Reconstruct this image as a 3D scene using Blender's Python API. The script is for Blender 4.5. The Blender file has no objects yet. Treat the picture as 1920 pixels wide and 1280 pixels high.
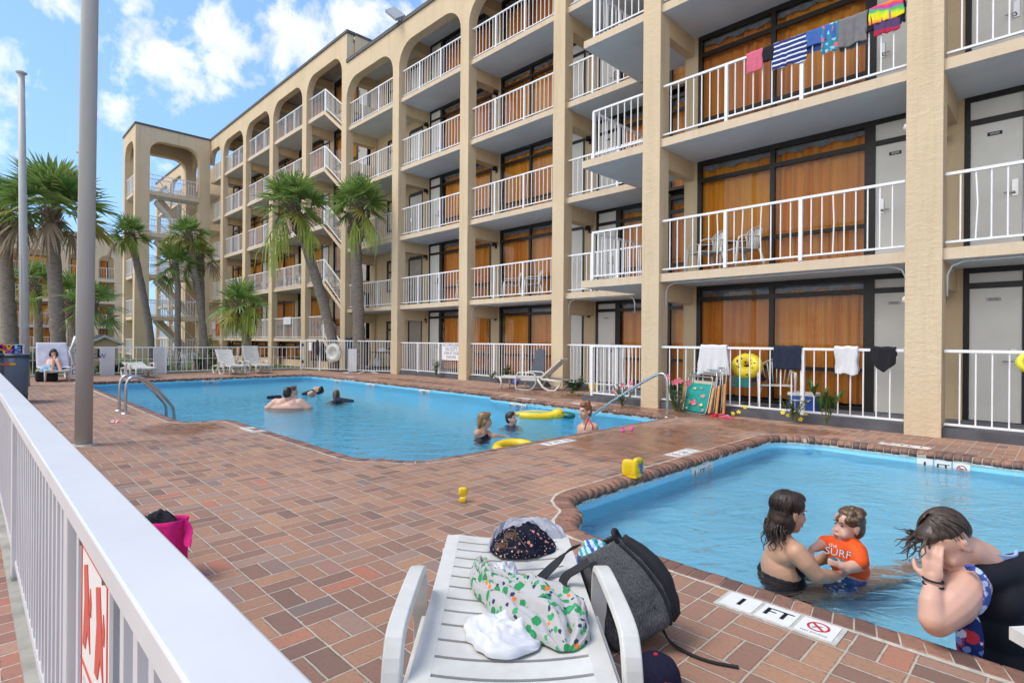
import bpy, bmesh, math, random
import numpy as np
from mathutils import Vector, Matrix, noise as mnoise
from mathutils.geometry import tessellate_polygon
random.seed(7)
SC = bpy.context.scene
COL = SC.collection
R = math.radians
HC = 1.28                                   # camera height above the brick deck
# ------------------------------------------------------------------ camera
FPX, YAW, ROLL, PITCH = 1038.04, 0.780261, 0.00764182, 0.000594582
_f = Vector((-math.cos(YAW)*math.cos(PITCH), math.sin(YAW)*math.cos(PITCH), -math.sin(PITCH)))
_r = _f.cross(Vector((0, 0, 1))).normalized(); _u = _r.cross(_f)
RT = math.cos(ROLL)*_r + math.sin(ROLL)*_u
UP = -math.sin(ROLL)*_r + math.cos(ROLL)*_u
FW = _f
CAMP = Vector((0, 0, HC))
def ray(x, y): return FW + (x-960)/FPX*RT - (y-640)/FPX*UP
def G(x, y, z=0.0):                          # point of the photo on a level z
    d = ray(x, y); return CAMP + d*((z-HC)/d.z)
def FY(x, y, Y): d = ray(x, y); return CAMP + d*(Y/d.y)
def FX(x, y, X): d = ray(x, y); return CAMP + d*(X/d.x)
def FD(x, y, t): return CAMP + ray(x, y)*t
cam = bpy.data.cameras.new('camera'); camo = bpy.data.objects.new('camera', cam); COL.objects.link(camo)
cam.sensor_fit = 'HORIZONTAL'; cam.sensor_width = 36; cam.lens = FPX*36/1920
cam.clip_start = 0.03; cam.clip_end = 3000
m = Matrix((RT, UP, -FW)).transposed().to_4x4(); m.translation = CAMP
camo.matrix_world = m
SC.camera = camo
# ------------------------------------------------------------------ materials
class NT:
    def __init__(s, name):
        s.m = bpy.data.materials.new(name); s.m.use_nodes = True
        s.t = s.m.node_tree; s.t.nodes.clear()
        s.out = s.t.nodes.new('ShaderNodeOutputMaterial')
        s._geo = s._tc = None
    def n(s, typ, **kw):
        nd = s.t.nodes.new('ShaderNode'+typ)
        for k, v in kw.items(): setattr(nd, k, v)
        return nd
    def lk(s, a, b):
        if a is None: return
        if isinstance(a, (int, float)): b.default_value = a
        elif isinstance(a, (tuple, list)):
            b.default_value = tuple(a) if len(a) == len(b.default_value) else tuple(a)+(1.0,)
        else: s.t.links.new(a, b)
    def M(s, op, a, b=None, c=None, clamp=False):
        nd = s.n('Math', operation=op, use_clamp=clamp)
        for i, v in enumerate((a, b, c)):
            if v is not None: s.lk(v, nd.inputs[i])
        return nd.outputs[0]
    def V(s, op, a, b=None, scale=None):
        nd = s.n('VectorMath', operation=op); s.lk(a, nd.inputs[0])
        if b is not None: s.lk(b, nd.inputs[1])
        if scale is not None: s.lk(scale, nd.inputs['Scale'])
        return nd.outputs[0]
    def mix(s, f, a, b, blend='MIX'):
        nd = s.n('Mix', data_type='RGBA', blend_type=blend); s.lk(f, nd.inputs[0]); s.lk(a, nd.inputs[6]); s.lk(b, nd.inputs[7])
        return nd.outputs[2]
    def ramp(s, f, stops, interp='LINEAR'):
        nd = s.n('ValToRGB'); s.lk(f, nd.inputs[0]); e = nd.color_ramp.elements; nd.color_ramp.interpolation = interp
        while len(e) < len(stops): e.new(0.5)
        for el, (p, c) in zip(e, stops):
            el.position = p; el.color = (c, c, c, 1) if isinstance(c, (int, float)) else tuple(c)+(1,)
        return nd.outputs[0]
    def pos(s):
        if not s._geo: s._geo = s.n('NewGeometry')
        return s._geo.outputs['Position']
    def island(s):
        s.pos(); return s._geo.outputs['Random Per Island']
    def obj(s):
        if not s._tc: s._tc = s.n('TexCoord')
        return s._tc.outputs['Object']
    def gen(s):
        s.obj(); return s._tc.outputs['Generated']
    def uv(s):
        s.obj(); return s._tc.outputs['UV']
    def noise(s, scale, vec=None, detail=4, rough=0.55, dist=0.0):
        nd = s.n('TexNoise'); nd.inputs['Scale'].default_value = scale; nd.inputs['Detail'].default_value = detail
        nd.inputs['Roughness'].default_value = rough; nd.inputs['Distortion'].default_value = dist
        s.lk(vec if vec is not None else s.pos(), nd.inputs['Vector']); return nd.outputs['Fac']
    def voro(s, scale, vec=None, feature='F1', out='Distance'):
        nd = s.n('TexVoronoi', feature=feature); nd.inputs['Scale'].default_value = scale
        s.lk(vec if vec is not None else s.pos(), nd.inputs['Vector']); return nd.outputs[out]
    def sep(s, v):
        nd = s.n('SeparateXYZ'); s.lk(v, nd.inputs[0]); return nd.outputs
    def comb(s, x, y, z=0.0):
        nd = s.n('CombineXYZ')
        for i, v in enumerate((x, y, z)): s.lk(v, nd.inputs[i])
        return nd.outputs[0]
    def white(s, v, color=False):
        nd = s.n('TexWhiteNoise'); s.lk(v, nd.inputs['Vector']); return nd.outputs['Color' if color else 'Value']
    def bump(s, h, strength=0.5, dist=0.01):
        nd = s.n('Bump'); nd.inputs['Strength'].default_value = strength; nd.inputs['Distance'].default_value = dist
        s.lk(h, nd.inputs['Height']); return nd.outputs[0]
    def bsdf(s, color=None, rough=0.6, metal=0.0, normal=None, spec=0.4, trans=None, sss=None, alpha=None):
        p = s.n('BsdfPrincipled'); s.lk(color, p.inputs['Base Color']); s.lk(rough, p.inputs['Roughness'])
        s.lk(metal, p.inputs['Metallic']); s.lk(spec, p.inputs['Specular IOR Level'])
        if normal is not None: s.lk(normal, p.inputs['Normal'])
        if sss:
            p.inputs['Subsurface Weight'].default_value = sss; p.inputs['Subsurface Radius'].default_value = (0.012, 0.004, 0.002)
            p.inputs['Subsurface Scale'].default_value = 1.0
        s.t.links.new(p.outputs[0], s.out.inputs[0]); return p
def simple(name, c, rough=0.6, metal=0.0, var=0.08, scale=6.0, bump=0.0, bscale=60.0, spec=0.4, bdist=0.004):
    t = NT(name); f = t.noise(scale)
    lo = tuple(x*(1-var) for x in c); hi = tuple(min(1, x*(1+var)) for x in c)
    col = t.ramp(f, [(0.3, lo), (0.7, hi)])
    nrm = t.bump(t.noise(bscale, detail=3), bump, bdist) if bump else None
    t.bsdf(col, rough, metal, nrm, spec); return t.m
# ------------------------------------------------------------------ mesh builder
class MB:
    def __init__(s): s.v = []; s.f = []; s.mi = []; s.sm = []; s.uv = {}
    def quad(s, a, b, c, d, mi=0, sm=False):
        k = len(s.v); s.v += [tuple(a), tuple(b), tuple(c), tuple(d)]; s.f.append((k, k+1, k+2, k+3)); s.mi.append(mi); s.sm.append(sm)
    def poly(s, pts, mi=0, sm=False):
        k = len(s.v); s.v += [tuple(p) for p in pts]; s.f.append(tuple(range(k, k+len(pts)))); s.mi.append(mi); s.sm.append(sm)
    def box(s, x0, x1, y0, y1, z0, z1, mi=0, skip=''):
        k = len(s.v)
        s.v += [(x0, y0, z0), (x1, y0, z0), (x1, y1, z0), (x0, y1, z0), (x0, y0, z1), (x1, y0, z1), (x1, y1, z1), (x0, y1, z1)]
        F = {'b': (0, 3, 2, 1), 't': (4, 5, 6, 7), 'f': (0, 1, 5, 4), 'r': (1, 2, 6, 5), 'k': (2, 3, 7, 6), 'l': (3, 0, 4, 7)}
        for n, q in F.items():
            if n in skip: continue
            s.f.append(tuple(k+i for i in q)); s.mi.append(mi[n] if isinstance(mi, dict) and n in mi else (mi if not isinstance(mi, dict) else mi.get('', 0))); s.sm.append(False)
    def obox(s, c, ax, ay, az, mi=0, taper=1.0):       # oriented box: centre + half axes
        c, ax, ay, az = map(Vector, (c, ax, ay, az)); k = len(s.v)
        for sz in (-1, 1):
            q = taper if sz > 0 else 1.0
            for sx, sy in ((-1, -1), (1, -1), (1, 1), (-1, 1)): s.v.append(tuple(c+ax*sx*q+ay*sy*q+az*sz))
        for q in ((0, 3, 2, 1), (4, 5, 6, 7), (0, 1, 5, 4), (1, 2, 6, 5), (2, 3, 7, 6), (3, 0, 4, 7)):
            s.f.append(tuple(k+i for i in q)); s.mi.append(mi); s.sm.append(False)
    def bar(s, a, b, w, h=None, mi=0, up=(0, 0, 1)):   # square bar from a to b
        a, b = Vector(a), Vector(b); d = b-a
        u = Vector(up); 
        if abs(d.normalized().dot(u)) > 0.98: u = Vector((0, 1, 0))
        x = d.cross(u).normalized()*w/2; y = x.cross(d).normalized()*(h or w)/2
        s.obox((a+b)/2, x, y, d/2, mi)
    def tube(s, pts, r, n=8, mi=0, caps=True, sm=True, flat=None):
        pts = [Vector(p) for p in pts]; k0 = len(s.v); m_ = len(pts)
        rr = r if isinstance(r, (list, tuple)) else [r]*m_
        prev = None
        for i, p in enumerate(pts):
            t = (pts[min(i+1, m_-1)]-pts[max(i-1, 0)])
            if t.length < 1e-9: t = Vector((0, 0, 1))
            t.normalize()
            if prev is None:
                a = Vector((0, 0, 1)) if abs(t.z) < 0.9 else Vector((1, 0, 0))
                x = t.cross(a).normalized()
            else:
                x = (prev - t*prev.dot(t))
                x = x.normalized() if x.length > 1e-6 else t.orthogonal().normalized()
            prev = x; y = t.cross(x)
            fl = flat if flat else 1.0
            for j in range(n):
                a = 2*math.pi*j/n; s.v.append(tuple(p + x*math.cos(a)*rr[i] + y*math.sin(a)*rr[i]*fl))
        for i in range(m_-1):
            for j in range(n):
                a = k0+i*n+j; b = k0+i*n+(j+1) % n
                s.f.append((a, b, b+n, a+n)); s.mi.append(mi); s.sm.append(sm)
        if caps:
            s.f.append(tuple(k0+j for j in reversed(range(n)))); s.mi.append(mi); s.sm.append(False)
            s.f.append(tuple(k0+(m_-1)*n+j for j in range(n))); s.mi.append(mi); s.sm.append(False)
    def lathe(s, c, prof, n=16, mi=0, axis=(0, 0, 1), sm=True):
        c = Vector(c); ax = Vector(axis).normalized(); x = ax.orthogonal().normalized(); y = ax.cross(x); k0 = len(s.v)
        for r, h in prof:
            for j in range(n):
                a = 2*math.pi*j/n; s.v.append(tuple(c+ax*h+(x*math.cos(a)+y*math.sin(a))*r))
        for i in range(len(prof)-1):
            for j in range(n):
                a = k0+i*n+j; b = k0+i*n+(j+1) % n
                s.f.append((a, b, b+n, a+n)); s.mi.append(mi); s.sm.append(sm)
    def ell(s, c, r, n=14, m_=9, mi=0, M3=None):
        c = Vector(c); k0 = len(s.v)
        rx, ry, rz = r if isinstance(r, (list, tuple)) else (r, r, r)
        for i in range(m_+1):
            t = math.pi*i/m_
            for j in range(n):
                a = 2*math.pi*j/n; p = Vector((rx*math.sin(t)*math.cos(a), ry*math.sin(t)*math.sin(a), rz*math.cos(t)))
                if M3 is not None: p = M3 @ p
                s.v.append(tuple(c+p))
        for i in range(m_):
            for j in range(n):
                a = k0+i*n+j; b = k0+i*n+(j+1) % n
                s.f.append((a, a+n, b+n, b)); s.mi.append(mi); s.sm.append(True)
    def grid(s, fn, nu, nv, mi=0, sm=True, closed=False):
        k0 = len(s.v)
        for i in range(nu+1):
            for j in range(nv+1):
                s.v.append(tuple(fn(i/nu, j/nv)))
        for i in range(nu):
            for j in range(nv):
                a = k0+i*(nv+1)+j
                s.f.append((a, a+nv+1, a+nv+2, a+1)); s.mi.append(mi); s.sm.append(sm)
                s.uv[len(s.f)-1] = [(i/nu, j/nv), ((i+1)/nu, j/nv), ((i+1)/nu, (j+1)/nv), (i/nu, (j+1)/nv)]
    def prism(s, pts, d, mi=0, mi_side=None, caps=True):     # polygon extruded by vector d
        pts = [Vector(p) for p in pts]; d = Vector(d); n = len(pts); k = len(s.v)
        s.v += [tuple(p) for p in pts] + [tuple(p+d) for p in pts]
        if caps:
            s.f.append(tuple(k+i for i in reversed(range(n)))); s.mi.append(mi); s.sm.append(False)
            s.f.append(tuple(k+n+i for i in range(n))); s.mi.append(mi); s.sm.append(False)
        for i in range(n):
            j = (i+1) % n
            s.f.append((k+i, k+j, k+n+j, k+n+i)); s.mi.append(mi if mi_side is None else mi_side); s.sm.append(False)
    def text(s, body, M4, size=1.0, mi=0, ext=0.0, align='CENTER'):
        v, f = text_mesh(body, align); k = len(s.v)
        for p in v: s.v.append(tuple(M4 @ Vector((p[0]*size, p[1]*size, ext))))
        for q in f: s.f.append(tuple(k+i for i in q)); s.mi.append(mi); s.sm.append(False)
    def build(s, name, mats, parent=None, solid=0.0, bevel=0.0, weld=0.0, fixn=False, subsurf=0):
        me = bpy.data.meshes.new(name); me.from_pydata(s.v, [], s.f); 
        if not isinstance(mats, (list, tuple)): mats = [mats]
        for m_ in mats: me.materials.append(m_)
        me.polygons.foreach_set('material_index', s.mi); me.polygons.foreach_set('use_smooth', s.sm)
        if s.uv:
            ul = me.uv_layers.new(name='UVMap')
            for fi, q in s.uv.items():
                ls = me.polygons[fi].loop_start
                for k, c in enumerate(q): ul.data[ls+k].uv = c
        me.update()
        if weld or fixn:
            bm = bmesh.new(); bm.from_mesh(me)
            if weld: bmesh.ops.remove_doubles(bm, verts=bm.verts, dist=weld)
            bmesh.ops.recalc_face_normals(bm, faces=bm.faces); bm.to_mesh(me); bm.free()
        o = bpy.data.objects.new(name, me); COL.objects.link(o)
        if solid:
            md = o.modifiers.new('thick', 'SOLIDIFY'); md.thickness = solid; md.offset = 0
        if bevel:
            md = o.modifiers.new('bev', 'BEVEL'); md.width = bevel; md.segments = 2; md.limit_method = 'ANGLE'
        if subsurf:
            md = o.modifiers.new('sub', 'SUBSURF'); md.levels = subsurf; md.render_levels = subsurf
        if parent is not None: adopt(o, parent)
        return o
def adopt(o, parent):
    o.parent = parent
    o.matrix_parent_inverse = wmat(parent).inverted()
def wmat(o):
    m_ = Matrix.Translation(o.location) @ o.rotation_euler.to_matrix().to_4x4() @ Matrix.Diagonal((*o.scale, 1))
    return wmat(o.parent) @ o.matrix_parent_inverse @ m_ if o.parent else m_
_tc = {}
def text_mesh(body, align='CENTER'):
    key = (body, align)
    if key in _tc: return _tc[key]
    cu = bpy.data.curves.new('txt', 'FONT'); cu.body = body; cu.align_x = align; cu.align_y = 'CENTER'; cu.size = 1.0; cu.resolution_u = 3
    ob = bpy.data.objects.new('txt', cu); COL.objects.link(ob)
    me = bpy.data.meshes.new_from_object(ob.evaluated_get(bpy.context.evaluated_depsgraph_get()))
    _tc[key] = ([v.co[:] for v in me.vertices], [tuple(p.vertices) for p in me.polygons])
    bpy.data.objects.remove(ob); bpy.data.curves.remove(cu); bpy.data.meshes.remove(me)
    return _tc[key]
def tag(o, label, cat, group=None, kind=None):
    if label: o['label'] = label
    if cat: o['category'] = cat
    if group: o['group'] = group
    if kind: o['kind'] = kind
    return o
def struct(o): o['kind'] = 'structure'; return o
def thing(name, label, cat, loc=(0, 0, 0), rz=0.0, group=None):
    o = bpy.data.objects.new(name, None); COL.objects.link(o); o.empty_display_size = 0.2
    o.location = loc; o.rotation_euler = (0, 0, rz); return tag(o, label, cat, group)
def clone(o, parent=None):
    c = o.copy(); COL.objects.link(c)
    if parent is not None: c.parent = parent
    for ch in [x for x in KIDS.get(o.name, [])]: pass
    for ch in list(o.children): clone(ch, c)
    return c
KIDS = {}
def copy_thing(o, label, loc=None, rz=None, group=None):
    c = clone(o)
    if loc is not None: c.location = loc
    if rz is not None: c.rotation_euler = (0, 0, rz)
    c['label'] = label
    if group: c['group'] = group
    return c
def frame4(o, x, y):                         # matrix with given x, y axes and origin
    x = Vector(x).normalized(); y = Vector(y); y = (y-x*y.dot(x)).normalized(); z = x.cross(y)
    m_ = Matrix((x, y, z)).transposed().to_4x4(); m_.translation = Vector(o); return m_
def fbm(p, o=3):
    return mnoise.fractal(Vector(p), 1.0, 2.0, o)
# ------------------------------------------------------------------ materials of the place
def m_stucco(name, c, strength=0.7):
    t = NT(name); p = t.pos()
    st = t.V('MULTIPLY', p, (1.0, 1.0, 1.7))
    a = t.noise(9, st, 5, 0.6, 0.6); b = t.noise(42, st, 4, 0.6); big = t.noise(0.9, p, 3)
    h = t.M('ADD', t.M('MULTIPLY', t.M('POWER', a, 2.0), 1.6), t.M('MULTIPLY', b, 0.45))
    col = t.mix(t.ramp(big, [(0.3, 0.0), (0.75, 1.0)]), tuple(x*0.95 for x in c), tuple(x*1.04 for x in c))
    streak = t.noise(3.0, t.V('MULTIPLY', p, (1.6, 1.6, 0.12)), 5, 0.7)
    col = t.mix(t.ramp(streak, [(0.50, 0.0), (0.78, 0.6)]), col, tuple(x*y for x, y in zip(c, (0.74, 0.68, 0.60))))
    t.bsdf(col, 0.85, 0, t.bump(h, strength, 0.018), 0.2); return t.m
M_STUC = m_stucco('beige_stucco', (0.66, 0.525, 0.36), 0.42)
M_STUC2 = m_stucco('beige_stucco_smooth', (0.62, 0.475, 0.30), 0.25)
M_FASC = m_stucco('fascia_paint', (0.66, 0.53, 0.39), 0.2)
def m_soffit():
    t = NT('soffit_paint'); n = t.noise(1.3, detail=5, rough=0.65)
    c = t.ramp(n, [(0.25, (0.60, 0.66, 0.71)), (0.7, (0.70, 0.745, 0.78))])
    t.bsdf(c, 0.75, 0, t.bump(t.noise(70), 0.15, 0.003), 0.25); return t.m
M_SOFF = m_soffit()
M_FLOOR = simple('balcony_floor_paint', (0.14, 0.16, 0.19), 0.7, var=0.2, scale=3)
M_CURB = simple('dark_curb_paint', (0.10, 0.10, 0.115), 0.7, var=0.25, scale=4)
M_RAIL = simple('white_rail_paint', (0.82, 0.82, 0.84), 0.35, var=0.05, scale=9)
def m_fence():
    t = NT('white_fence_paint'); p = t.pos()
    n = t.noise(30, p, 4, 0.6); n2 = t.noise(2.4, p, 4, 0.65)
    c = t.mix(t.ramp(n2, [(0.3, 0.0), (0.75, 1.0)]), (0.60, 0.60, 0.615), (0.70, 0.70, 0.715))
    dirt = t.ramp(t.noise(55, t.V('MULTIPLY', p, (1, 1, 0.25)), 5, 0.7), [(0.66, 0.0), (0.78, 0.5)])
    c = t.mix(dirt, c, (0.55, 0.53, 0.50))
    t.bsdf(c, 0.38, 0, t.bump(n, 0.12, 0.002), 0.45); return t.m
M_FENCE = m_fence()
def m_plastic():
    t = NT('white_plastic'); p = t.pos()
    n2 = t.noise(7, p, 4, 0.6)
    c = t.mix(t.ramp(n2, [(0.35, 0.0), (0.75, 1.0)]), (0.60, 0.58, 0.54), (0.73, 0.72, 0.69))
    spots = t.ramp(t.noise(90, p, 3, 0.7), [(0.70, 0.0), (0.8, 0.4)])
    c = t.mix(spots, c, (0.5, 0.47, 0.42))
    t.bsdf(c, t.ramp(t.noise(20, p), [(0.3, 0.3), (0.7, 0.5)]), 0, t.bump(t.noise(120, p), 0.08, 0.002), 0.45); return t.m
M_PLAST = m_plastic()
M_FRAME = simple('dark_bronze_frame', (0.018, 0.016, 0.014), 0.4, var=0.3, scale=12)
M_DOOR = simple('door_paint', (0.74, 0.71, 0.65), 0.5, var=0.05, scale=2)
M_DOORM = simple('grey_metal_door', (0.36, 0.31, 0.26), 0.45, metal=0.2, var=0.1, scale=2)
M_PLATE = simple('black_number_plate', (0.02, 0.02, 0.02), 0.5)
M_PLATE2 = simple('pale_number_plate', (0.5, 0.48, 0.47), 0.5)
M_WHITE = simple('white_lettering', (0.85, 0.85, 0.85), 0.5, var=0.02)
M_BLACK = simple('black_lettering', (0.03, 0.03, 0.035), 0.6, var=0.1)
M_STEEL = simple('stainless_steel', (0.52, 0.51, 0.49), 0.26, metal=0.95, var=0.06, scale=20)
M_POLE = None
def m_curtain():
    t = NT('orange_curtain'); p = t.pos(); x = t.sep(p)
    n = t.noise(5.0, t.comb(t.M('ADD', x[0], x[1]), 0.0, t.M('MULTIPLY', x[2], 0.08)), 4, 0.65)
    n2 = t.noise(0.35, p, 1)
    c = t.ramp(n, [(0.25, (0.72, 0.25, 0.022)), (0.5, (0.88, 0.36, 0.04)), (0.75, (0.95, 0.47, 0.075))])
    c = t.mix(t.ramp(n2, [(0.42, 0.0), (0.62, 0.5)]), c, (0.66, 0.20, 0.09))
    b = t.bsdf(c, 0.9, 0, None, 0.1); return t.m
M_CURT = m_curtain()
M_VAL = simple('grey_curtain_lining', (0.25, 0.27, 0.30), 0.9, var=0.3, scale=8)
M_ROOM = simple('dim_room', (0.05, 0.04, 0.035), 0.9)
def m_glass():
    t = NT('window_glass'); fr = t.n('Fresnel'); fr.inputs['IOR'].default_value = 1.52
    n = t.bump(t.noise(1.1, detail=1), 0.05, 0.02); t.lk(n, fr.inputs['Normal'])
    tr = t.n('BsdfTransparent'); tr.inputs[0].default_value = (0.95, 0.955, 0.95, 1)
    gl = t.n('BsdfGlossy'); gl.inputs['Roughness'].default_value = 0.01; gl.inputs[0].default_value = (0.95, 0.97, 1, 1); t.lk(n, gl.inputs['Normal'])
    mx = t.n('MixShader'); t.lk(t.M('MULTIPLY', fr.outputs[0], 0.55, clamp=True), mx.inputs[0]); t.lk(tr.outputs[0], mx.inputs[1]); t.lk(gl.outputs[0], mx.inputs[2])
    t.lk(mx.outputs[0], t.out.inputs[0]); return t.m
M_GLASS = m_glass()
# ---- brick deck: basket weave, all procedural
def m_deck(name, cell=0.218, weave=True, tint=(1, 1, 1), redder=0.0):
    t = NT(name); p = t.pos()
    wob = t.V('SCALE', t.V('SUBTRACT', t.n('TexNoise').outputs['Color'], (0.5, 0.5, 0.5)), scale=0.006)
    nz = t.t.nodes[-3] if False else None
    nn = [x for x in t.t.nodes if x.type == 'TEX_NOISE'][0]; nn.inputs['Scale'].default_value = 16; nn.inputs['Detail'].default_value = 2; t.lk(p, nn.inputs['Vector'])
    q = t.V('ADD', p, wob); x, y, z = t.sep(q)
    X = t.M('DIVIDE', x, cell); Y = t.M('DIVIDE', y, cell)
    if weave:
        ix = t.M('FLOOR', X); iy = t.M('FLOOR', Y); fx = t.M('FRACT', X); fy = t.M('FRACT', Y)
        par = t.M('MODULO', t.M('ABSOLUTE', t.M('ADD', ix, iy)), 2.0)
        def sw(a, b): return t.M('ADD', t.M('MULTIPLY', a, t.M('SUBTRACT', 1.0, par)), t.M('MULTIPLY', b, par))
        u = sw(fx, fy); w = t.M('MULTIPLY', sw(fy, fx), 2.0)
        row = t.M('FLOOR', w); v = t.M('FRACT', w)
        idv = t.comb(ix, iy, row)
        du = t.M('MULTIPLY', t.M('MINIMUM', u, t.M('SUBTRACT', 1.0, u)), cell)
        dv = t.M('MULTIPLY', t.M('MINIMUM', v, t.M('SUBTRACT', 1.0, v)), cell/2)
    else:                                            # soldier course laid across the walk
        iy = t.M('FLOOR', t.M('DIVIDE', t.M('ADD', y, 5.0), 0.30)); fy = t.M('FRACT', t.M('DIVIDE', t.M('ADD', y, 5.0), 0.30))
        X2 = t.M('DIVIDE', x, 0.112); ix = t.M('FLOOR', X2); fx = t.M('FRACT', X2)
        idv = t.comb(ix, iy, 0.0)
        du = t.M('MULTIPLY', t.M('MINIMUM', fy, t.M('SUBTRACT', 1.0, fy)), 0.30)
        dv = t.M('MULTIPLY', t.M('MINIMUM', fx, t.M('SUBTRACT', 1.0, fx)), 0.112)
    d = t.M('MINIMUM', du, dv)
    rnd = t.white(idv); rnd2 = t.white(t.V('ADD', idv, (17.3, 5.1, 3.7)))
    edge = t.M('ADD', d, t.M('MULTIPLY', t.M('SUBTRACT', t.noise(70, p, 3, 0.6), 0.5), 0.004))
    chip = t.M('MULTIPLY', t.ramp(t.noise(23, p, 3, 0.7), [(0.62, 0.0), (0.74, 1.0)]), 0.006)
    edge = t.M('SUBTRACT', edge, chip)
    brick = t.ramp(t.M('MULTIPLY', edge, 60.0), [(0.18, 0.0), (0.33, 1.0)])        # 1 on a brick, 0 in the joint
    lip = t.ramp(t.M('MULTIPLY', edge, 60.0), [(0.30, 0.0), (0.38, 1.0), (0.50, 1.0), (0.62, 0.0)])
    if redder:
        base = t.ramp(rnd, [(0.0, (0.22, 0.11, 0.10)), (0.3, (0.30, 0.145, 0.12)), (0.55, (0.37, 0.165, 0.13)), (0.78, (0.45, 0.15, 0.12)), (1.0, (0.40, 0.24, 0.19))])
    else:
        base = t.ramp(rnd, [(0.0, (0.19, 0.115, 0.095)), (0.12, (0.265, 0.15, 0.115)), (0.40, (0.345, 0.185, 0.13)), (0.72, (0.40, 0.215, 0.14)), (0.93, (0.455, 0.255, 0.155)), (1.0, (0.45, 0.17, 0.115))])
    gr = t.noise(2.2, p, 5, 0.65); base = t.mix(t.ramp(gr, [(0.35, 0.0), (0.8, 0.4)]), base, (0.37, 0.245, 0.175))
    fine = t.noise(48, p, 5, 0.7); base = t.mix(t.ramp(fine, [(0.25, 0.5), (0.5, 0.0)]), base, (0.17, 0.10, 0.085))
    base = t.mix(t.ramp(t.noise(120, p, 3, 0.7), [(0.66, 0.0), (0.74, 0.55)]), base, (0.62, 0.52, 0.44))
    pits = t.ramp(t.voro(34, p), [(0.06, 1.0), (0.12, 0.0)]); pits = t.M('MULTIPLY', pits, t.ramp(t.noise(9, p, 2), [(0.5, 0.0), (0.62, 1.0)]))
    base = t.mix(pits, base, (0.07, 0.05, 0.045))
    base = t.mix(t.M('MULTIPLY', lip, t.ramp(t.noise(31, p, 2), [(0.4, 0.0), (0.62, 0.75)])), base, (0.11, 0.075, 0.065))
    base = t.mix(t.ramp(rnd2, [(0.8, 0.0), (0.9, 0.35)]), base, (0.27, 0.24, 0.24))
    mort = t.mix(t.ramp(t.noise(14, p, 5, 0.7), [(0.3, 0.0), (0.75, 1.0)]), (0.40, 0.345, 0.27), (0.60, 0.54, 0.45))
    # water carried out of the pools: wet, darker, shinier brick
    wx, wy, _z = t.sep(p)
    def blob(cx, cy, rx, ry):
        a = t.M('DIVIDE', t.M('SUBTRACT', wx, cx), rx); b = t.M('DIVIDE', t.M('SUBTRACT', wy, cy), ry)
        return t.M('SUBTRACT', 1.0, t.M('SQRT', t.M('ADD', t.M('MULTIPLY', a, a), t.M('MULTIPLY', b, b))), clamp=True)
    if weave:
        wet = blob(-3.9, 6.4, 1.5, 2.6)
        for b in ((-8.9, 2.2, 1.2, 0.8), (-5.2, 9.1, 3.0, 0.6), (-3.2, 8.7, 1.6, 0.9), (-9.0, 10.0, 4.5, 0.8), (-14.5, 10.1, 4.5, 0.7)): wet = t.M('MAXIMUM', wet, blob(*b))
        wet = t.M('ADD', wet, t.M('MULTIPLY', t.M('SUBTRACT', t.noise(1.8, p, 5, 0.7), 0.5), 1.1))
        wet = t.ramp(wet, [(0.34, 0.0), (0.56, 1.0)])
    else: wet = 0.0
    col = t.mix(brick, mort, base)
    col = t.mix(wet, col, t.mix(1.0, col, (0.74, 0.58, 0.48), 'MULTIPLY'), 'MIX') if weave else col
    if tint != (1, 1, 1): col = t.mix(1.0, col, tint, 'MULTIPLY')
    soil = t.ramp(t.noise(0.55, p, 6, 0.72), [(0.42, 0.0), (0.72, 0.5)]); col = t.mix(soil, col, t.mix(1.0, col, (0.66, 0.60, 0.56), 'MULTIPLY'))
    h = t.M('ADD', brick, t.M('ADD', t.M('MULTIPLY', fine, 0.25), t.M('MULTIPLY', rnd2, 0.35)))
    rgh = t.M('SUBTRACT', 0.82, t.M('MULTIPLY', wet, 0.55)) if weave else 0.85
    t.bsdf(col, rgh, 0, t.bump(h, 0.55, 0.006), 0.35); return t.m
M_DECK = m_deck('basket_weave_brick')
M_WALK = m_deck('soldier_course_brick', weave=False, redder=1.0)
def m_coping():
    t = NT('bullnose_brick'); p = t.pos(); r = t.island()
    c = t.ramp(r, [(0.0, (0.15, 0.085, 0.07)), (0.3, (0.235, 0.125, 0.095)), (0.7, (0.32, 0.165, 0.115)), (1.0, (0.38, 0.20, 0.14))])
    c = t.mix(t.ramp(t.noise(40, p, 5, 0.7), [(0.3, 0.55), (0.55, 0.0)]), c, (0.10, 0.06, 0.05))
    c = t.mix(t.ramp(t.noise(90, p, 4, 0.7), [(0.66, 0.0), (0.74, 0.7)]), c, (0.62, 0.50, 0.40))
    z = t.sep(p)[2]
    c = t.mix(t.ramp(t.M('ADD', z, t.M('MULTIPLY', t.noise(25, p, 3), 0.03)), [(-0.0, 0.0), (0.0, 0.0)]), c, c)
    low_tone = t.ramp(t.M('ADD', t.M('MULTIPLY', z, -12.0), t.M('SUBTRACT', t.noise(18, p, 4), 0.5)), [(0.35, 0.0), (0.75, 0.85)])  # darker blue-grey towards the underside of the nose
    c = t.mix(low_tone, c, (0.045, 0.055, 0.06))
    t.bsdf(c, 0.6, 0, t.bump(t.noise(80, p, 4), 0.35, 0.003), 0.35); return t.m
M_COPE = m_coping()
M_MORT = simple('coping_mortar', (0.55, 0.50, 0.42), 0.9, var=0.25, scale=20, bump=0.4, bscale=120)
M_SCALE = simple('waterline_scale', (0.62, 0.60, 0.54), 0.8, var=0.4, scale=40, bump=0.6, bscale=90)
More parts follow.
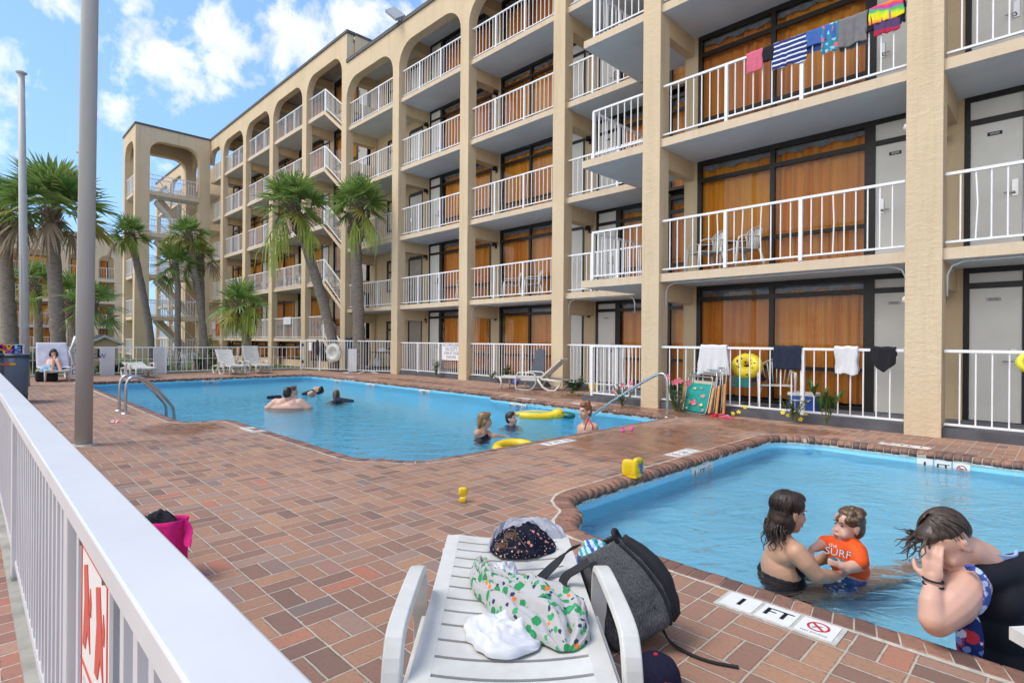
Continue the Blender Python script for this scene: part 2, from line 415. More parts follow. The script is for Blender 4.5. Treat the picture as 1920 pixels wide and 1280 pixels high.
def m_pool(name, c, tile):
    t = NT(name); p = t.pos(); x, y, z = t.sep(p)
    n = t.noise(1.1, p, 4, 0.6); col = t.mix(t.ramp(n, [(0.3, 0.0), (0.75, 1.0)]), tuple(v*0.93 for v in c), tuple(min(1, v*1.06) for v in c))
    # pale tile joints on the upper part of the walls
    sx = t.M('FRACT', t.M('DIVIDE', t.M('ADD', x, y), tile))
    jn = t.M('MINIMUM', sx, t.M('SUBTRACT', 1.0, sx))
    geo = t._geo.outputs['Normal']; nz = t.M('ABSOLUTE', t.sep(geo)[2])
    joint = t.M('MULTIPLY', t.M('LESS_THAN', jn, 0.02), t.M('LESS_THAN', nz, 0.5))
    joint = t.M('MULTIPLY', joint, t.M('GREATER_THAN', z, -0.24))
    col = t.mix(t.M('MULTIPLY', joint, 0.7), col, (0.6, 0.68, 0.68))
    st = t.ramp(t.noise(5, p, 5, 0.75), [(0.67, 0.0), (0.74, 0.7)])
    st = t.M('MULTIPLY', st, t.ramp(t.noise(0.8, p, 2), [(0.45, 0.0), (0.6, 1.0)]))
    col = t.mix(st, col, (0.03, 0.10, 0.13))
    t.bsdf(col, 0.55, 0, t.bump(t.noise(40, p), 0.1, 0.003), 0.3); return t.m
M_POOL = m_pool('pool_paint', (0.20, 0.68, 0.96), 0.23)
M_POOLS = m_pool('wading_pool_paint', (0.30, 0.71, 0.94), 0.25)
def m_water(name, tint, wave=1.0):
    t = NT(name); p = t.pos()
    x, y, z = t.sep(p)
    # ripples run long across the line of sight
    a = R(-45); q = t.comb(t.M('ADD', t.M('MULTIPLY', x, math.cos(a)), t.M('MULTIPLY', y, -math.sin(a))), t.M('ADD', t.M('MULTIPLY', x, math.sin(a)), t.M('MULTIPLY', y, math.cos(a))), 0.0)
    n1 = t.noise(2.2, t.V('MULTIPLY', q, (1.0, 1.7, 1)), 3, 0.5, 0.6)
    n2 = t.noise(7.5, t.V('MULTIPLY', q, (1.0, 1.6, 1)), 3, 0.55, 0.8)
    n3 = t.noise(0.6, q, 2)
    h = t.M('ADD', t.M('MULTIPLY', n1, 0.65), t.M('MULTIPLY', n2, 0.22))
    h = t.M('MULTIPLY', h, t.M('ADD', 0.55, t.M('MULTIPLY', n3, 0.9)))
    nrm = t.bump(h, 1.0, 0.085*wave)
    fr = t.n('Fresnel'); fr.inputs['IOR'].default_value = 1.33; t.lk(nrm, fr.inputs['Normal'])
    rf = t.n('BsdfRefraction'); rf.inputs['IOR'].default_value = 1.20; rf.inputs['Roughness'].default_value = 0.0
    rf.inputs[0].default_value = tuple(tint)+(1,); t.lk(nrm, rf.inputs['Normal'])
    gl = t.n('BsdfGlossy'); gl.inputs['Roughness'].default_value = 0.03; t.lk(nrm, gl.inputs['Normal'])
    mx = t.n('MixShader'); t.lk(fr.outputs[0], mx.inputs[0]); t.lk(rf.outputs[0], mx.inputs[1]); t.lk(gl.outputs[0], mx.inputs[2])
    t.lk(mx.outputs[0], t.out.inputs[0]); return t.m
M_WATER = m_water('pool_water', (0.86, 0.98, 1.0), 1.7)
M_WATERS = m_water('wading_pool_water', (0.93, 0.99, 1.0), 1.25)
M_CONC = simple('worn_concrete', (0.36, 0.35, 0.31), 0.9, var=0.25, scale=7, bump=0.4, bscale=80)
M_SAND = simple('pale_ground', (0.42, 0.38, 0.31), 0.95, var=0.2, scale=1.2, bump=0.3, bscale=30)
M_LAWN = simple('short_lawn', (0.075, 0.115, 0.03), 0.95, var=0.5, scale=5, bump=0.8, bscale=90, bdist=0.02)
def cloth(name, c, var=0.12, scale=14, rough=0.9):
    t = NT(name); p = t.pos()
    f = t.noise(scale, p, 4, 0.6); lo = tuple(x*(1-var) for x in c); hi = tuple(min(1, x*(1+var)) for x in c)
    t.bsdf(t.ramp(f, [(0.3, lo), (0.7, hi)]), rough, 0, t.bump(t.noise(400, p, 2), 0.15, 0.001), 0.15); return t.m
def plastic(name, c, rough=0.35, var=0.05):
    return simple(name, c, rough, var=var, scale=10, spec=0.5)
M_SHING = simple('dark_roof_trim', (0.10, 0.095, 0.095), 0.7, var=0.2, scale=5)
# ------------------------------------------------------------------ sky and sun
SUN_EL, SUN_AZ = R(58), R(236)            # azimuth of the sun, measured from +X towards +Y
w = bpy.data.worlds.new('World'); SC.world = w; w.use_nodes = True
wt = w.node_tree; wt.nodes.clear()
def world():
    t = NT.__new__(NT); t.m = None; t.t = wt; t._geo = t._tc = None
    out = t.n('OutputWorld'); bg = t.n('Background')
    sky = t.n('TexSky'); sky.sky_type = 'NISHITA'; sky.sun_disc = False; sky.sun_elevation = SUN_EL
    sky.sun_rotation = R(90)-SUN_AZ; sky.altitude = 10; sky.air_density = 1.0; sky.dust_density = 1.2; sky.ozone_density = 1.6
    d = t.V('NORMALIZE', t.gen()); x, y, z = t.sep(d)
    zz = t.M('MAXIMUM', z, 0.02)
    pl = t.comb(t.M('DIVIDE', x, t.M('ADD', zz, 0.18)), t.M('DIVIDE', y, t.M('ADD', zz, 0.18)), 0.0)
    n = t.noise(1.7, pl, 8, 0.58, 0.35)
    dens = t.M('SUBTRACT', n, 0.5)
    spots = [((560, 50), 0.16, 0.9), ((430, 85), 0.10, 1.0), ((300, 110), 0.10, 1.0), ((330, 150), 0.08, 0.9), ((650, 20), 0.13, 0.9), ((215, 200), 0.05, 0.7), ((255, 5), 0.06, 0.8), ((20, 120), 0.075, 0.8),
             ((20, 235), 0.07, 0.55), ((15, 275), 0.07, 0.6), ((590, 85), 0.08, 0.6), ((760, 20), 0.12, 0.8), ((220, 315), 0.05, 0.6), ((300, 320), 0.06, 0.7), ((410, 195), 0.03, 0.45), ((465, 140), 0.04, 0.4), ((480, -90), 0.16, 0.8), ((90, -60), 0.1, 0.7)]
    acc = None
    for (px, py), r, a in spots:
        v = ray(px, py).normalized()
        ds = t.n('VectorMath', operation='DISTANCE'); t.lk(d, ds.inputs[0]); ds.inputs[1].default_value = v
        g = t.M('MULTIPLY', t.M('SUBTRACT', 1.0, t.M('DIVIDE', ds.outputs['Value'], r*1.35), clamp=True), a*0.62)
        acc = g if acc is None else t.M('MAXIMUM', acc, g)
    # unseen white cloud added behind the camera as fill light for the facade
    back = t.M('MULTIPLY', t.ramp(t.V('DOT_PRODUCT', d, tuple(-FW)) if False else t.M('MULTIPLY', y, -1.0), [(0.05, 0.0), (0.45, 1.0)]), 0.62)
    n2 = t.noise(13, d, 6, 0.6, 0.4); n3 = t.noise(36, d, 4, 0.6)
    m_ = t.M('ADD', t.M('MULTIPLY', t.M('SUBTRACT', n2, 0.5), 0.95), t.M('MULTIPLY', t.M('SUBTRACT', n3, 0.5), 0.40))
    m_ = t.M('ADD', m_, t.M('MAXIMUM', acc, t.M('ADD', back, t.M('MULTIPLY', dens, 0.8))))
    mask = t.ramp(m_, [(0.33, 0.0), (0.50, 0.7), (0.78, 1.0)])
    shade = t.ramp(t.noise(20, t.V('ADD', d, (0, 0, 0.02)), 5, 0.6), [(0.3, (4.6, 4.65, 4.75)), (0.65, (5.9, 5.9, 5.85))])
    lowb = t.M('MULTIPLY', t.ramp(t.M('MULTIPLY', y, -1.0), [(0.0, 0.0), (0.4, 1.0)]), t.ramp(z, [(0.0, 1.0), (0.55, 0.0)]))  # added cloud is brightened near the horizon to light curtains and facade
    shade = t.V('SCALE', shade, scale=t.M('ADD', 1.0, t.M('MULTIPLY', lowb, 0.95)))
    skyc = t.mix(1.0, sky.outputs[0], (0.80, 0.92, 1.05), 'MULTIPLY')
    hz = t.ramp(z, [(0.0, 0.65), (0.5, 0.35)])
    skyc = t.mix(hz, skyc, (1.75, 3.35, 5.9))
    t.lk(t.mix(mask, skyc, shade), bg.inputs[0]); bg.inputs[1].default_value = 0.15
    t.lk(bg.outputs[0], out.inputs[0])
world()
sl = bpy.data.lights.new('sun', 'SUN'); sl.energy = 1.75; sl.angle = R(26); sl.color = (1.0, 0.93, 0.83)
so = bpy.data.objects.new('sun', sl); COL.objects.link(so); so.location = (0, 0, 30)
sd = Vector((math.cos(SUN_AZ)*math.cos(SUN_EL), math.sin(SUN_AZ)*math.cos(SUN_EL), math.sin(SUN_EL)))
so.rotation_euler = sd.to_track_quat('Z', 'Y').to_euler()
SC.view_settings.view_transform = 'Standard'; SC.view_settings.look = 'None'; SC.view_settings.gamma = 1; SC.view_settings.exposure = 0.55
SC.render.engine = 'CYCLES'
cy = SC.cycles; cy.max_bounces = 10; cy.diffuse_bounces = 5; cy.glossy_bounces = 4; cy.transmission_bounces = 8; cy.transparent_max_bounces = 12
cy.use_denoising = True; cy.sample_clamp_indirect = 8.0; cy.caustics_refractive = True; cy.caustics_reflective = False; cy.blur_glossy = 0.5
# ------------------------------------------------------------------ deck, pools, ground
def arc(cx, cy, r, a0, a1, n=6):
    return [(cx+r*math.cos(R(a0+(a1-a0)*i/n)), cy+r*math.sin(R(a0+(a1-a0)*i/n))) for i in range(n+1)]
# inner edge of the coping, water on the left hand side of the path (counter-clockwise)
POOL = [(-20.0, 2.4)] + [(-9.75, 2.4)] + arc(-9.75, 2.65, 0.25, -90, 0)[1:] + arc(-9.25, 2.80, 0.25, 180, 90)[1:] + [(-5.55, 3.05)] \
    + [(-5.45, 3.06), (-5.36, 3.10), (-5.29, 3.17), (-5.22, 3.25), (-5.13, 3.30), (-5.03, 3.34), (-4.95, 3.40), (-4.88, 3.49), (-4.85, 3.60)] + [(-4.85, 8.42)] + arc(-5.1, 8.45, 0.25, 0, 90, 5)[1:] \
    + [(-9.55, 8.72), (-9.60, 9.12), (-19.8, 9.12), (-20.0, 8.9)]
WADE = [(-2.25, 2.99), (2.6, 2.99), (2.6, 8.15), (-2.35, 8.15)] + [(-2.44, 8.13), (-2.52, 8.07), (-2.62, 8.03), (-2.72, 8.00), (-2.81, 7.93), (-2.86, 7.84), (-2.88, 7.74), (-2.88, 3.68), (-2.86, 3.58), (-2.80, 3.48), (-2.71, 3.41), (-2.62, 3.36), (-2.55, 3.29), (-2.51, 3.20), (-2.46, 3.10), (-2.38, 3.02)]
def area(p): return sum(p[i-1][0]*p[i][1]-p[i][0]*p[i-1][1] for i in range(len(p)))/2
for P_ in (POOL, WADE):
    if area(P_) < 0: P_.reverse()
def normals(p):
    n = len(p); out = []
    for i in range(n):
        a, b, c = Vector(p[i-1]), Vector(p[i]), Vector(p[(i+1) % n])
        d1 = (b-a).normalized(); d2 = (c-b).normalized()
        n1 = Vector((d1.y, -d1.x)); n2 = Vector((d2.y, -d2.x)); nm = (n1+n2)
        nm = nm.normalized() if nm.length > 1e-6 else n1
        out.append(nm/max(0.5, nm.dot(n1)))
    return out
def offset(p, d): return [tuple(Vector(q)+n_*d) for q, n_ in zip(p, normals(p))]
def tess(loops, z, mb, mi=0):
    lv = [[Vector((x, y, 0)) for x, y in l] for l in loops]; flat = [q for l in lv for q in l]; k = len(mb.v)
    mb.v += [(q.x, q.y, z) for q in flat]
    for tri in tessellate_polygon(lv):
        a, b, c = [flat[i] for i in tri]
        if (b-a).cross(c-a).z < 0: tri = (tri[0], tri[2], tri[1])
        mb.f.append(tuple(k+i for i in tri)); mb.mi.append(mi); mb.sm.append(False)
deck_outline = [(-23.6, 0.24), (6.0, 0.24), (6.0, 9.72), (-7.3, 9.72), (-7.6, 11.80), (-18.3, 11.80), (-22.4, 10.35), (-23.6, 10.35)]
mb = MB(); tess([deck_outline, offset(POOL, 0.10), offset(WADE, 0.10)], 0.0, mb)
struct(mb.build('pool_deck', M_DECK))
mb = MB()
for x0, x1 in ((-60, -23.6), (-23.6, 6.0), (6.0, 40)):
    mb.box(x0, x1, -1.75, 0.165, -0.3, -0.004 if x0 != -23.6 else -0.003)
struct(mb.build('brick_walkway', M_WALK))
mb = MB(); mb.box(-60, 40, 0.165, 0.2396, -0.3, 0.022); struct(mb.build('concrete_kerb', M_CONC))
mb = MB()
big = [(-900, -900), (900, -900), (900, 900), (-900, 900)]
tess([big, offset(POOL, 0.6), offset(WADE, 0.6)], -0.06, mb); struct(mb.build('ground', M_SAND))
mb = MB()
tess([[(-60, 0.3), (-23.62, 0.3), (-23.62, 10.3), (-22.5, 10.4), (-20.2, 11.3), (-22, 11.5), (-40, 11.5), (-60, 11.5)]], -0.02, mb)
o = mb.build('lawn', M_LAWN); tag(o, 'strip of short green lawn under the palms behind the white fence', 'lawn', kind='stuff')
def pool(name, P_, wz, fz, paint, water):
    mb = MB(); wall = offset(P_, 0.02); n = len(wall)
    for i in range(n):
        a, b = wall[i], wall[(i+1) % n]
        mb.quad((*a, fz), (*b, fz), (*b, -0.075), (*a, -0.075))
        mb.f[-1] = tuple(reversed(mb.f[-1])) if False else mb.f[-1]
    tess([wall], fz, mb)
    struct(mb.build(name+'_basin', paint))
    mb = MB(); tess([offset(P_, 0.019)], wz, mb); struct(mb.build(name+'_water', water))
    # crust of scale under the coping
    mb = MB(); sc_ = offset(P_, 0.012)
    for i in range(n):
        a, b = sc_[i], sc_[(i+1) % n]; mb.quad((*a, -0.092), (*b, -0.092), (*b, -0.07), (*a, -0.07))
    struct(mb.build(name+'_scale_line', M_SCALE))
    # coping bricks
    nm = normals(P_); L = [0.0]
    for i in range(n): L.append(L[-1]+(Vector(P_[(i+1) % n])-Vector(P_[i])).length)
    tot = L[-1]; nb = round(tot/0.0855); st = tot/nb
    def at(s):
        s %= tot
        for i in range(n):
            if s <= L[i+1]+1e-9:
                f = (s-L[i])/max(1e-9, L[i+1]-L[i]); return Vector(P_[i]).lerp(Vector(P_[(i+1) % n]), f), nm[i].lerp(nm[(i+1) % n], f)
    prof = [(0.166, 0.0), (0.160, 0.006), (0.055, 0.006), (0.030, 0.001), (0.010, -0.014), (0.0, -0.036), (0.003, -0.060), (0.016, -0.080), (0.05, -0.084)]
    mb = MB(); rnd = random.Random(3)
    for k in range(nb):
        s0 = k*st+0.0038; s1 = (k+1)*st-0.0038; k0 = len(mb.v); dz = rnd.uniform(-0.003, 0.003); do = rnd.uniform(-0.004, 0.004)
        for s in (s0, s1):
            c, nn = at(s)
            nn = nn.normalized()
            for oo, z in prof: q = c+nn*(oo+do); mb.v.append((q.x, q.y, z+dz))
        m_ = len(prof)
        for i in range(m_-1):
            mb.f.append((k0+i, k0+i+1, k0+m_+i+1, k0+m_+i)); mb.mi.append(0); mb.sm.append(i > 1)
        mb.f.append(tuple(k0+i for i in reversed(range(m_)))); mb.mi.append(0); mb.sm.append(False)
        mb.f.append(tuple(k0+m_+i for i in range(m_))); mb.mi.append(0); mb.sm.append(False)
    struct(mb.build(name+'_coping', M_COPE))
    mb = MB(); a_ = offset(P_, 0.006); b_ = offset(P_, 0.184)
    pr2 = [(0.184, 0.0022)] + [(o_+0.004, z-0.0042) for o_, z in prof[2:]]; offs = [offset(P_, o_) for o_, z in pr2]
    for i in range(n):
        j = (i+1) % n
        for q in range(len(pr2)-1): mb.quad((*offs[q+1][i], pr2[q+1][1]), (*offs[q+1][j], pr2[q+1][1]), (*offs[q][j], pr2[q][1]), (*offs[q][i], pr2[q][1]))
    struct(mb.build(name+'_mortar', M_MORT, fixn=False))
pool('pool', POOL, -0.135, -1.25, M_POOL, M_WATER)
pool('wading_pool', WADE, -0.15, -0.50, M_POOLS, M_WATERS)
# ------------------------------------------------------------------ the hotel
HOTEL = thing('hotel_building', 'long five-storey beige stucco hotel with white balcony railings and orange curtains along the pool', 'hotel', (-10, 12, 0))
ST = 2.6
def rail_mesh(mb, a, b, z, h=1.04, sp=0.155, posts=(0.33, 0.67), endpost=False, foot=0.085, bow=None):
    a = Vector(a); b = Vector(b); d = b-a; L = d.length; d.normalize(); rnd = random.Random(int(a.x*100+a.y*10+z*7))
    A = Vector((a.x, a.y, 0)); up = Vector((0, 0, 1))
    za, zb = a.z+z, b.z+z
    P = lambda s, hh: Vector((a.x+(b.x-a.x)*s/L, a.y+(b.y-a.y)*s/L, za+(zb-za)*s/L+hh))
    mb.bar(P(0, h-0.02), P(L, h-0.02), 0.042, 0.04); mb.bar(P(0, foot), P(L, foot), 0.034, 0.03)
    n = max(2, round(L/sp))
    pk = [round(p*n) for p in posts]
    if endpost: pk += [0, n]
    for i in range(n+1):
        s = min(max(L*i/n, 0.02), L-0.02)
        if i in pk: mb.bar(P(s, 0.012), P(s, h-0.04), 0.055, 0.055, up=(d.y, -d.x, 0))
        elif 0 < i < n:
            dx = rnd.gauss(0, 0.004); p0 = P(s, foot+0.015); p1 = P(s, h-0.04); pm = P(s+dx*2, h*0.55)
            if abs(dx) > 0.007: mb.bar(p0, pm, 0.017, 0.017); mb.bar(pm, p1, 0.017, 0.017)
            else: mb.bar(p0, p1, 0.017, 0.017)
def railing(a, b, z, parent=None, **kw):
    mb = MB(); rail_mesh(mb, a, b, z, **kw); return mb.build('railing', M_RAIL, parent or HOTEL)
def arch_wall(mb, x0, x1, Y, dy, zt, ztop, rx=0.85, rz=0.8, mi=0, n=8):
    """spandrel above one bay opening x0..x1 between arch crown zt and wall top"""
    xs = []
    for i in range(n+1):
        a = math.pi/2*i/n; xs.append((x0+rx*(1-math.cos(a)), zt-rz*(1-math.sin(a))))
    for i in range(n+1):
        a = math.pi/2*(n-i)/n; xs.append((x1-rx*(1-math.cos(a)), zt-rz*(1-math.sin(a))))
    for (xa, za), (xb, zb) in zip(xs, xs[1:]):
        if xb-xa > 1e-5:
            mb.quad((xa, Y, za), (xb, Y, zb), (xb, Y, ztop), (xa, Y, ztop), mi)
            mb.quad((xb, Y+dy, zb), (xa, Y+dy, za), (xa, Y+dy, ztop), (xb, Y+dy, ztop), mi)
        mb.quad((xa, Y+dy, za), (xb, Y+dy, zb), (xb, Y, zb), (xa, Y, za), mi)
    mb.quad((x0, Y, ztop), (x1, Y, ztop), (x1, Y+dy, ztop), (x0, Y+dy, ztop), mi)
def window(x0, x1, Y, z0, z1, split, parent=None, transom=None, low=0.66, curtain=M_CURT, gap=0.0, valance=True, detail=True):
    """dark framed glazing; split = x positions of the mullions"""
    par = parent or HOTEL
    mb = MB(); fw = 0.085; f0, f1 = Y-0.04, Y+0.04
    tz = transom if transom else z0+2.0
    edges = [x0+fw] + [e for s in split for e in (s-fw/2, s+fw/2)] + [x1-fw]
    mb.box(x0, x0+fw, f0, f1, z0, z1); mb.box(x1-fw, x1, f0, f1, z0, z1)
    mb.box(x0+fw, x1-fw, f0, f1, z1-fw*1.1, z1); mb.box(x0+fw, x1-fw, f0, f1, z0, z0+0.07)
    for s in split: mb.box(s-fw/2, s+fw/2, f0+0.002, f1, z0+0.07, z1-fw*1.1)
    for i in range(0, len(edges), 2):
        mb.box(edges[i], edges[i+1], f0+0.004, f1-0.004, tz, tz+fw)
        if low: mb.box(edges[i], edges[i+1], f0+0.006, f1-0.006, z0+low, z0+low+0.065)
    wn = mb.build('window', M_FRAME, par)
    mg = MB()
    for i in range(0, len(edges), 2):
        ks = [z0+0.07, tz, tz+fw, z1-fw*1.1]
        mg.quad((edges[i], Y, ks[0]), (edges[i+1], Y, ks[0]), (edges[i+1], Y, ks[1]), (edges[i], Y, ks[1]))
        mg.quad((edges[i], Y, ks[2]), (edges[i+1], Y, ks[2]), (edges[i+1], Y, ks[3]), (edges[i], Y, ks[3]))
    mg.build('glass_pane', M_GLASS, wn)
    rnd = random.Random(int(x0*31+z0*17+Y)); ph = rnd.uniform(0, 9)
    W = x1-x0; per = rnd.uniform(0.17, 0.24)
    c0 = x0+0.02+gap; c1 = x1-0.02
    nn = int((c1-c0)/per*(14 if detail else 7)); mc = MB()
    def cf(u, v):
        x = c0+(c1-c0)*u; a = 2*math.pi*(x/per)+ph+1.2*math.sin(x*2.1+ph)
        amp = (0.042+0.018*math.sin(x*3.3+ph))*(0.45+0.55*min(1, v*3))
        return (x+0.016*math.sin(a*0.5+v*2), Y+0.15+amp*math.sin(a+0.5*v)+0.3*amp*math.sin(2.3*a+1), z0+0.10+(z1-z0-0.22)*(1-v))
    mc.grid(cf, nn, 3); mc.build('curtain', curtain, wn)
    if valance:
        mv = MB()
        def vf(u, v):
            x = x0+0.03+(x1-x0-0.06)*u; a = x*9+ph
            return (x, Y+0.085+0.015*math.sin(a*2), z1-0.09-(0.10+0.022*math.sin(a*1.7)+0.012*math.sin(a*4.3))*v)
        mv.grid(vf, int(W*14), 1); mv.build('curtain_valance', M_VAL, wn)
    return wn
PLATES = {}
def door(x0, x1, Y, z0, z1, hinge='L', mat=M_DOOR, plate=None, parent=None, transom=True, lock=True):
    par = parent or HOTEL; fw = 0.07; tz = z0+2.0
    mb = MB(); mb.box(x0, x0+fw, Y-0.04, Y+0.04, z0, z1); mb.box(x1-fw, x1, Y-0.04, Y+0.04, z0, z1)
    mb.box(x0+fw, x1-fw, Y-0.04, Y+0.04, z1-0.085, z1); mb.box(x0+fw, x1-fw, Y-0.038, Y+0.04, tz, tz+0.085)
    fr = mb.build('door_frame', M_FRAME, par)
    mb = MB(); mb.box(x0+fw, x1-fw, Y-0.012, Y+0.03, tz+0.085, z1-0.085); mb.build('transom_panel', mat, fr)
    mb = MB(); mb.box(x0+fw+0.004, x1-fw-0.004, Y-0.02, Y+0.028, z0+0.012, tz-0.004); d = mb.build('door', mat, par)
    if lock:
        hx = x0+fw+0.09 if hinge == 'R' else x1-fw-0.09; s = 1 if hinge == 'R' else -1
        mb = MB(); mb.box(hx-0.035, hx+0.035, Y-0.034, Y-0.02, z0+0.86, z0+1.10)
        mb.tube([(hx, Y-0.034, z0+0.91), (hx, Y-0.085, z0+0.91)], 0.011, 6); mb.tube([(hx, Y-0.085, z0+0.91), (hx+0.12*s, Y-0.085, z0+0.905)], 0.011, 6)
        mb.build('door_handle', M_STEEL, d, fixn=True)
    if plate:
        txt, dark = plate; cx = (x0+x1)/2-0.02
        mb = MB(); mb.box(cx-0.085, cx+0.085, Y-0.026, Y-0.02, z0+1.80, z0+1.855)
        mb.text(txt, frame4((cx, Y-0.0275, z0+1.827), (1, 0, 0), (0, 0, 1)), 0.045, 1)
        mb.build('number_plate', [M_PLATE if dark else M_PLATE2, M_WHITE if dark else M_BLACK], d)
    return d
def bay_back(x0, x1, Y, z0, z1, side, plate=None, detail=True, doorw=0.74, curtain=M_CURT):
    """glazing plus door filling a bay at the back of the walkway; the door stands on the given side"""
    if side == 'R':
        m = x1-doorw; window(x0, m, Y, z0, z1, [x0+(m-x0)*0.485], curtain=curtain, detail=detail, valance=detail)
        door(m, x1, Y, z0, z1, 'R', plate=plate)
    else:
        m = x0+doorw; window(m, x1, Y, z0, z1, [m+(x1-m)*0.515], curtain=curtain, detail=detail, valance=detail)
        door(x0, m, Y, z0, z1, 'L', plate=plate)
def slab(x0, x1, y0, y1, z, th=0.155, parent=None, fm=0):
    mb = MB(); mb.box(x0, x1, y0, y1, z-th, z, {'t': 2, 'b': 1, '': 0}); return mb.build('floor_slab', [M_CURB if fm else M_FASC, M_SOFF, M_FLOOR], parent or HOTEL)
FL = [2.6, 5.2, 7.8, 10.4]; Z0G = 0.13
# ---- right hand section, nearest the camera
YR_, YRB = 9.51, 10.92
cr = [-5.98, -1.67, 2.64, 6.95]; CW = 0.42
for k, x in enumerate(cr):
    w_ = 0.38 if k == 0 else CW
    mb = MB(); mb.box(x, x+w_, YR_, YR_+0.34, 0, 13.1); mb.build('column', M_STUC, HOTEL)
    mb = MB(); xi = x+0.18 if k == 0 else x; mb.box(xi, x+w_+0.08, YRB-0.03, YRB+0.25, 0, 13.0)
    mb.build('inner_pillar', M_STUC2, HOTEL)
    for f in FL + [13.0]: mb = MB(); mb.box(xi+0.02, x+w_, YR_+0.34, YRB-0.03, f-0.155-0.36, f-0.155); mb.build('beam', M_STUC2, HOTEL)
xs0 = -7.5
slab(xs0, 9.0, YR_+0.07, 11.58, 0.13, th=0.2, fm=2).name = 'ground_slab'
for k, f in enumerate(FL): slab(xs0, 9.0, YR_+0.045, 11.74, f)
slab(xs0, 9.0, YR_+0.34, 13.2, 13.0)
sides = ['R', 'L', 'R']
for bi in range(3):
    xa, xb = cr[bi]+(0.46 if bi == 0 else 0.50), cr[bi+1]
    fx0, fx1 = cr[bi]+(0.38 if bi == 0 else CW), cr[bi+1]
    for fi, f in enumerate([Z0G]+FL):
        top = (FL+[13.0])[fi]-0.155
        num = {(0, 0): '40104', (0, 1): '40204', (0, 2): '40304', (1, 0): '40102', (1, 1): '40202', (1, 2): '40302'}.get((bi, fi))
        bay_back(xa, xb, YRB, f, top, sides[bi], plate=(num, fi > 0) if num else None)
        railing((fx0+0.02, YR_+0.10, 0), (fx1-0.02, YR_+0.10, 0), f if fi else 0.10, h=1.04 if fi else 1.11, posts=(0.32, 0.64), sp=0.158 if fi else 0.17)
for k in range(3):
    mb = MB(); arch_wall(mb, cr[k]+(0.38 if k == 0 else CW), cr[k+1], YR_, 0.34, 12.35, 13.1); mb.build('roof_arch', M_STUC, HOTEL)
# projecting end of its walkway, with a short return railing
for fi, f in enumerate([Z0G]+FL):
    z = f if fi else 0.10; h = 1.04 if fi else 1.11
    railing((-7.27, YR_+0.10, 0), (-6.00, YR_+0.10, 0), z, h=h, posts=(0.0,), sp=0.158)
    railing((-7.27, YR_+0.14, 0), (-7.27, 11.66, 0), z, h=h, posts=(0.5, 1.0), sp=0.155)
mb = MB(); mb.box(-5.86, -5.80, YRB+0.04, 13.1, 0, 13.0); mb.build('end_wall', M_STUC2, HOTEL)
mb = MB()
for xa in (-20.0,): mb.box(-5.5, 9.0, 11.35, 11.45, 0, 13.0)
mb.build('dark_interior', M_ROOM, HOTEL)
# ---- middle section
YM_, YMB = 11.58, 13.02
cm = [-22.30, -18.27, -14.21, -10.15]
for k, x in enumerate(cm):
    mb = MB(); mb.box(x, x+0.42, YM_, YM_+0.34, 0, 13.1 if k else 14.4); mb.build('column', M_STUC, HOTEL)
    mb = MB(); mb.box(x+0.03, x+0.45, YMB-0.03, YMB+0.25, 0, 13.0)
    mb.build('inner_pillar', M_STUC2, HOTEL)
    for f in FL + [13.0]: mb = MB(); mb.box(x+0.05, x+0.40, YM_+0.34, YMB-0.03, f-0.155-0.40, f-0.155); mb.build('beam', M_STUC2, HOTEL)
slab(-22.3, xs0, YM_+0.12, 13.3, 0.13, th=0.2, fm=2).name = 'ground_slab'
for f in FL: slab(-22.28, xs0, YM_+0.10, 13.3, f)
slab(-22.28, xs0+1.7, YM_+0.34, 13.3, 13.0)
for k in range(3):
    mb = MB(); arch_wall(mb, cm[k]+CW, cm[k+1], YM_, 0.34, 12.35, 13.1); mb.build('roof_arch', M_STUC, HOTEL)
mb = MB(); arch_wall(mb, cm[3]+CW, -5.98, YM_, 0.34, 12.35, 13.1); mb.build('roof_arch', M_STUC, HOTEL)
mb = MB(); mb.box(-21.86, 9, YM_-0.05, YM_+0.42, 13.1, 13.24); mb.build('roof_coping', M_SHING, HOTEL)
mb = MB(); mb.box(-21.86, -5.9, YM_+0.42, 24, 12.95, 13.12); mb.build('flat_roof', M_CONC, HOTEL)
mb = MB(); mb.box(-5.9, 9, YR_+0.3, 24, 12.96, 13.11); mb.build('flat_roof', M_CONC, HOTEL)
msides = ['R', 'L', 'R', 'L']
mx = cm + [-5.86]
for bi in range(4):
    xa, xb = mx[bi]+0.47, mx[bi+1]+(0.03 if bi < 3 else 0)
    fx0, fx1 = mx[bi]+CW, (mx[bi+1] if bi < 3 else -7.29)
    for fi, f in enumerate([Z0G]+FL):
        top = (FL+[13.0])[fi]-0.155
        if bi == 0:
            # stair lobby: plain wall, one small window, a service door at the right
            mb = MB(); mb.box(xa, xb-1.05, YMB+0.05, YMB+0.2, f, top); mb.build('lobby_wall', M_STUC2, HOTEL)
            window(xa+0.9, xa+2.0, YMB+0.045, f+0.75, top-0.35, [xa+1.5], transom=f+1.55, low=0, valance=False, detail=False)
            mb = MB(); mb.box(xb-1.05, xb, YMB+0.05, YMB+0.2, f+2.05, top); mb.build('lobby_wall', M_STUC2, HOTEL)
            door(xb-1.02, xb-0.04, YMB+0.03, f, f+2.03+0.0, 'R', mat=M_DOORM if fi < 2 else M_DOOR)
        else:
            bay_back(xa, xb, YMB, f, top, msides[bi], plate=('2%d' % (10*fi+bi), fi > 0) if bi == 3 else None, detail=True)
        if bi == 0 and fi == 0: continue
        railing((fx0+0.02, YM_+0.17, 0), (fx1-0.02, YM_+0.17, 0), f if fi else 0.10, h=1.04 if fi else 1.11, posts=(0.32, 0.66), sp=0.158 if fi else 0.112)
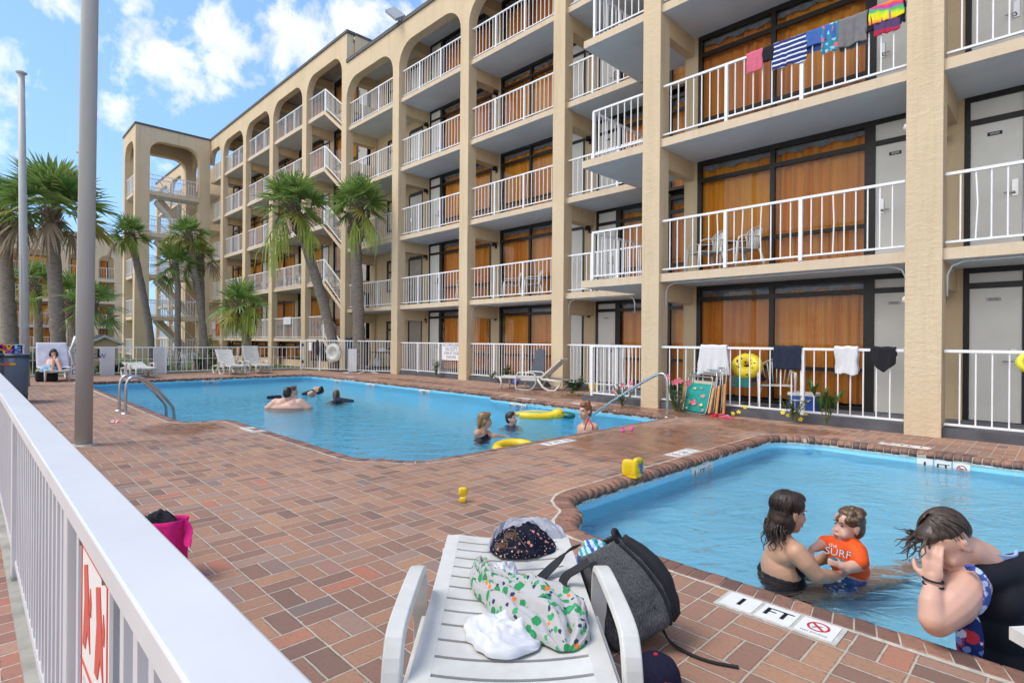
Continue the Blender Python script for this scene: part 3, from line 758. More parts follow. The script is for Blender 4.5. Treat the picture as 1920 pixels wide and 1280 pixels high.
mb = MB(); mb.box(-44, -5.9, 13.45, 13.55, 0, 13.0); mb.build('dark_interior', M_ROOM, HOTEL)
# ---- left section: half a storey higher
ZL = [1.34+ST*k for k in range(5)]
cl = [-38.20, -34.24, -30.28, -26.25, -22.30]
for k, x in enumerate(cl[:-1]):
    mb = MB(); mb.box(x, x+0.46, YM_, YM_+0.30, -0.06, 14.4); mb.build('column', M_STUC, HOTEL)
for k, x in enumerate(cl):
    if k < 4: mb = MB(); mb.box(x+0.05, x+0.45, YMB-0.03, YMB+0.25, 0, 14.3); mb.build('inner_pillar', M_STUC2, HOTEL)
    for f in ZL[1:] + [14.2]: mb = MB(); mb.box(x+0.06, x+0.38, YM_+0.34, YMB-0.03, f-0.155-0.40, f-0.155); mb.build('beam', M_STUC2, HOTEL)
lx = [-40.4] + cl
for k in range(5):
    x0, x1 = lx[k]+(0.46 if k else 0), lx[k+1]
    mb = MB(); arch_wall(mb, x0, x1, YM_, 0.30, 13.68, 14.4, rx=0.8 if k else 0.6, rz=0.85); mb.build('roof_arch', M_STUC, HOTEL)
mb = MB(); mb.box(-40.4, -21.80, YM_-0.05, YM_+0.36, 14.4, 14.52); mb.build('roof_coping', M_SHING, HOTEL)
mb = MB(); mb.box(-21.88, -21.80, YM_+0.36, 20, 13.0, 14.4, skip=''); mb.build('parapet_end_wall', M_STUC, HOTEL)
mb = MB(); mb.box(-21.95, -21.76, YM_+0.36, 20, 14.4, 14.50); mb.build('roof_coping', M_SHING, HOTEL)
mb = MB(); mb.box(-40.4, -21.88, YM_+0.3, 20, 14.1, 14.2); mb.build('flat_roof', M_CONC, HOTEL)
for f in ZL: slab(-40.4, -26.0, YM_+0.09, 13.3, f); slab(-26.0, -24.1, YM_+0.09, 13.3, f); slab(-24.1, -22.31, 12.35, 13.3, f)
slab(-40.4, -21.88, YM_+0.3, 13.3, 14.25, th=0.1)
for k in range(5):
    x0, x1 = lx[k]+(0.46 if k else 0.1), lx[k+1]
    for fi, f in enumerate(ZL):
        top = (ZL[1:]+[14.15])[fi]-0.155
        w0, w1 = lx[k]+0.47, lx[k+1]+0.03
        if k == 1 or k == 3: bay_back(w0, w1, YMB, f, top, 'R', detail=False)
        elif k in (2,):
            mb = MB(); mb.box(w0, w0+0.75, YMB, YMB+0.15, f, top); mb.build('lobby_wall', M_STUC2, HOTEL)
            window(w0+0.75, w1, YMB, f, top, [w0+2.0], valance=False, detail=False)
        elif k == 4: bay_back(w0, w1-0.25, YMB, f, top, 'R', detail=False, doorw=0.95)
        else: window(lx[k]+0.1, w1, YMB, f, top, [lx[k]+1.2], valance=False, detail=False)
        if k < 4: railing((x0+0.02, YM_+0.16, 0), (x1-0.02, YM_+0.16, 0), f, posts=(0.33, 0.67), sp=0.155, foot=0.05)
        else: railing((x0+0.02, YM_+0.16, 0), (-24.12, YM_+0.16, 0), f, posts=(1.0,), sp=0.155, foot=0.05)
    # half-basement below the first walkway
    mb = MB(); mb.box(lx[k]+0.4, lx[k+1]+0.06, YM_+0.55, YM_+0.7, -0.06, 0.25); mb.build('lobby_wall', M_STUC2, HOTEL)
    if k < 4: window(lx[k]+0.47, lx[k+1], YM_+0.62, 0.25, 1.18, [lx[k]+2.0], transom=0.85, low=0, valance=False, detail=False)
# stair flights between the half levels
for fi, f in enumerate(ZL):
    mb = MB(); n = 8; X0, X1 = -24.1, -22.31; dx = (X1-X0)/n; dz = 1.3/n
    y0, y1 = YM_+0.10, YM_+0.80
    for i in range(n):
        mb.box(X0+dx*i, X0+dx*(i+1), y0+0.03, y1, f-dz*(i+1)-0.03, f-dz*(i+1)+0.0)
    for y in (y0, y1-0.05):
        mb.prism([(X0-0.02, y, f-0.155), (X1, y, f-1.3-0.155), (X1, y, f-1.3), (X0+0.25, y, f-0.2), (X0, y, f)], (0, 0.05, 0))
    mb.build('stair_flight', M_FASC, HOTEL, fixn=True)
    railing((-24.10, y0+0.05, 0), (-22.33, y0+0.05, -1.3), f, posts=(0.0,), sp=0.155, h=1.02, foot=0.16)
# sconces on the inner pillars
def sconce(x, y, z):
    mb = MB(); mb.box(x-0.04, x+0.04, y-0.03, y, z-0.10, z+0.06)
    prof = [(0.0, 0.09), (0.06, 0.085), (0.085, 0.03), (0.085, -0.02)]
    mb.lathe((x, y-0.10, z), prof, 10); mb.build('wall_lamp', M_FRAME, HOTEL)
for x in (-13.95, -9.95, -17.95):
    for f in (Z0G, 2.6, 5.2, 7.8): sconce(x+0.02, YMB-0.03, f+1.95)
for f in (Z0G, 2.6, 5.2): sconce(-1.45, YRB-0.03, f+1.85)
def wallbox(x, y, z):
    mb = MB(); mb.lathe((x, y, z), [(0.0, 0.02), (0.03, 0.018), (0.045, -0.03), (0.03, -0.08), (0.0, -0.09)], 10); mb.build('bulkhead_lamp', M_PLAST, HOTEL)
wallbox(-1.70, YR_+0.2, 1.95); wallbox(-1.70, YR_+0.2, 4.45)
# conduit curving under the first slab edge
for xa, xb in ((-5.58, -1.69), (-1.23, 2.6), (-9.72, -7.6), (-13.8, -10.17)):
    yy = (YR_ if xa > -6 else YM_)+0.22
    mb = MB(); mb.tube([(xa+0.01, yy, 1.95), (xa+0.01, yy, 2.25), (xa+0.06, yy, 2.37), (xa+0.2, yy, 2.425), (xb-0.2, yy, 2.425), (xb-0.06, yy, 2.37), (xb-0.01, yy, 2.25), (xb-0.01, yy, 2.0)], 0.013, 6)
    mb.build('conduit', M_SOFF, HOTEL)
# ---- wing beyond the stair tower
for x in np.arange(-55.0, -44.0, 3.96):
    mb = MB(); mb.box(x, x+0.46, YM_, YM_+0.3, -0.06, 14.4); mb.build('column', M_STUC, HOTEL)
    mb = MB(); arch_wall(mb, x+0.46, x+3.96, YM_, 0.3, 13.68, 14.4); mb.build('roof_arch', M_STUC, HOTEL)
    for f in ZL: railing((x+0.48, YM_+0.16, 0), (x+3.94, YM_+0.16, 0), f, posts=(0.33, 0.67), foot=0.05)
for f in ZL: slab(-55, -43.8, YM_+0.09, 13.3, f)
mb = MB(); mb.box(-55.1, -43.2, YM_-0.05, YM_+0.36, 14.4, 14.52); mb.build('roof_coping', M_SHING, HOTEL)
mb = MB(); mb.box(-55, -43.2, 13.2, 20, -0.06, 14.1); mb.build('back_wall', M_STUC2, HOTEL)
mb = MB(); mb.box(-43.2, -40.4, 13.3, 20, -0.06, 14.1); mb.build('back_wall', M_STUC2, HOTEL)
# ------------------------------------------------------------------ stair tower standing out from the front
TOW = thing('stair_tower', 'open beige stair tower with arched tops standing forward of the hotel at the far left', 'stair tower', (-42, 9.5, 0))
TX0, TX1, TY0, TY1 = -43.9, -40.26, 7.38, 11.56
for (x0, x1, y0, y1) in ((TX1-0.5, TX1, TY0, TY0+0.76), (TX1-0.5, TX1, TY1-0.63, TY1), (TX0, TX0+0.5, TY0, TY0+0.76), (TX0, TX0+0.5, TY1-0.63, TY1)):
    mb = MB(); mb.box(x0, x1, y0, y1, -0.06, 14.38); mb.build('column', M_STUC, TOW)
def arch_wall_x(mb, y0, y1, X, dx, zt, ztop, ry, rz):
    t = MB(); arch_wall(t, y0, y1, 0, dx, zt, ztop, ry, rz); k = len(mb.v)
    mb.v += [(X-p[1], p[0], p[2]) for p in t.v]; mb.f += [tuple(k+i for i in q) for q in t.f]; mb.mi += t.mi; mb.sm += t.sm
for X in (TX1, TX0+0.5):
    mb = MB(); arch_wall_x(mb, TY0+0.76, TY1-0.63, X, 0.5, 13.62, 14.38, 0.75, 0.75); mb.build('roof_arch', M_STUC, TOW, fixn=False)
for Y in (TY0, TY1-0.3):
    mb = MB(); arch_wall(mb, TX0+0.5, TX1-0.5, Y, 0.3, 13.62, 14.38, rx=0.8, rz=1.0); mb.build('roof_arch', M_STUC, TOW)
mb = MB(); mb.box(TX0-0.05, TX1+0.05, TY0-0.05, TY1, 14.38, 14.50); mb.build('roof_coping', M_SHING, TOW)
for k, f in enumerate([0.13+ST*j if j == 0 else ST*j for j in range(5)]):
    if k:
        slab(TX1-1.25, TX1-0.03, TY0+0.3, TY1-0.3, f+0.07, th=0.26, parent=TOW); slab(TX0+0.03, TX1-1.25, TY0+0.1, TY0+1.3, f+0.07, th=0.22, parent=TOW)
    railing((TX1-0.12, TY0+0.78, 0), (TX1-0.12, TY1-0.65, 0), f+0.07, parent=TOW, posts=(0.45,), sp=0.15)
    railing((TX0+0.5, TY0+0.12, 0), (TX1-0.5, TY0+0.12, 0), f+0.07, parent=TOW, posts=(0.5,), sp=0.15)
    railing((TX1-1.2, TY0+0.8, 0), (TX1-1.2, TY1-0.5, 0), f+0.07, parent=TOW, posts=(0.5,), sp=0.15)
    railing((TX0+0.15, TY0+0.8, 0), (TX0+0.15, TY1-0.6, 0), f+0.07, parent=TOW, posts=(0.5,), sp=0.15)
    if k:
        mb = MB(); n = 12; ya, yb = TY0+1.5, TY1-0.4; za, zb = f+0.07, f-ST+0.07
        dy = (yb-ya)/n; dz = (za-zb)/n
        for i in range(n): mb.box(TX1-2.4, TX1-1.3, ya+dy*i, ya+dy*(i+1), za-dz*(i+1)-0.04, za-dz*(i+1))
        for x in (TX1-1.3, TX1-2.4): mb.prism([(x, ya-0.05, za-0.32), (x, yb, zb-0.32), (x, yb, zb), (x, ya+0.1, za)], (0.06, 0, 0))
        mb.quad((TX1-2.4, ya, za-0.30), (TX1-1.3, ya, za-0.30), (TX1-1.3, yb, zb-0.30), (TX1-2.4, yb, zb-0.30), 1)
        mb.build('stair_flight', [M_FASC, M_SOFF], TOW, fixn=True)
        railing((TX1-1.36, ya, 0), (TX1-1.36, yb, -ST), f+0.07, parent=TOW, posts=(0.5,), sp=0.3)
# ------------------------------------------------------------------ far wing on the left, across the lawn
FAR = thing('far_hotel_wing', 'distant four-storey beige wing with arched top balconies behind the palms at far left', 'hotel', (-70, 5, 0))
FXX = -70.0
bays = [(-6.2, -2.0), (-1.4, 2.2), (3.0, 6.45), (7.3, 9.3), (9.75, 11.1)]
edges = [-9] + [e for b in bays for e in b] + [12.2]
mb = MB()
for i in range(0, len(edges), 2): mb.box(FXX-0.5, FXX, edges[i], edges[i+1], -0.06, 11.5)
for y0, y1 in bays: arch_wall_x(mb, y0, y1, FXX, 0.5, 9.75, 11.5, 0.6, 0.75)
mb.build('facade', M_STUC, FAR)
mb = MB(); mb.box(FXX-0.55, FXX+0.08, -9, 12.2, 11.5, 11.85)
mb.build('tiled_roof_edge', M_SHING, FAR)
mb = MB()
for i in range(52): y = -8.9+i*0.405; mb.box(FXX+0.08, FXX+0.16, y, y+0.2, 11.45, 11.8)
mb.build('roof_tiles', M_FASC, FAR)
mb = MB(); mb.box(FXX-2.5, FXX-2.0, -9, 12.2, -0.06, 11.5); mb.build('back_wall', M_STUC2, FAR)
for f in (0.2, 2.55, 5.1, 7.35):
    mb = MB(); mb.box(FXX-2.0, FXX+0.05, -9, 12.2, f-0.3, f, {'t': 1, '': 0}); mb.build('floor_slab', [M_FASC, M_FLOOR], FAR)
    for y0, y1 in bays:
        railing((FXX-0.1, y0, 0), (FXX-0.1, y1, 0), f, parent=FAR, sp=0.22, posts=(0.5,), h=1.15)
        mb = MB(); mb.box(FXX-2.05, FXX-1.93, y0+0.45, y1-0.3, f, f+2.05); wn = mb.build('window', M_FRAME, FAR)
        mb = MB(); nw = 14
        mb.grid(lambda u, v: (FXX-1.90+0.03*math.sin(u*40), y0+0.5+(y1-y0-0.9)*u, f+0.1+1.85*v), 40, 1); mb.build('curtain', M_CURT, wn)
# floodlight on the roof edge
fl = thing('floodlight', 'grey floodlight tilted on the roof edge of the hotel', 'floodlight', tuple(FY(748, 42, 11.6)))
p = FY(741, 26, 11.5); q = FY(748, 44, 11.65)
mb = MB(); mb.tube([q, q+Vector((0, 0, 0.25)), p+Vector((0.0, 0.05, -0.06))], 0.04, 8); mb.build('bracket', simple('flood_grey', (0.25, 0.26, 0.28), 0.5), fl)
mb = MB(); ax = (FY(750, 36, 11.5)-FY(728, 18, 11.5)); ax = ax.normalized()
mb.obox(p, ax*0.48, Vector((0, 0.25, 0.18)).normalized()*0.26, ax.cross(Vector((0, 0.25, 0.18))).normalized()*0.05); hd = mb.build('lamp_head', simple('flood_head', (0.30, 0.31, 0.33), 0.5), fl)
mb = MB(); nz = ax.cross(Vector((0, 0.25, 0.18))).normalized(); nz = nz if nz.z < 0 else -nz
for k in (-1, 0, 1): mb.obox(p+nz*0.055+ax*0.3*k, ax*0.12, Vector((0, 0.25, 0.18)).normalized()*0.2, nz*0.006)
mb.build('led_panel', M_WHITE, hd)
# ------------------------------------------------------------------ fences, poles, palms, plants
NF = thing('pool_fence', 'white painted railing fence running close past the camera along the brick walkway', 'fence', (-5, 0.21, 0))
FXA, FXB, FYC, FZ = -23.3, 3.0, 0.212, 0.925
mb = MB(); mb.box(FXA, FXB, FYC-0.048, FYC+0.048, FZ-0.045, FZ); mb.build('top_rail', M_FENCE, NF, bevel=0.004)
mb = MB(); mb.box(FXA, FXB, FYC-0.018, FYC+0.018, 0.085, 0.12); mb.build('bottom_rail', M_FENCE, NF)
mb = MB(); x = FXA+0.1
while x < FXB:
    mb.box(x-0.016, x+0.016, FYC-0.016, FYC+0.016, 0.12, FZ-0.045); x += 0.105
o = mb.build('pickets', M_FENCE, NF); o['kind'] = 'stuff'
for k in range(13):
    x = FXA+0.05+2.15*k
    mb = MB(); mb.box(x-0.032, x+0.032, FYC-0.032, FYC+0.032, 0.023, FZ-0.0455); mb.build('post', M_FENCE, NF, bevel=0.003)
    mb = MB(); mb.box(x-0.06, x+0.06, FYC-0.032, FYC+0.06, 0.0225, 0.032); mb.build('post_base', M_STEEL, NF)
# board wired to the outer face of that fence: red pictures, small print
M_SIGN = simple('sign_white', (0.78, 0.77, 0.76), 0.45, var=0.03); M_SRED = simple('sign_red', (0.62, 0.10, 0.07), 0.5, var=0.06); M_SGREY = simple('sign_print', (0.22, 0.22, 0.24), 0.6)
_a, _b = FY(160, 990, FYC-0.02), FY(214, 1068, FYC-0.02)
sx0, sx1, sz0, sz1 = _a.x, _b.x, 0.22, 0.855; SW = sx1-sx0; SC_ = SW/0.71; sm_ = lambda x: sx0+(x+1.33)*SC_; zm_ = lambda z: sz0+(z-0.30)*(sz1-sz0)/0.5
sg = thing('warning_sign', 'white warning board with red pictures and small print wired to the near white fence', 'sign', (-1, 0.17, 0.5))
ys = FYC-0.0265
mb = MB(); mb.box(sx0, sx1, ys, ys+0.006, sz0, sz1); bd = mb.build('sign_board', M_SIGN, sg)
mb = MB(); e = 0.012
for (a, b, c, d) in ((sx0+e, sx1-e, sz1-e-0.012, sz1-e), (sx0+e, sx1-e, sz0+e, sz0+e+0.012), (sx0+e, sx0+e+0.008, sz0+e+.012, sz1-e-.012), (sx1-e-0.008, sx1-e, sz0+e+.012, sz1-e-.012), (sx0+e, sx1-e, zm_(0.585), zm_(0.592))):
    mb.box(a, b, ys-0.0015, ys, c, d, 0)
def onsign(pts, mi=0): mb.prism([(sm_(x), ys-0.0018, zm_(z)) for x, z in pts], (0, 0.0018, 0), mi)
for cx in (-1.15, -0.83):                    # kneeling figures in red
    onsign([(cx-0.10, 0.62), (cx-0.05, 0.70), (cx-0.07, 0.755), (cx+0.02, 0.765), (cx+0.07, 0.70), (cx+0.10, 0.63), (cx+0.03, 0.66), (cx-0.03, 0.62)])
    onsign([(cx+0.085, 0.70), (cx+0.115, 0.69), (cx+0.125, 0.715), (cx+0.10, 0.735)])
onsign([(-1.27, 0.36), (-1.05, 0.345), (-0.9, 0.40), (-1.10, 0.42)]); onsign([(-0.86, 0.34), (-0.68, 0.34), (-0.68, 0.41), (-0.80, 0.40)])
for r_ in range(6):
    mb.text('RISK OF DROWNING  WATCH CHILDREN AT ALL TIMES'[(r_ % 3)*3:][:34], frame4(((sx0+sx1)/2, ys-0.0016, zm_(0.565-0.026*r_)), (1, 0, 0), (0, 0, 1)), 0.026*SC_, 1)
mb.build('sign_print', [M_SRED, M_SGREY], bd)
mb = MB()
for x in (sx0+0.03, sx1-0.03): mb.tube([(x, ys-0.004, sz1-0.02), (x, ys-0.006, sz1+0.02), (x, FYC, sz1+0.04)], 0.003, 6)
mb.build('wire_tie', M_STEEL, sg)
# fence at the far end of the deck
FF = thing('far_fence', 'white picket railing with wide white post boards at the far end of the pool deck', 'fence', (-23.2, 5, 0))
a, b = Vector((-23.35, 0.35, 0)), Vector((-22.85, 10.02, 0))
for k in range(4):
    p, q = a.lerp(b, k/4), a.lerp(b, (k+1)/4); mb = MB(); rail_mesh(mb, p, q, 0, h=0.98, sp=0.17, posts=(0.0,)); mb.build('railing', M_RAIL, FF)
mb = MB(); mb.bar(a+Vector((0, 0, 0.55)), b+Vector((0, 0, 0.55)), 0.015); mb.build('middle_wire', M_RAIL, FF)
for px in (202, 299): c = FX(px, 680, -23.14); mb = MB(); mb.box(c.x-0.04, c.x+0.04, c.y-0.19, c.y+0.19, 0.0, 0.97); mb.build('post_board', M_FENCE, FF)
GF = thing('gate_fence', 'taller white railing with a gate holding the life ring beside the hotel', 'fence', (-20.5, 11, 0))
ga, gm, gb = Vector((-22.75, 10.05, 0)), Vector((-21.75, 10.4, 0)), Vector((-18.30, 11.72, 0))
for p, q, pp in ((ga, gm, (0.0,)), (gm, gb, (0.0, 1.0))):
    mb = MB(); rail_mesh(mb, p, q, 0, h=1.26, sp=0.13, posts=pp); mb.build('railing', M_RAIL, GF)
mb = MB()
for z in (0.3, 1.0): c = ga.lerp(gm, 0.14); mb.box(c.x-0.03, c.x+0.05, c.y-0.06, c.y-0.01, z, z+0.12)
mb.build('hinge', M_FRAME, GF)
c = ga.lerp(gm, 0.55); mb = MB(); mb.box(c.x-0.13, c.x+0.13, c.y-0.05, c.y-0.03, 0.82, 1.18); mb.build('gate_notice', M_SIGN, GF)
ring = thing('life_ring', 'white round life ring hanging on the white gate fence', 'life ring', tuple(G(626, 692)))
c = FD(626, 661, (gm.lerp(gb, 0.33)).dot(FW)-0.10)
gd = (gb-gm).normalized(); gn = Vector((gd.y, -gd.x, 0))
def torus(mb, c, R_, r, ax, n=36, m_=12, mi=0, fn=None):
    ax = Vector(ax).normalized(); x = ax.orthogonal().normalized(); y = ax.cross(x); k0 = len(mb.v)
    for i in range(n):
        a = 2*math.pi*i/n; d = x*math.cos(a)+y*math.sin(a)
        for j in range(m_):
            b = 2*math.pi*j/m_; mb.v.append(tuple(Vector(c)+d*(R_+r*math.cos(b))+ax*r*math.sin(b)))
    for i in range(n):
        for j in range(m_):
            mb.f.append((k0+i*m_+j, k0+((i+1) % n)*m_+j, k0+((i+1) % n)*m_+(j+1) % m_, k0+i*m_+(j+1) % m_)); mb.mi.append(fn(i, j) if fn else mi); mb.sm.append(True)
mb = MB(); torus(mb, c, 0.27, 0.105, gn); mb.build('ring', M_PLAST, ring)
mb = MB(); mb.lathe(c, [(0.165, 0.02), (0.15, -0.02), (0.0, -0.03)], 24, axis=gn); mb.build('hub_cover', M_PLAST, ring)
mb = MB()
for a in range(4):
    t0 = a*math.pi/2+0.4; pts = [c+gn*0.06+(gd*math.cos(t0+u*1.2)+Vector((0, 0, 1))*math.sin(t0+u*1.2))*(0.36+0.03*math.sin(u*3.1)) for u in np.linspace(0, 1, 7)]; mb.tube(pts, 0.012, 5)
mb.build('grab_rope', M_SIGN, ring)
bo = thing('ring_board', 'white slatted board leaning on the gate fence beside the life ring', 'board', tuple(G(661, 696)))
mb = MB(); cc = FD(661, 675, gm.lerp(gb, 0.48).dot(FW)-0.06)
for k in range(5): mb.obox(cc+gd*(0.085*(k-2)), gd*0.039, gn*0.012, Vector((0, 0, 0.45)))
mb.build('slats', M_FENCE, bo)
sk = thing('black_flotation_vest', 'dark vest hanging over the top of the white gate', 'vest', tuple(FD(594, 660, 21.6)))
mb = MB(); c = FD(595, 652, gm.dot(FW)-0.12)
mb.ell(c, (0.09, 0.07, 0.30), 10, 8); mb.ell(c+Vector((0, 0, 0.2)), (0.06, 0.06, 0.14), 8, 6); mb.build('vest_body', cloth('vest_dark', (0.05, 0.045, 0.06)), sk)
# poles
def m_galv():
    t = NT('grey_pole_paint'); p = t.pos(); n = t.noise(3, t.V('MULTIPLY', p, (1, 1, 0.15)), 4, 0.6)
    t.bsdf(t.ramp(n, [(0.3, (0.44, 0.43, 0.41)), (0.7, (0.54, 0.53, 0.51))]), 0.5, 0.0, t.bump(t.noise(60, p), 0.06, 0.002), 0.35); return t.m
M_POLE = m_galv()
b = G(156.5, 834); lp = thing('light_pole', 'tall thick grey metal pole standing on the brick deck beside the pool ladder', 'pole', tuple(b))
lean = (FD(168.5, 0, b.dot(FW)) - b); lean = lean*(1.0/lean.z)
mb = MB(); mb.tube([b, b+lean*11.5], [0.088, 0.083], 24); mb.build('shaft', M_POLE, lp)
mb = MB(); mb.lathe(b, [(0.13, 0.0), (0.125, 0.012), (0.09, 0.016)], 20); mb.build('base_mortar', M_MORT, lp)
mb = MB(); z0 = FD(150, 285, b.dot(FW)).z; ps = b+lean*z0-RT*0.10
mb.tube([ps+RT*0.03, ps-RT*0.03], 0.012, 6); mb.tube([ps-Vector((0, 0, 0.09)), ps+Vector((0, 0, 0.09))], [0.006, 0.012], 6); mb.build('cleat', M_STEEL, lp)
mb = MB(); ps = b+lean*1.2-RT*0.105
mb.tube([b+lean*3.9-RT*0.098, ps+Vector((0, 0, 0.45)), ps], 0.006, 5)
for k in range(6): mb.tube([ps+RT*(0.012*math.cos(k)-0.005)+Vector((0, 0, 0.10)), ps-RT*0.03-FW*(0.02+0.008*k)+Vector((0, 0, -0.08)), ps+RT*(-0.005)-FW*0.02+Vector((0, 0, -0.20-0.012*k))], 0.010, 5)
mb.build('rope', M_SIGN, lp)
tp = FD(47, 700, 14.6); tp.z = 0; fp = thing('slim_pole', 'slim weathered grey pole with a flat cap at far left', 'pole', tuple(tp))
ln = FD(40, 140, tp.dot(FW))-tp
mb = MB(); mb.tube([tp, tp+ln], [0.105, 0.072], 14); mb.build('shaft', M_POLE, fp)
mb = MB(); mb.lathe(tp+ln, [(0.05, 0), (0.11, 0.02), (0.13, 0.05), (0.05, 0.09), (0, 0.1)], 12); mb.build('cap', M_POLE, fp)
mb = MB(); q = tp+ln*0.10; 
for s in (-1, 1): mb.tube([tp+ln*0.42+RT*0.02*s-FW*0.1, q-FW*0.12+RT*0.02*s, q-FW*0.13+RT*0.06*s-Vector((0, 0, 0.10))], 0.008, 5)
mb.build('halyard', M_POLE, fp)
# small gabled hut behind the fence
hx = -31.0; hut = thing('garden_hut', 'small tan hut with a white trimmed gable roof behind the far fence', 'hut', tuple(FX(195, 700, hx)))
yl, yr = FX(168, 690, hx).y, FX(221, 690, hx).y; zr = FX(196, 630, hx).z; ze = FX(222, 643, hx).z; yc = (yl+yr)/2
mb = MB(); mb.prism([(hx, yl, -0.06), (hx, yr, -0.06), (hx, yr, ze), (hx, yc, zr-0.05), (hx, yl, ze)], (-3.0, 0, 0)); mb.build('wall', M_STUC2, hut, fixn=True)
mb = MB()
for y0, y1 in ((yl-0.18, yc), (yr+0.18, yc)): mb.prism([(hx+0.15, y0, ze-0.10), (hx+0.15, y1, zr-0.02), (hx+0.15, y1, zr+0.08), (hx+0.15, y0, ze)], (-3.3, 0, 0))
mb.build('roof', M_SHING, hut, fixn=True)
mb = MB()
for y0, y1 in ((yl-0.2, yc), (yr+0.2, yc)): mb.prism([(hx+0.16, y0, ze-0.12), (hx+0.16, y1, zr-0.06), (hx+0.16, y1, zr+0.06), (hx+0.16, y0, ze)], (0.05, 0, 0))
mb.build('gable_trim', M_FENCE, hut, fixn=True)
mb = MB(); yw = FX(188, 670, hx).y; mb.box(hx+0.002, hx+0.03, yw-0.1, yw+0.13, 0.4, 0.78); mb.build('louvre', M_FRAME, hut)
# --- palms
def m_frond(name, a, b, tip):
    t = NT(name); r = t.island(); u = t.sep(t.uv())[0]
    c = t.ramp(r, [(0.0, a), (1.0, b)]); c = t.mix(t.ramp(u, [(0.72, 0.0), (1.0, 0.8)]), c, tip)
    p = t.n('BsdfPrincipled'); t.lk(c, p.inputs['Base Color']); p.inputs['Roughness'].default_value = 0.45; p.inputs['Specular IOR Level'].default_value = 0.35
    tr = t.n('BsdfTranslucent'); t.lk(c, tr.inputs[0]); mx = t.n('MixShader'); mx.inputs[0].default_value = 0.32
    t.lk(p.outputs[0], mx.inputs[1]); t.lk(tr.outputs[0], mx.inputs[2]); t.lk(mx.outputs[0], t.out.inputs[0]); return t.m
M_FR = m_frond('palm_frond_green', (0.075, 0.18, 0.045), (0.29, 0.40, 0.10), (0.46, 0.45, 0.2))
M_FRY = m_frond('palm_frond_yellowing', (0.22, 0.24, 0.04), (0.40, 0.33, 0.08), (0.45, 0.36, 0.16))
M_FRD = m_frond('palm_frond_dead', (0.20, 0.14, 0.09), (0.34, 0.26, 0.18), (0.36, 0.28, 0.2))
M_SEED = m_frond('palm_seed_strands', (0.28, 0.36, 0.06), (0.45, 0.52, 0.12), (0.5, 0.5, 0.2))
def m_trunk():
    t = NT('palm_trunk_bark'); p = t.pos()
    n = t.noise(5, t.V('MULTIPLY', p, (1, 1, 5.0)), 5, 0.65); n2 = t.noise(30, p, 4, 0.7)
    c = t.ramp(t.M('ADD', t.M('MULTIPLY', n, 0.7), t.M('MULTIPLY', n2, 0.3)), [(0.3, (0.15, 0.12, 0.098)), (0.55, (0.31, 0.265, 0.225)), (0.75, (0.44, 0.39, 0.34))])
    t.bsdf(c, 0.9, 0, t.bump(t.M('ADD', n, t.M('MULTIPLY', n2, 0.5)), 0.9, 0.03), 0.2); return t.m
M_TRUNK = m_trunk()
M_BOOT = simple('palm_leaf_base', (0.20, 0.155, 0.115), 0.9, var=0.45, scale=9, bump=0.7, bscale=40, bdist=0.02)
def frond(mb, hub, d, Lp, Lf, rnd, mi, droop=0.25, nl=24):
    """a fan leaf: petiole from the hub along d, then a fan of narrow blades"""
    d = Vector(d).normalized(); side = d.cross(Vector((0, 0, 1)))
    side = side.normalized() if side.length > 0.1 else Vector((1, 0, 0)); up = side.cross(d).normalized()
    roll = rnd.gauss(0, 0.35); side, up = side*math.cos(roll)+up*math.sin(roll), up*math.cos(roll)-side*math.sin(roll)
    e = hub+d*Lp*0.5+up*Lp*0.05; f = hub+d*Lp-Vector((0, 0, 1))*Lp*droop*0.35
    mb.tube([hub, e, f], [0.022, 0.016, 0.011], 4, mi=mi, caps=False)
    d2 = (f-e).normalized()
    for k in range(nl):
        a = (k/(nl-1)-0.5)*2*R(118); a += rnd.gauss(0, 0.03)
        L = Lf*(0.62+0.38*math.cos(a*0.72))*rnd.uniform(0.88, 1.06)
        v = (d2*math.cos(a)+side*math.sin(a)+up*(0.22*abs(math.sin(a))-0.05)).normalized()
        w_ = 0.036*(Lf/0.9)*rnd.uniform(0.8, 1.2); wv = up.cross(v)
        wv = wv.normalized()*w_ if wv.length > 0.05 else side*w_
        k0 = len(mb.v); dz = droop*rnd.uniform(0.5, 1.5); fold = up*w_*0.5
        for q, (s, wf) in enumerate(((0.04, 0.35), (0.35, 1.0), (0.70, 0.75), (1.0, 0.06))):
            c = f+v*L*s-Vector((0, 0, 1))*(dz*L*s**2.2*0.75)
            mb.v += [tuple(c-wv*wf+fold*wf), tuple(c+wv*wf+fold*wf*0.2)]
        for q in range(3):
            i = k0+q*2; mb.f.append((i, i+1, i+3, i+2)); mb.mi.append(mi); mb.sm.append(False)
            u0, u1 = q/3, (q+1)/3; mb.uv[len(mb.f)-1] = [(u0, 0), (u0, 1), (u1, 1), (u1, 0)]
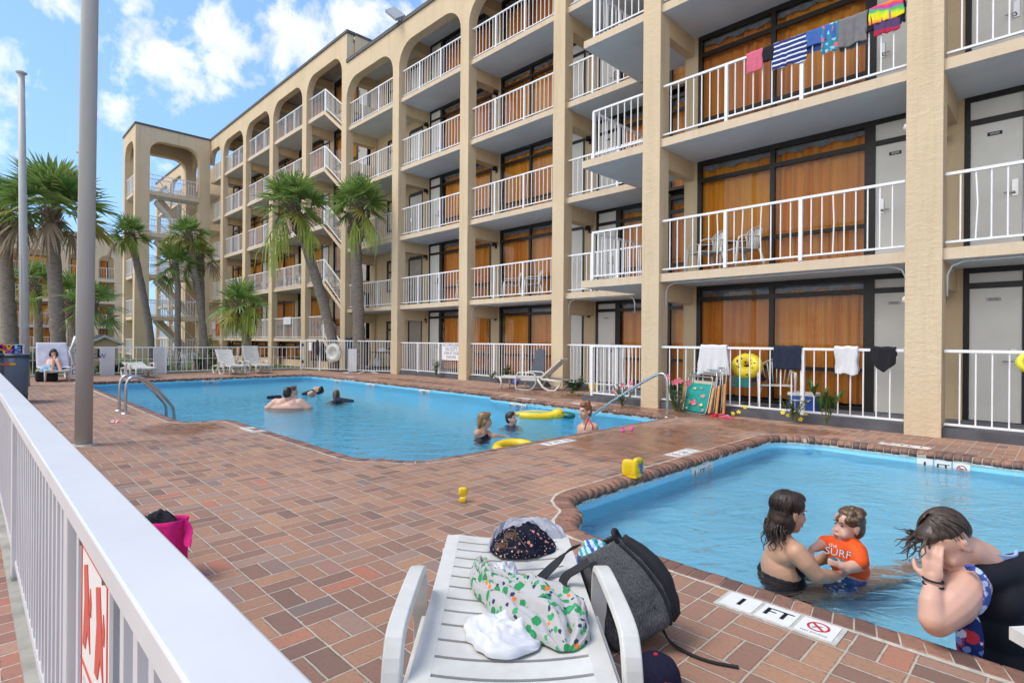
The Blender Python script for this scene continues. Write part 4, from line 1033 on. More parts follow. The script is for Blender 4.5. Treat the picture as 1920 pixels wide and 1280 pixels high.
def palm(label, path, tt, rpx, Rpx, seed, nfr=34, boots=0.9, yellow=0.1, dead=0.0, seeds=(), low=-22, bootw=1.35, nl=24):
    rnd = random.Random(seed); n = len(path); tt = tt if isinstance(tt, (list, tuple)) else [tt]*n
    pts = [FD(x, y, t) for (x, y), t in zip(path, tt)]; base = pts[0].copy(); base.z = -0.05
    hub = pts[-1]; t0 = tt[-1]; Rc = Rpx*0.90*t0/FPX; r0 = rpx*0.84*tt[0]/FPX; nfr = int(nfr*0.82)
    o = thing('palm_tree', label, 'palm tree', tuple(base), group='palms round the pool deck')
    P_ = [base]+pts; fine = []
    for a, b in zip(P_, P_[1:]):
        m_ = max(2, int((b-a).length/0.25)); fine += [a.lerp(b, i/m_) for i in range(m_)]
    fine.append(hub)
    for _ in range(3): fine = [fine[0]]+[(fine[i-1]+fine[i]*2+fine[i+1])/4 for i in range(1, len(fine)-1)]+[fine[-1]]
    mb = MB(); mb.tube(fine, [r0*(1.12-0.22*i/len(fine))*(1+0.06*math.sin(i*2.3)+rnd.uniform(-0.03, 0.03)) for i in range(len(fine))], 12); mb.build('trunk', M_TRUNK, o)
    mb = MB(); L = 0; ax = (hub-fine[-6]).normalized()
    nb = int(46*boots)
    for k in range(nb):
        s = boots*(1-k/nb); c = hub-ax*s*1.0; a = k*2.39996; x = ax.orthogonal().normalized(); y = ax.cross(x); d = x*math.cos(a)+y*math.sin(a)
        q = c+d*r0*0.85; e = q+d*r0*(0.42*bootw)+ax*rnd.uniform(0.18, 0.34); w_ = r0*0.42
        sd = ax.cross(d); mb.obox((q+e)/2, sd*w_*0.7, (e-q).cross(sd).normalized()*0.022, (e-q)/2*1.15, taper=0.55)
    if nb: mb.build('leaf_bases', M_BOOT, o)
    mb = MB()
    for k in range(nfr):
        u = (k+0.5)/nfr; el = R(84)-(R(84)-R(low))*u**1.15; az = k*2.39996+rnd.gauss(0, 0.2)
        d = Vector((math.cos(az)*math.cos(el), math.sin(az)*math.cos(el), math.sin(el)))
        mi = 0
        if u > 1-yellow: mi = 1
        if u > 1-dead: mi = 2
        frond(mb, hub-Vector((0, 0, 0.1)), d, Rc*rnd.uniform(0.42, 0.58), Rc*rnd.uniform(0.52, 0.66), rnd, mi, droop=0.10+0.30*u+(0.6 if mi == 2 else 0), nl=nl)
    mb.build('crown', [M_FR, M_FRY, M_FRD], o)
    for (px, py, qx, qy, ln) in seeds:
        mb = MB(); a = FD(px, py, t0-0.3); b = FD(qx, qy, t0-0.5); m_ = (a+b)/2+Vector((0, 0, 0.25*(a-b).length))
        stalk = [a.lerp(m_, u).lerp(m_.lerp(b, u), u) for u in np.linspace(0, 1, 9)]; mb.tube(stalk, 0.012, 4, caps=False)
        for i in range(46):
            c = stalk[rnd.randint(3, 8)]; L_ = ln*t0/FPX*rnd.uniform(0.4, 1.0); d = Vector((rnd.gauss(0, 0.30), rnd.gauss(0, 0.30), -1)).normalized()
            e = c+d*L_*0.5+Vector((rnd.gauss(0, 0.04), rnd.gauss(0, 0.04), 0)); f = e+Vector((d.x*0.2, d.y*0.2, -1))*L_*0.5
            wv = RT*0.010; k0 = len(mb.v)
            mb.v += [tuple(c-wv), tuple(c+wv), tuple(e-wv*1.6), tuple(e+wv*1.6), tuple(f-wv*0.6), tuple(f+wv*0.6)]
            mb.f += [(k0, k0+1, k0+3, k0+2), (k0+2, k0+3, k0+5, k0+4)]; mb.mi += [0, 0]; mb.sm += [False, False]
            mb.uv[len(mb.f)-1] = [(0, 0)]*4; mb.uv[len(mb.f)-2] = [(0, 0)]*4
        mb.build('seed_cluster', M_SEED, o)
    return o
palm('tall palm with thick ringed trunk cut by the left edge of the photo', [(20, 655), (14, 560), (8, 450), (6, 398)], 21.5, 13.5, 82, 11, nfr=34, yellow=0.2, dead=0.12)
palm('biggest palm at left with full round crown rising behind the thick grey pole', [(110, 655), (105, 560), (99, 450), (97, 392)], 20.5, 13.5, 118, 12, nfr=46, yellow=0.16, dead=0.10, bootw=1.6)
palm('small crowned palm leaning left in front of the stair tower corner', [(284, 682), (281, 620), (270, 560), (256, 490), (249, 465), (243, 438)], [24.0]*6, 7.5, 50, 13, nfr=26, boots=0.7, seeds=[(244, 440, 250, 452, 38), (243, 440, 226, 456, 32)], nl=20, dead=0.05)
palm('palm with bright green domed crown leaning before the stair tower opening', [(386, 660), (375, 570), (363, 500), (358, 460), (352, 440)], 24.6, 7, 50, 14, nfr=28, boots=0.8, yellow=0.3, low=-30, nl=20, seeds=[(352, 445, 305, 450, 40), (352, 447, 318, 462, 30)])
palm('thin straight palm with drooping dark fronds before the stair tower', [(333, 684), (333, 600), (334, 530), (327, 497)], 24.2, 6.2, 56, 15, nfr=22, boots=0.6, yellow=0.0, low=-50, nl=18)
palm('dark palm standing just behind the bright domed palm at the stair tower', [(379, 655), (378, 560), (376, 500), (374, 478)], 26.0, 7, 46, 16, nfr=24, boots=1.0, yellow=0.05, dead=0.15, nl=18)
palm('short stocky palm with fat brown top behind the pair of white loungers', [(464, 655), (460, 615), (454, 590), (449, 572)], 23.4, 9, 66, 17, nfr=24, boots=1.1, yellow=0.08, low=-25, bootw=2.0, seeds=[(446, 575, 418, 590, 55), (448, 575, 436, 596, 50), (452, 575, 478, 580, 60), (450, 578, 470, 600, 60)], nl=20)
palm('leaning palm crossing the hotel front beside the outside stairs', [(626, 645), (607, 570), (586, 500), (567, 440), (558, 412), (547, 384)], [23.0, 22.8, 22.4, 22.0, 21.8, 21.6], 10.5, 84, 18, nfr=34, boots=1.5, yellow=0.05, bootw=1.7, seeds=[(552, 395, 500, 450, 75), (550, 398, 512, 470, 65), (556, 398, 588, 440, 50), (556, 400, 583, 460, 45)])
palm('upright palm with rough trunk in front of the hotel nearest the gate', [(673, 645), (671, 560), (667, 470), (668, 420), (671, 382)], [22.2, 22.0, 21.7, 21.4, 21.2], 12.5, 70, 19, nfr=34, boots=1.5, yellow=0.05, bootw=1.5, seeds=[(668, 400, 660, 440, 55), (672, 400, 704, 430, 60)])
palm('low background palm between the two thick trunks at left', [(72, 665), (72, 600), (70, 555), (66, 530)], 27.0, 8, 60, 20, nfr=26, boots=1.0, yellow=0.2, seeds=[(66, 535, 58, 560, 50)], nl=16)
palm('bushy background palm with brown skirt just left of the thick grey pole', [(140, 665), (138, 600), (136, 570), (134, 556)], 25.0, 9, 66, 21, nfr=28, boots=1.2, yellow=0.12, dead=0.16, bootw=2.0, nl=18)
palm('low palm with wide drooping fronds just right of the thick grey pole', [(158, 670), (164, 610), (170, 588), (174, 572)], 19.6, 7, 66, 22, nfr=22, boots=0.6, yellow=0.0, low=-45, nl=20)
# --- flowering plants and weeds along the hotel kerb
M_LEAF = m_frond('shrub_leaf', (0.035, 0.10, 0.02), (0.11, 0.21, 0.05), (0.12, 0.2, 0.06))
M_PINK = cloth('hibiscus_petal', (0.72, 0.16, 0.24)); M_YEL = cloth('yellow_petal', (0.75, 0.60, 0.05)); M_STEM = simple('plant_stem', (0.12, 0.13, 0.05), 0.8)
def plant(label, base, h, spread, n, flowers=(), fm=M_PINK, fr=0.06, leaf=0.055, grass=False, seed=1, cat='plant'):
    rnd = random.Random(seed); b = Vector(base); o = thing('flowering_plant' if flowers else 'green_plant', label, cat, tuple(b))
    ms = MB(); ml = MB(); tips = []
    for k in range(max(3, n//14)):
        a = rnd.uniform(0, 6.28); e = b+Vector((math.cos(a)*spread*rnd.uniform(0.2, 1), math.sin(a)*spread*rnd.uniform(0.1, 0.6), h*rnd.uniform(0.6, 1.0)))
        m_ = b.lerp(e, 0.5)+Vector((rnd.gauss(0, 0.03), rnd.gauss(0, 0.03), 0.05)); ms.tube([b, m_, e], [0.008, 0.006, 0.003], 4, caps=False); tips.append((b, m_, e))
    for k in range(n):
        p0, p1, p2 = rnd.choice(tips); u = rnd.uniform(0.25, 1.0); c = p0.lerp(p1, u).lerp(p1.lerp(p2, u), u)
        a = rnd.uniform(0, 6.28); d = Vector((math.cos(a), math.sin(a), rnd.uniform(-0.3, 0.7))).normalized(); L = leaf*rnd.uniform(0.6, 1.3)
        if grass: d = (d*0.5+Vector((0, 0, 1))).normalized(); L *= 2.5
        wv = d.cross(Vector((0, 0, 1))).normalized()*L*(0.09 if grass else 0.36); k0 = len(ml.v)
        for s, wf, z in ((0, 0.1, 0), (0.4, 1.0, 0.02), (0.75, 0.7, 0.0), (1.0, 0.05, -0.15)):
            q = c+d*L*s+Vector((0, 0, z*L)); ml.v += [tuple(q-wv*wf), tuple(q+wv*wf)]
        for q in range(3):
            i = k0+2*q; ml.f.append((i, i+1, i+3, i+2)); ml.mi.append(0); ml.sm.append(False); ml.uv[len(ml.f)-1] = [(q/4, 0)]*4
    ms.build('stems', M_STEM, o); ml.build('leaves', M_LEAF, o)
    for (fx, fy, t) in flowers:
        c = FD(fx, fy, t); mf = MB(); vw = (CAMP-c).normalized(); nrm = (vw+Vector((rnd.gauss(0, 0.3), rnd.gauss(0, 0.3), rnd.uniform(0, 0.5)))).normalized(); x = nrm.orthogonal().normalized(); y = nrm.cross(x)
        for k in range(5):
            a = k*1.2566+rnd.uniform(0, 0.3); d = x*math.cos(a)+y*math.sin(a); sd = nrm.cross(d)
            p = [c, c+d*fr*0.5-sd*fr*0.36+nrm*fr*0.15, c+d*fr-sd*fr*0.2+nrm*fr*0.1, c+d*fr+sd*fr*0.25+nrm*fr*0.12, c+d*fr*0.5+sd*fr*0.36+nrm*fr*0.05]; mf.poly(p, 0, False)
        mf.tube([c, c+nrm*fr*0.55], 0.004, 4, mi=1); mf.build('flower', [fm, M_YEL], o, solid=0.001)
    return o
def tY(px, py, Y): return FY(px, py, Y).dot(FW)
t1 = tY(1270, 700, 9.36)
plant('tall hibiscus bush with pink blossoms growing beside the big pillar by the handrail', FY(1268, 775, 9.38)*1.0, 0.62, 0.30, 260, [(1251, 707, t1), (1265, 717, t1-0.05), (1274, 714, t1-0.03), (1290, 718, t1)], seed=2)
t2 = tY(1165, 735, 9.3)
plant('smaller hibiscus with pink blossoms in front of the jutting railing', G(1167, 762), 0.42, 0.24, 150, [(1153, 733, t2), (1167, 722, t2), (1181, 730, t2), (1183, 718, t2)], seed=3, fr=0.05)
t3 = tY(1470, 770, 9.36)
plant('creeping plant with yellow flowers at the foot of the pool railing', G(1395, 776), 0.22, 0.30, 90, [(1374, 775, t3+0.4), (1397, 763, t3+0.4), (1385, 772, t3+0.4)], M_YEL, 0.035, seed=4)
plant('leafy plant with yellow flowers in front of the blue cooler', FY(1487, 790, 9.36), 0.42, 0.30, 170, [(1468, 773, t3), (1478, 778, t3), (1484, 763, t3), (1501, 786, t3), (1510, 778, t3)], M_YEL, 0.04, seed=5)
plant('wispy tall weed growing against the railing near the nearest pillar', FY(1548, 795, 9.38), 0.58, 0.28, 70, (), grass=True, leaf=0.09, seed=6)
plant('dark green bush between the pillar and the jutting railing', FY(1080, 735, 11.4), 0.40, 0.42, 230, (), leaf=0.10, seed=7)
plant('pale small weed on the deck beside the dark green bush', G(1072, 742), 0.26, 0.20, 80, (), leaf=0.06, seed=8)
plant('thin upright shrub in front of the no lifeguard sign', FY(818, 706, 11.5), 0.62, 0.20, 130, (), leaf=0.08, seed=9)
plant('green weed growing through the railing behind the lone lounger', FY(952, 714, 11.55), 0.5, 0.35, 130, (), leaf=0.09, seed=10)
plant('low green tuft at the hotel kerb left of the lone lounger', FY(922, 712, 11.5), 0.28, 0.25, 90, (), leaf=0.07, seed=19)
for i, (px, lab) in enumerate([(188, 'low green shrub behind the far fence in front of the hut'), (217, 'low green shrub behind the far fence right of the hut wall'), (63, 'dark green hedge plant behind the far fence at far left'), (310, 'bright grassy tuft behind the far fence near the white chairs'), (376, 'leafy shrub behind the far fence beside the bare backed person'), (401, 'tall leafy shrub behind the far fence at the foot of the leaning palm')]):
    plant(lab, FX(px, 702, -24.2), [0.45, 0.4, 1.1, 0.4, 0.9, 1.6][i], [0.3, 0.3, 0.6, 0.3, 0.4, 0.6][i], [120, 110, 260, 120, 200, 260][i], (), leaf=0.14, seed=30+i)
# grassy gap in the paving under the jutting railing
mb = MB(); c = G(1122, 744); rnd = random.Random(5)
for k in range(700):
    x = c.x+rnd.gauss(0, 0.55); y = c.y+rnd.gauss(0, 0.16); h = rnd.uniform(0.02, 0.06); a = rnd.uniform(0, 3.14); dx, dy = 0.006*math.cos(a), 0.006*math.sin(a)
    mb.poly([(x-dx, y-dy, 0.0), (x+dx, y+dy, 0.0), (x+rnd.gauss(0, 0.015), y+rnd.gauss(0, 0.015), h)])
o = mb.build('grass', M_LAWN); tag(o, 'patch of short grass at the foot of the jutting railing', 'grass', kind='stuff')
# ------------------------------------------------------------------ furniture
def local(parent, mb, name, mat, **kw):       # part built in the thing's own coordinates
    o = mb.build(name, mat, None, **kw); o.parent = parent; return o
def lounger(label, foot, toward, back=0.0, seatlen=1.22, arms=True, group='white plastic sun loungers', name='sun_lounger'):
    """local x: 0 at the foot end, growing to the head; y across; z up"""
    d = Vector(toward)-Vector(foot); rz = math.atan2(d.y, d.x)
    o = thing(name, label, 'sun lounger', (foot[0], foot[1], 0.0), rz, group)
    W = 0.235; zs = 0.345
    sag = lambda y: -0.018*(1-(y/W)**2)
    def slats(x0, x1, n, tf):
        mb = MB(); p = (x1-x0)/n
        for s in (-1, 1):
            for a in range(6):
                xa, xb = x0+(x1-x0)*a/6, x0+(x1-x0)*(a+1)/6
                A = [tf(Vector((x, s*y, z))) for x in (xa, xb) for y, z in ((W-0.005, -0.03), (W+0.055, -0.045), (W+0.055, -0.003), (W-0.005, 0.0))]
                k = len(mb.v); mb.v += [tuple(q) for q in A]
                for i in range(4): j = (i+1) % 4; mb.f.append((k+i, k+j, k+4+j, k+4+i)); mb.mi.append(0); mb.sm.append(False)
                if a in (0, 5): b = k if a == 0 else k+4; mb.f.append((b, b+1, b+2, b+3)); mb.mi.append(0); mb.sm.append(False)
        for i in range(n):
            xa, xb = x0+p*i+0.007, x0+p*(i+1)-0.007
            if i in (0, n-1): xa, xb = x0+p*i+(0 if i == 0 else 0.007), x0+p*(i+1)-(0 if i == n-1 else 0.007)
            m_ = 10
            for q in range(m_):
                ya, yb = -W+2*W*q/m_, -W+2*W*(q+1)/m_
                for z0, fl in ((0.0, 1), (-0.022, -1)):
                    c = [tf(Vector((x, y, sag(y)+z0))) for x, y in ((xa, ya), (xb, ya), (xb, yb), (xa, yb))]
                    mb.quad(*(c if fl > 0 else c[::-1]), sm=False)
                for x, fl in ((xa, 1), (xb, -1)):
                    c = [tf(Vector((x, y, sag(y)+z))) for y, z in ((ya, -0.022), (ya, 0), (yb, 0), (yb, -0.022))]; mb.quad(*(c if fl > 0 else c[::-1]))
        return mb
    local(o, slats(0.0, seatlen, 13, lambda v: v+Vector((0, 0, zs))), 'seat', M_PLAST, fixn=True)
    ca, sa = math.cos(back), math.sin(back)
    tb = lambda v: Vector((seatlen+0.02+v.x*ca-v.z*sa, v.y*0.985, zs+v.x*sa+v.z*ca))
    local(o, slats(0.0, 0.74, 8, tb), 'backrest', M_PLAST, fixn=True)
    for x, s in ((0.10, -1), (0.10, 1), (1.72, -1), (1.72, 1)):
        mb = MB()
        if x < 1: mb.tube([(x, s*0.27, zs-0.03), (x+0.05, s*0.27, 0.17), (x+0.02, s*0.275, 0.0)], [0.034, 0.028, 0.024], 6)
        else:
            mb.tube([(1.20, s*0.33, zs-0.05), (1.35, s*0.34, 0.10), (1.50, s*0.345, 0.02), (1.68, s*0.345, 0.02), (1.80, s*0.34, 0.14), (1.84, s*0.33, zs-0.08), (1.30, s*0.33, zs-0.04)], 0.028, 6)
        local(o, mb, 'leg', M_PLAST)
    if arms:
        for s in (-1, 1):
            mb = MB(); y = s*0.335
            pts = [(0.60, y, 0.03), (0.58, y, 0.16), (0.60, y, 0.30), (0.62, y, 0.415), (0.67, y, 0.452), (0.80, y, 0.462), (1.04, y, 0.456), (1.12, y, 0.42), (1.16, y, 0.30), (1.14, y, 0.16), (1.02, y, 0.03), (0.80, y, 0.015), (0.60, y, 0.03)]
            # flat curved arm, broad on top
            P_ = [Vector(p) for p in pts]; fine = []
            for i in range(len(P_)-1):
                p0, p1, p2, p3 = P_[max(i-1, 0)], P_[i], P_[i+1], P_[min(i+2, len(P_)-1)]
                for u in (0, .25, .5, .75): fine.append(0.5*((2*p1)+(p2-p0)*u+(2*p0-5*p1+4*p2-p3)*u*u+(3*p1-p0-3*p2+p3)*u**3))
            fine.append(P_[-1]); n = len(fine); k0 = len(mb.v)
            for i, q in enumerate(fine):
                t = (fine[(i+1) % (n-1)]-fine[(i-1) % (n-1)]).normalized(); nr = t.cross(Vector((0, 1, 0)))
                hw = 0.031 if q.z > 0.25 else 0.026; ht = 0.011 if q.z > 0.40 else 0.014
                for a, b in ((-1, -1), (-0.8, 1), (0.8, 1), (1, -1)): mb.v.append(tuple(q+Vector((0, 1, 0))*hw*a+nr*ht*b))
            for i in range(n-1):
                for j in range(4): mb.f.append((k0+i*4+j, k0+i*4+(j+1) % 4, k0+(i+1)*4+(j+1) % 4, k0+(i+1)*4+j)); mb.mi.append(0); mb.sm.append(False)
            mb.box(0.72, 1.16, y-s*0.035-0.012, y-s*0.035+0.012, 0.25, 0.31)
            local(o, mb, 'armrest', M_PLAST, fixn=True, bevel=0.004)
    mb = MB(); mb.box(0.02, 0.10, -0.25, 0.25, zs-0.07, zs-0.04); mb.box(1.14, 1.22, -0.25, 0.25, zs-0.07, zs-0.04); local(o, mb, 'cross_brace', M_PLAST)
    return o
FT = Vector((-1.915, 1.876)); HD = FT+Vector((0.7246, -0.689))
LG = lounger('white slatted sun lounger in the foreground strewn with clothes and towels', FT, HD, back=0.0)
q = G(1892, 1172, 0.345); ax = Vector((0.7246, -0.689)); ay = Vector((0.689, 0.7246))
f2 = Vector((q.x, q.y))-ay*(-0.29)
lounger('white sun lounger whose foot corner just enters at the lower right corner', f2, f2+ax, back=0.0)
lounger('white sun lounger with raised back standing alone beside the big pillar by the pool', (-10.95, 10.42), (-9.6, 10.95), back=R(42))
for px, lab, bk, xx in ((430, 'white sun lounger left of the pair by the far fence, back half raised', R(48), -20.75), (480, 'white sun lounger right of the pair by the far fence, back steeply raised', R(66), -20.9), (262, 'white sun lounger lying nearly flat behind the pool ladder', R(10), -20.7)):
    y = FX(px, 690, -21.8).y; lounger(lab, (xx, y), (xx-1, y-0.03 if px < 400 else y), back=bk)
y6 = 1.93
lounger('sun lounger at far left covered by a pale towel with a woman reclining', (-20.55, y6), (-21.6, y6), back=R(58), arms=False)
def chair(label, loc, rz, group='white plastic armchairs on the walkways'):
    """moulded plastic armchair, facing local -y"""
    o = thing('plastic_chair', label, 'chair', loc, rz, group); zs = 0.42
    mb = MB(); mb.grid(lambda u, v: ((u-0.5)*(0.46+0.05*(1-v)), -0.24+0.46*v, zs-0.018*math.sin(u*math.pi)*math.sin(v*math.pi)), 6, 6); local(o, mb, 'seat', M_PLAST, solid=0.014)
    mb = MB()
    for k in range(7):
        a = (k-3)/3; x0, x1 = a*0.17, a*0.235; h = 0.40-0.07*abs(a)**2
        pts = [(x0, 0.215, zs+0.02), (x0+(x1-x0)*0.5, 0.265-0.02*a*a, zs+h*0.55), (x1, 0.31-0.07*a*a, zs+h)]
        mb.tube(pts, [0.021, 0.026, 0.030], 6, flat=0.35)
    pts = [(0.245*math.cos(t), 0.315-0.07*math.cos(t)**2, zs+0.29+0.145*math.sin(t)) for t in np.linspace(-0.35, math.pi+0.35, 18)]
    mb.tube(pts, 0.030, 6, flat=0.4); local(o, mb, 'backrest', M_PLAST)
    for s in (-1, 1):
        mb = MB(); mb.tube([(s*0.235, 0.26, zs+0.22), (s*0.285, 0.10, zs+0.215), (s*0.29, -0.12, zs+0.22), (s*0.285, -0.225, zs+0.19), (s*0.285, -0.25, zs+0.10)], 0.026, 6, flat=0.5); local(o, mb, 'armrest', M_PLAST)
        for y, ye in ((-0.25, -0.29), (0.22, 0.30)):
            mb = MB(); mb.tube([(s*0.285 if y < 0 else s*0.22, y, zs+(0.11 if y < 0 else 0.0)), (s*0.28, (y+ye)/2, 0.2), (s*0.285, ye, 0.0)], [0.03, 0.026, 0.022], 6, flat=0.6); local(o, mb, 'leg', M_PLAST)
    return o
chair('left of the two white plastic armchairs behind the second level railing at right', (-5.02, 10.28, 2.6), R(-40))
chair('right of the two white plastic armchairs behind the second level railing at right', (-4.36, 10.36, 2.6), R(-36))
chair('left of two white armchairs on the lowest balcony of the middle bay', (-12.55, 12.40, 2.6), R(-42))
chair('right of two white armchairs on the lowest balcony of the middle bay', (-11.72, 12.45, 2.6), R(-38))
chair('white armchair at the right end of the lowest balcony beside the lone door', (-14.85, 12.35, 2.6), R(60))
for i, (x, k, lab) in enumerate(((-28.9, 1, 'white chair at the left of the second stepped balcony left of the outside stairs'), (-27.4, 1, 'white chair at the right of the second stepped balcony left of the outside stairs'), (-32.2, 1, 'white chair on the balcony two bays left of the outside stairs'), (-25.2, 1, 'white chair on the stair landing behind the leaning palm'), (-25.5, 0, 'pair partner white chair low on the first stair landing left side'), (-24.8, 0, 'white chair low on the first stair landing beside the stair rail'))):
    chair(lab, (x, 12.3, ZL[k]), R(-40+20*i))
for i, (px, lab) in enumerate(((329, 'left white fan backed chair on the lawn behind the far fence'), (355, 'right white fan backed chair on the lawn behind the far fence'))):
    p = FX(px, 700, -24.4); chair(lab, (p.x, p.y, -0.05), R(90))
# ------------------------------------------------------------------ ladder and handrails
def smooth(P_, it=2):
    P_ = [Vector(p) for p in P_]
    for _ in range(it):
        Q = [P_[0]]
        for a, b in zip(P_, P_[1:]): Q += [a.lerp(b, 0.25), a.lerp(b, 0.75)]
        P_ = Q+[P_[-1]]
    return P_
ld = thing('pool_ladder', 'pair of curved stainless grab rails leading into the large pool at left', 'pool ladder', (-11.5, 1.95, 0))
for x in (-11.79, -11.26):
    mb = MB(); mb.tube(smooth([(x, 1.95, 0.0), (x, 1.95, 0.42), (x, 1.98, 0.60), (x, 2.13, 0.63), (x, 2.30, 0.52), (x, 2.62, 0.12), (x, 2.68, 0.0), (x, 2.67, -0.75)], 3), 0.024, 10); rl = mb.build('grab_rail', M_STEEL, ld)
    mb = MB(); mb.lathe((x, 1.95, 0.0), [(0.075, 0.0), (0.07, 0.018), (0.028, 0.026)], 16); mb.build('flange', M_STEEL, rl)
mb = MB()
for z in (-0.35, -0.6): mb.box(-11.78, -11.27, 2.62, 2.72, z-0.02, z)
mb.build('step', M_STEEL, ld)
hr = thing('stair_handrail', 'single sloping stainless handrail from the deck down into the large pool', 'handrail', (-4.85, 8.56, 0))
mb = MB(); a = Vector((-4.86, 8.56, 0)); e = G(1112, 779, -0.13); tpz = 0.72
mb.tube(smooth([a, a+Vector((0, 0, 0.52)), a+Vector((-0.02, 0, 0.74)), a+Vector((-0.22, 0, 0.74)), (e.x, 8.56, -0.08), (e.x-0.5, 8.56, -0.5)], 3), 0.024, 10); mb.build('rail', M_STEEL, hr)
mb = MB(); mb.lathe(a, [(0.05, 0.0), (0.05, 0.012), (0.027, 0.016)], 14); mb.build('flange', M_STEEL, hr)
# ------------------------------------------------------------------ depth markers
M_TILE = simple('white_tile', (0.80, 0.80, 0.79), 0.25, var=0.04, scale=8); M_TRED = simple('tile_red', (0.55, 0.04, 0.05), 0.4)
M_GROUT = simple('tile_grout', (0.52, 0.50, 0.46), 0.9, var=0.2, scale=30, bump=0.3)
def marker(label, origin, xd, yd, texts=('1', 'FT', '*'), s=0.155, pitch=0.172, wide=None, bed=True, group='pool depth marker tiles'):
    """row of square tiles starting at the lower left corner"""
    xd, yd = Vector(xd).normalized(), Vector(yd).normalized(); zd = xd.cross(yd); o_ = Vector(origin)
    o = thing('depth_marker', label, 'depth marker', tuple(o_), group=group)
    if bed:
        mb = MB(); L = pitch*len(texts); c = o_+xd*(L/2-0.008)+yd*s/2+zd*0.0022
        mb.obox(c, xd*(L/2+0.012), yd*(s/2+0.018), zd*0.0022); mb.build('mortar_bed', M_GROUT, o)
    for i, tx in enumerate(texts):
        c = o_+xd*(pitch*i+s/2)+yd*s/2+zd*0.0045; mb = MB()
        mb.obox(c, xd*s/2, yd*s/2, zd*0.003); 
        F = frame4(c+zd*0.0034, xd, yd)
        if tx == '*':
            n = 28; r0, r1 = 0.047*s/0.155, 0.036*s/0.155; cy = 0.012
            P2 = lambda r, a: F @ Vector((r*math.cos(a), cy+r*math.sin(a), 0))
            for k in range(n):
                a0, a1 = 2*math.pi*k/n, 2*math.pi*(k+1)/n; mb.quad(P2(r1, a0), P2(r0, a0), P2(r0, a1), P2(r1, a1), 2)
            w_ = 0.0045
            mb.quad(*[F @ Vector(v) for v in ((-0.027-w_, cy+0.025-w_, 0.0002), (0.025-w_, cy-0.027-w_, 0.0002), (0.025+w_, cy-0.027+w_, 0.0002), (-0.027+w_, cy+0.025+w_, 0.0002))], 2)
            mb.poly([F @ Vector(v) for v in ((-0.018, cy-0.004, 0.0001), (-0.004, cy-0.010, 0.0001), (0.006, cy+0.004, 0.0001), (0.022, cy+0.010, 0.0001), (0.006, cy+0.012, 0.0001), (-0.006, cy+0.004, 0.0001))], 1)
            mb.poly([F @ Vector(v) for v in ((-0.020, cy-0.022, 0.0001), (-0.008, cy-0.014, 0.0001), (-0.012, cy-0.008, 0.0001), (-0.024, cy-0.016, 0.0001))], 1)
            mb.text('NO DIVING', F @ Matrix.Translation((0, -0.058*s/0.155, 0)), 0.021*s/0.155, 1)
        else:
            big = 0.125 if len(tx) < 2 else 0.115
            for ex in (0.0, 0.0035, -0.0035): mb.text(tx, F @ Matrix.Translation((ex, 0, 0.0001*abs(ex)*100)), big*s/0.155, 1)
        mb.build('tile', [M_TILE, M_BLACK, M_TRED], o)
    return o
marker('1 FT and no diving tiles in the near edge of the wading pool', (-1.213, 2.645, 0), (1, 0, 0), (0, 1, 0))
marker('1 FT tiles set in the bricks at the left edge of the wading pool', (-3.24, 6.18, 0), (0, -1, 0), (1, 0, 0))
marker('1 FT tiles set in the deck behind the wading pool by the nearest pillar', (-1.22, 8.50, 0), (-1, 0, 0), (0, -1, 0))
marker('white tiles reading 3 FT in the near edge of the large pool', (-4.50, 5.12, 0), (0, 1, 0), (-1, 0, 0), ('3', 'FT', '*'))
c = G(405, 809); marker('worn tiles at the notch of the large pool left of centre', (c.x-0.1, c.y+0.35, 0), (1, 0, 0), (0, 1, 0), ('3', 'FT', '*'))
c = G(172, 742); marker('white tiles beside the large pool behind the thick grey pole', (c.x-0.3, c.y-0.1, 0), (1, 0, 0), (0, 1, 0), ('5', 'FT'))
for px, py, lab, tx in ((985, 747, 'white tiles in the deck behind the inflatable in the large pool', ('3', 'FT', '*')), (1093, 757, 'white tiles in the deck behind the red haired woman', ('3', 'FT', '*')), (703, 713, 'white tiles in the deck behind the large pool below the life ring', ('4', 'FT', '*')), (655, 706, 'white tiles in the deck at the far right corner of the large pool', ('5', 'FT'))):
    c = G(px, py); marker(lab, (c.x+0.3, c.y+0.05, 0), (-1, 0, 0), (0, -1, 0), tx)
wz = lambda z: (0, 0, 1)
marker('1 FT wall tiles at the waterline of the wading pool at far right', (-1.30, 8.167, -0.245), (1, 0, 0), (0, 0, 1), bed=False)
marker('1 FT wall tiles at the waterline of the wading pool near the yellow float', (-2.897, 5.62, -0.245), (0, 1, 0), (0, 0, 1), bed=False)
for px, lab, tx in ((968, '3 half FT wall tiles at the waterline behind the boy', ('3½', 'FT', '*')), ):
    c = FY(px-14, 770, 8.66); marker(lab, (c.x, 8.69, -0.245), (1, 0, 0), (0, 0, 1), tx, bed=False)
for px, lab in ((796, 'wall tiles at the waterline of the large pool right of centre'), (697, 'wall tiles at the waterline below the life ring'), (636, 'wall tiles at the waterline near the far corner of the large pool')):
    c = FY(px-10, 730, 9.1); marker(lab, (c.x, 9.098, -0.245), (1, 0, 0), (0, 0, 1), ('4', 'FT', '*'), bed=False)
c = FX(396, 717, -19.97); marker('wall tiles at the waterline on the far short side of the large pool', (-19.975, c.y-0.26, -0.245), (0, 1, 0), (0, 0, 1), ('5', 'FT', '*'), bed=False)
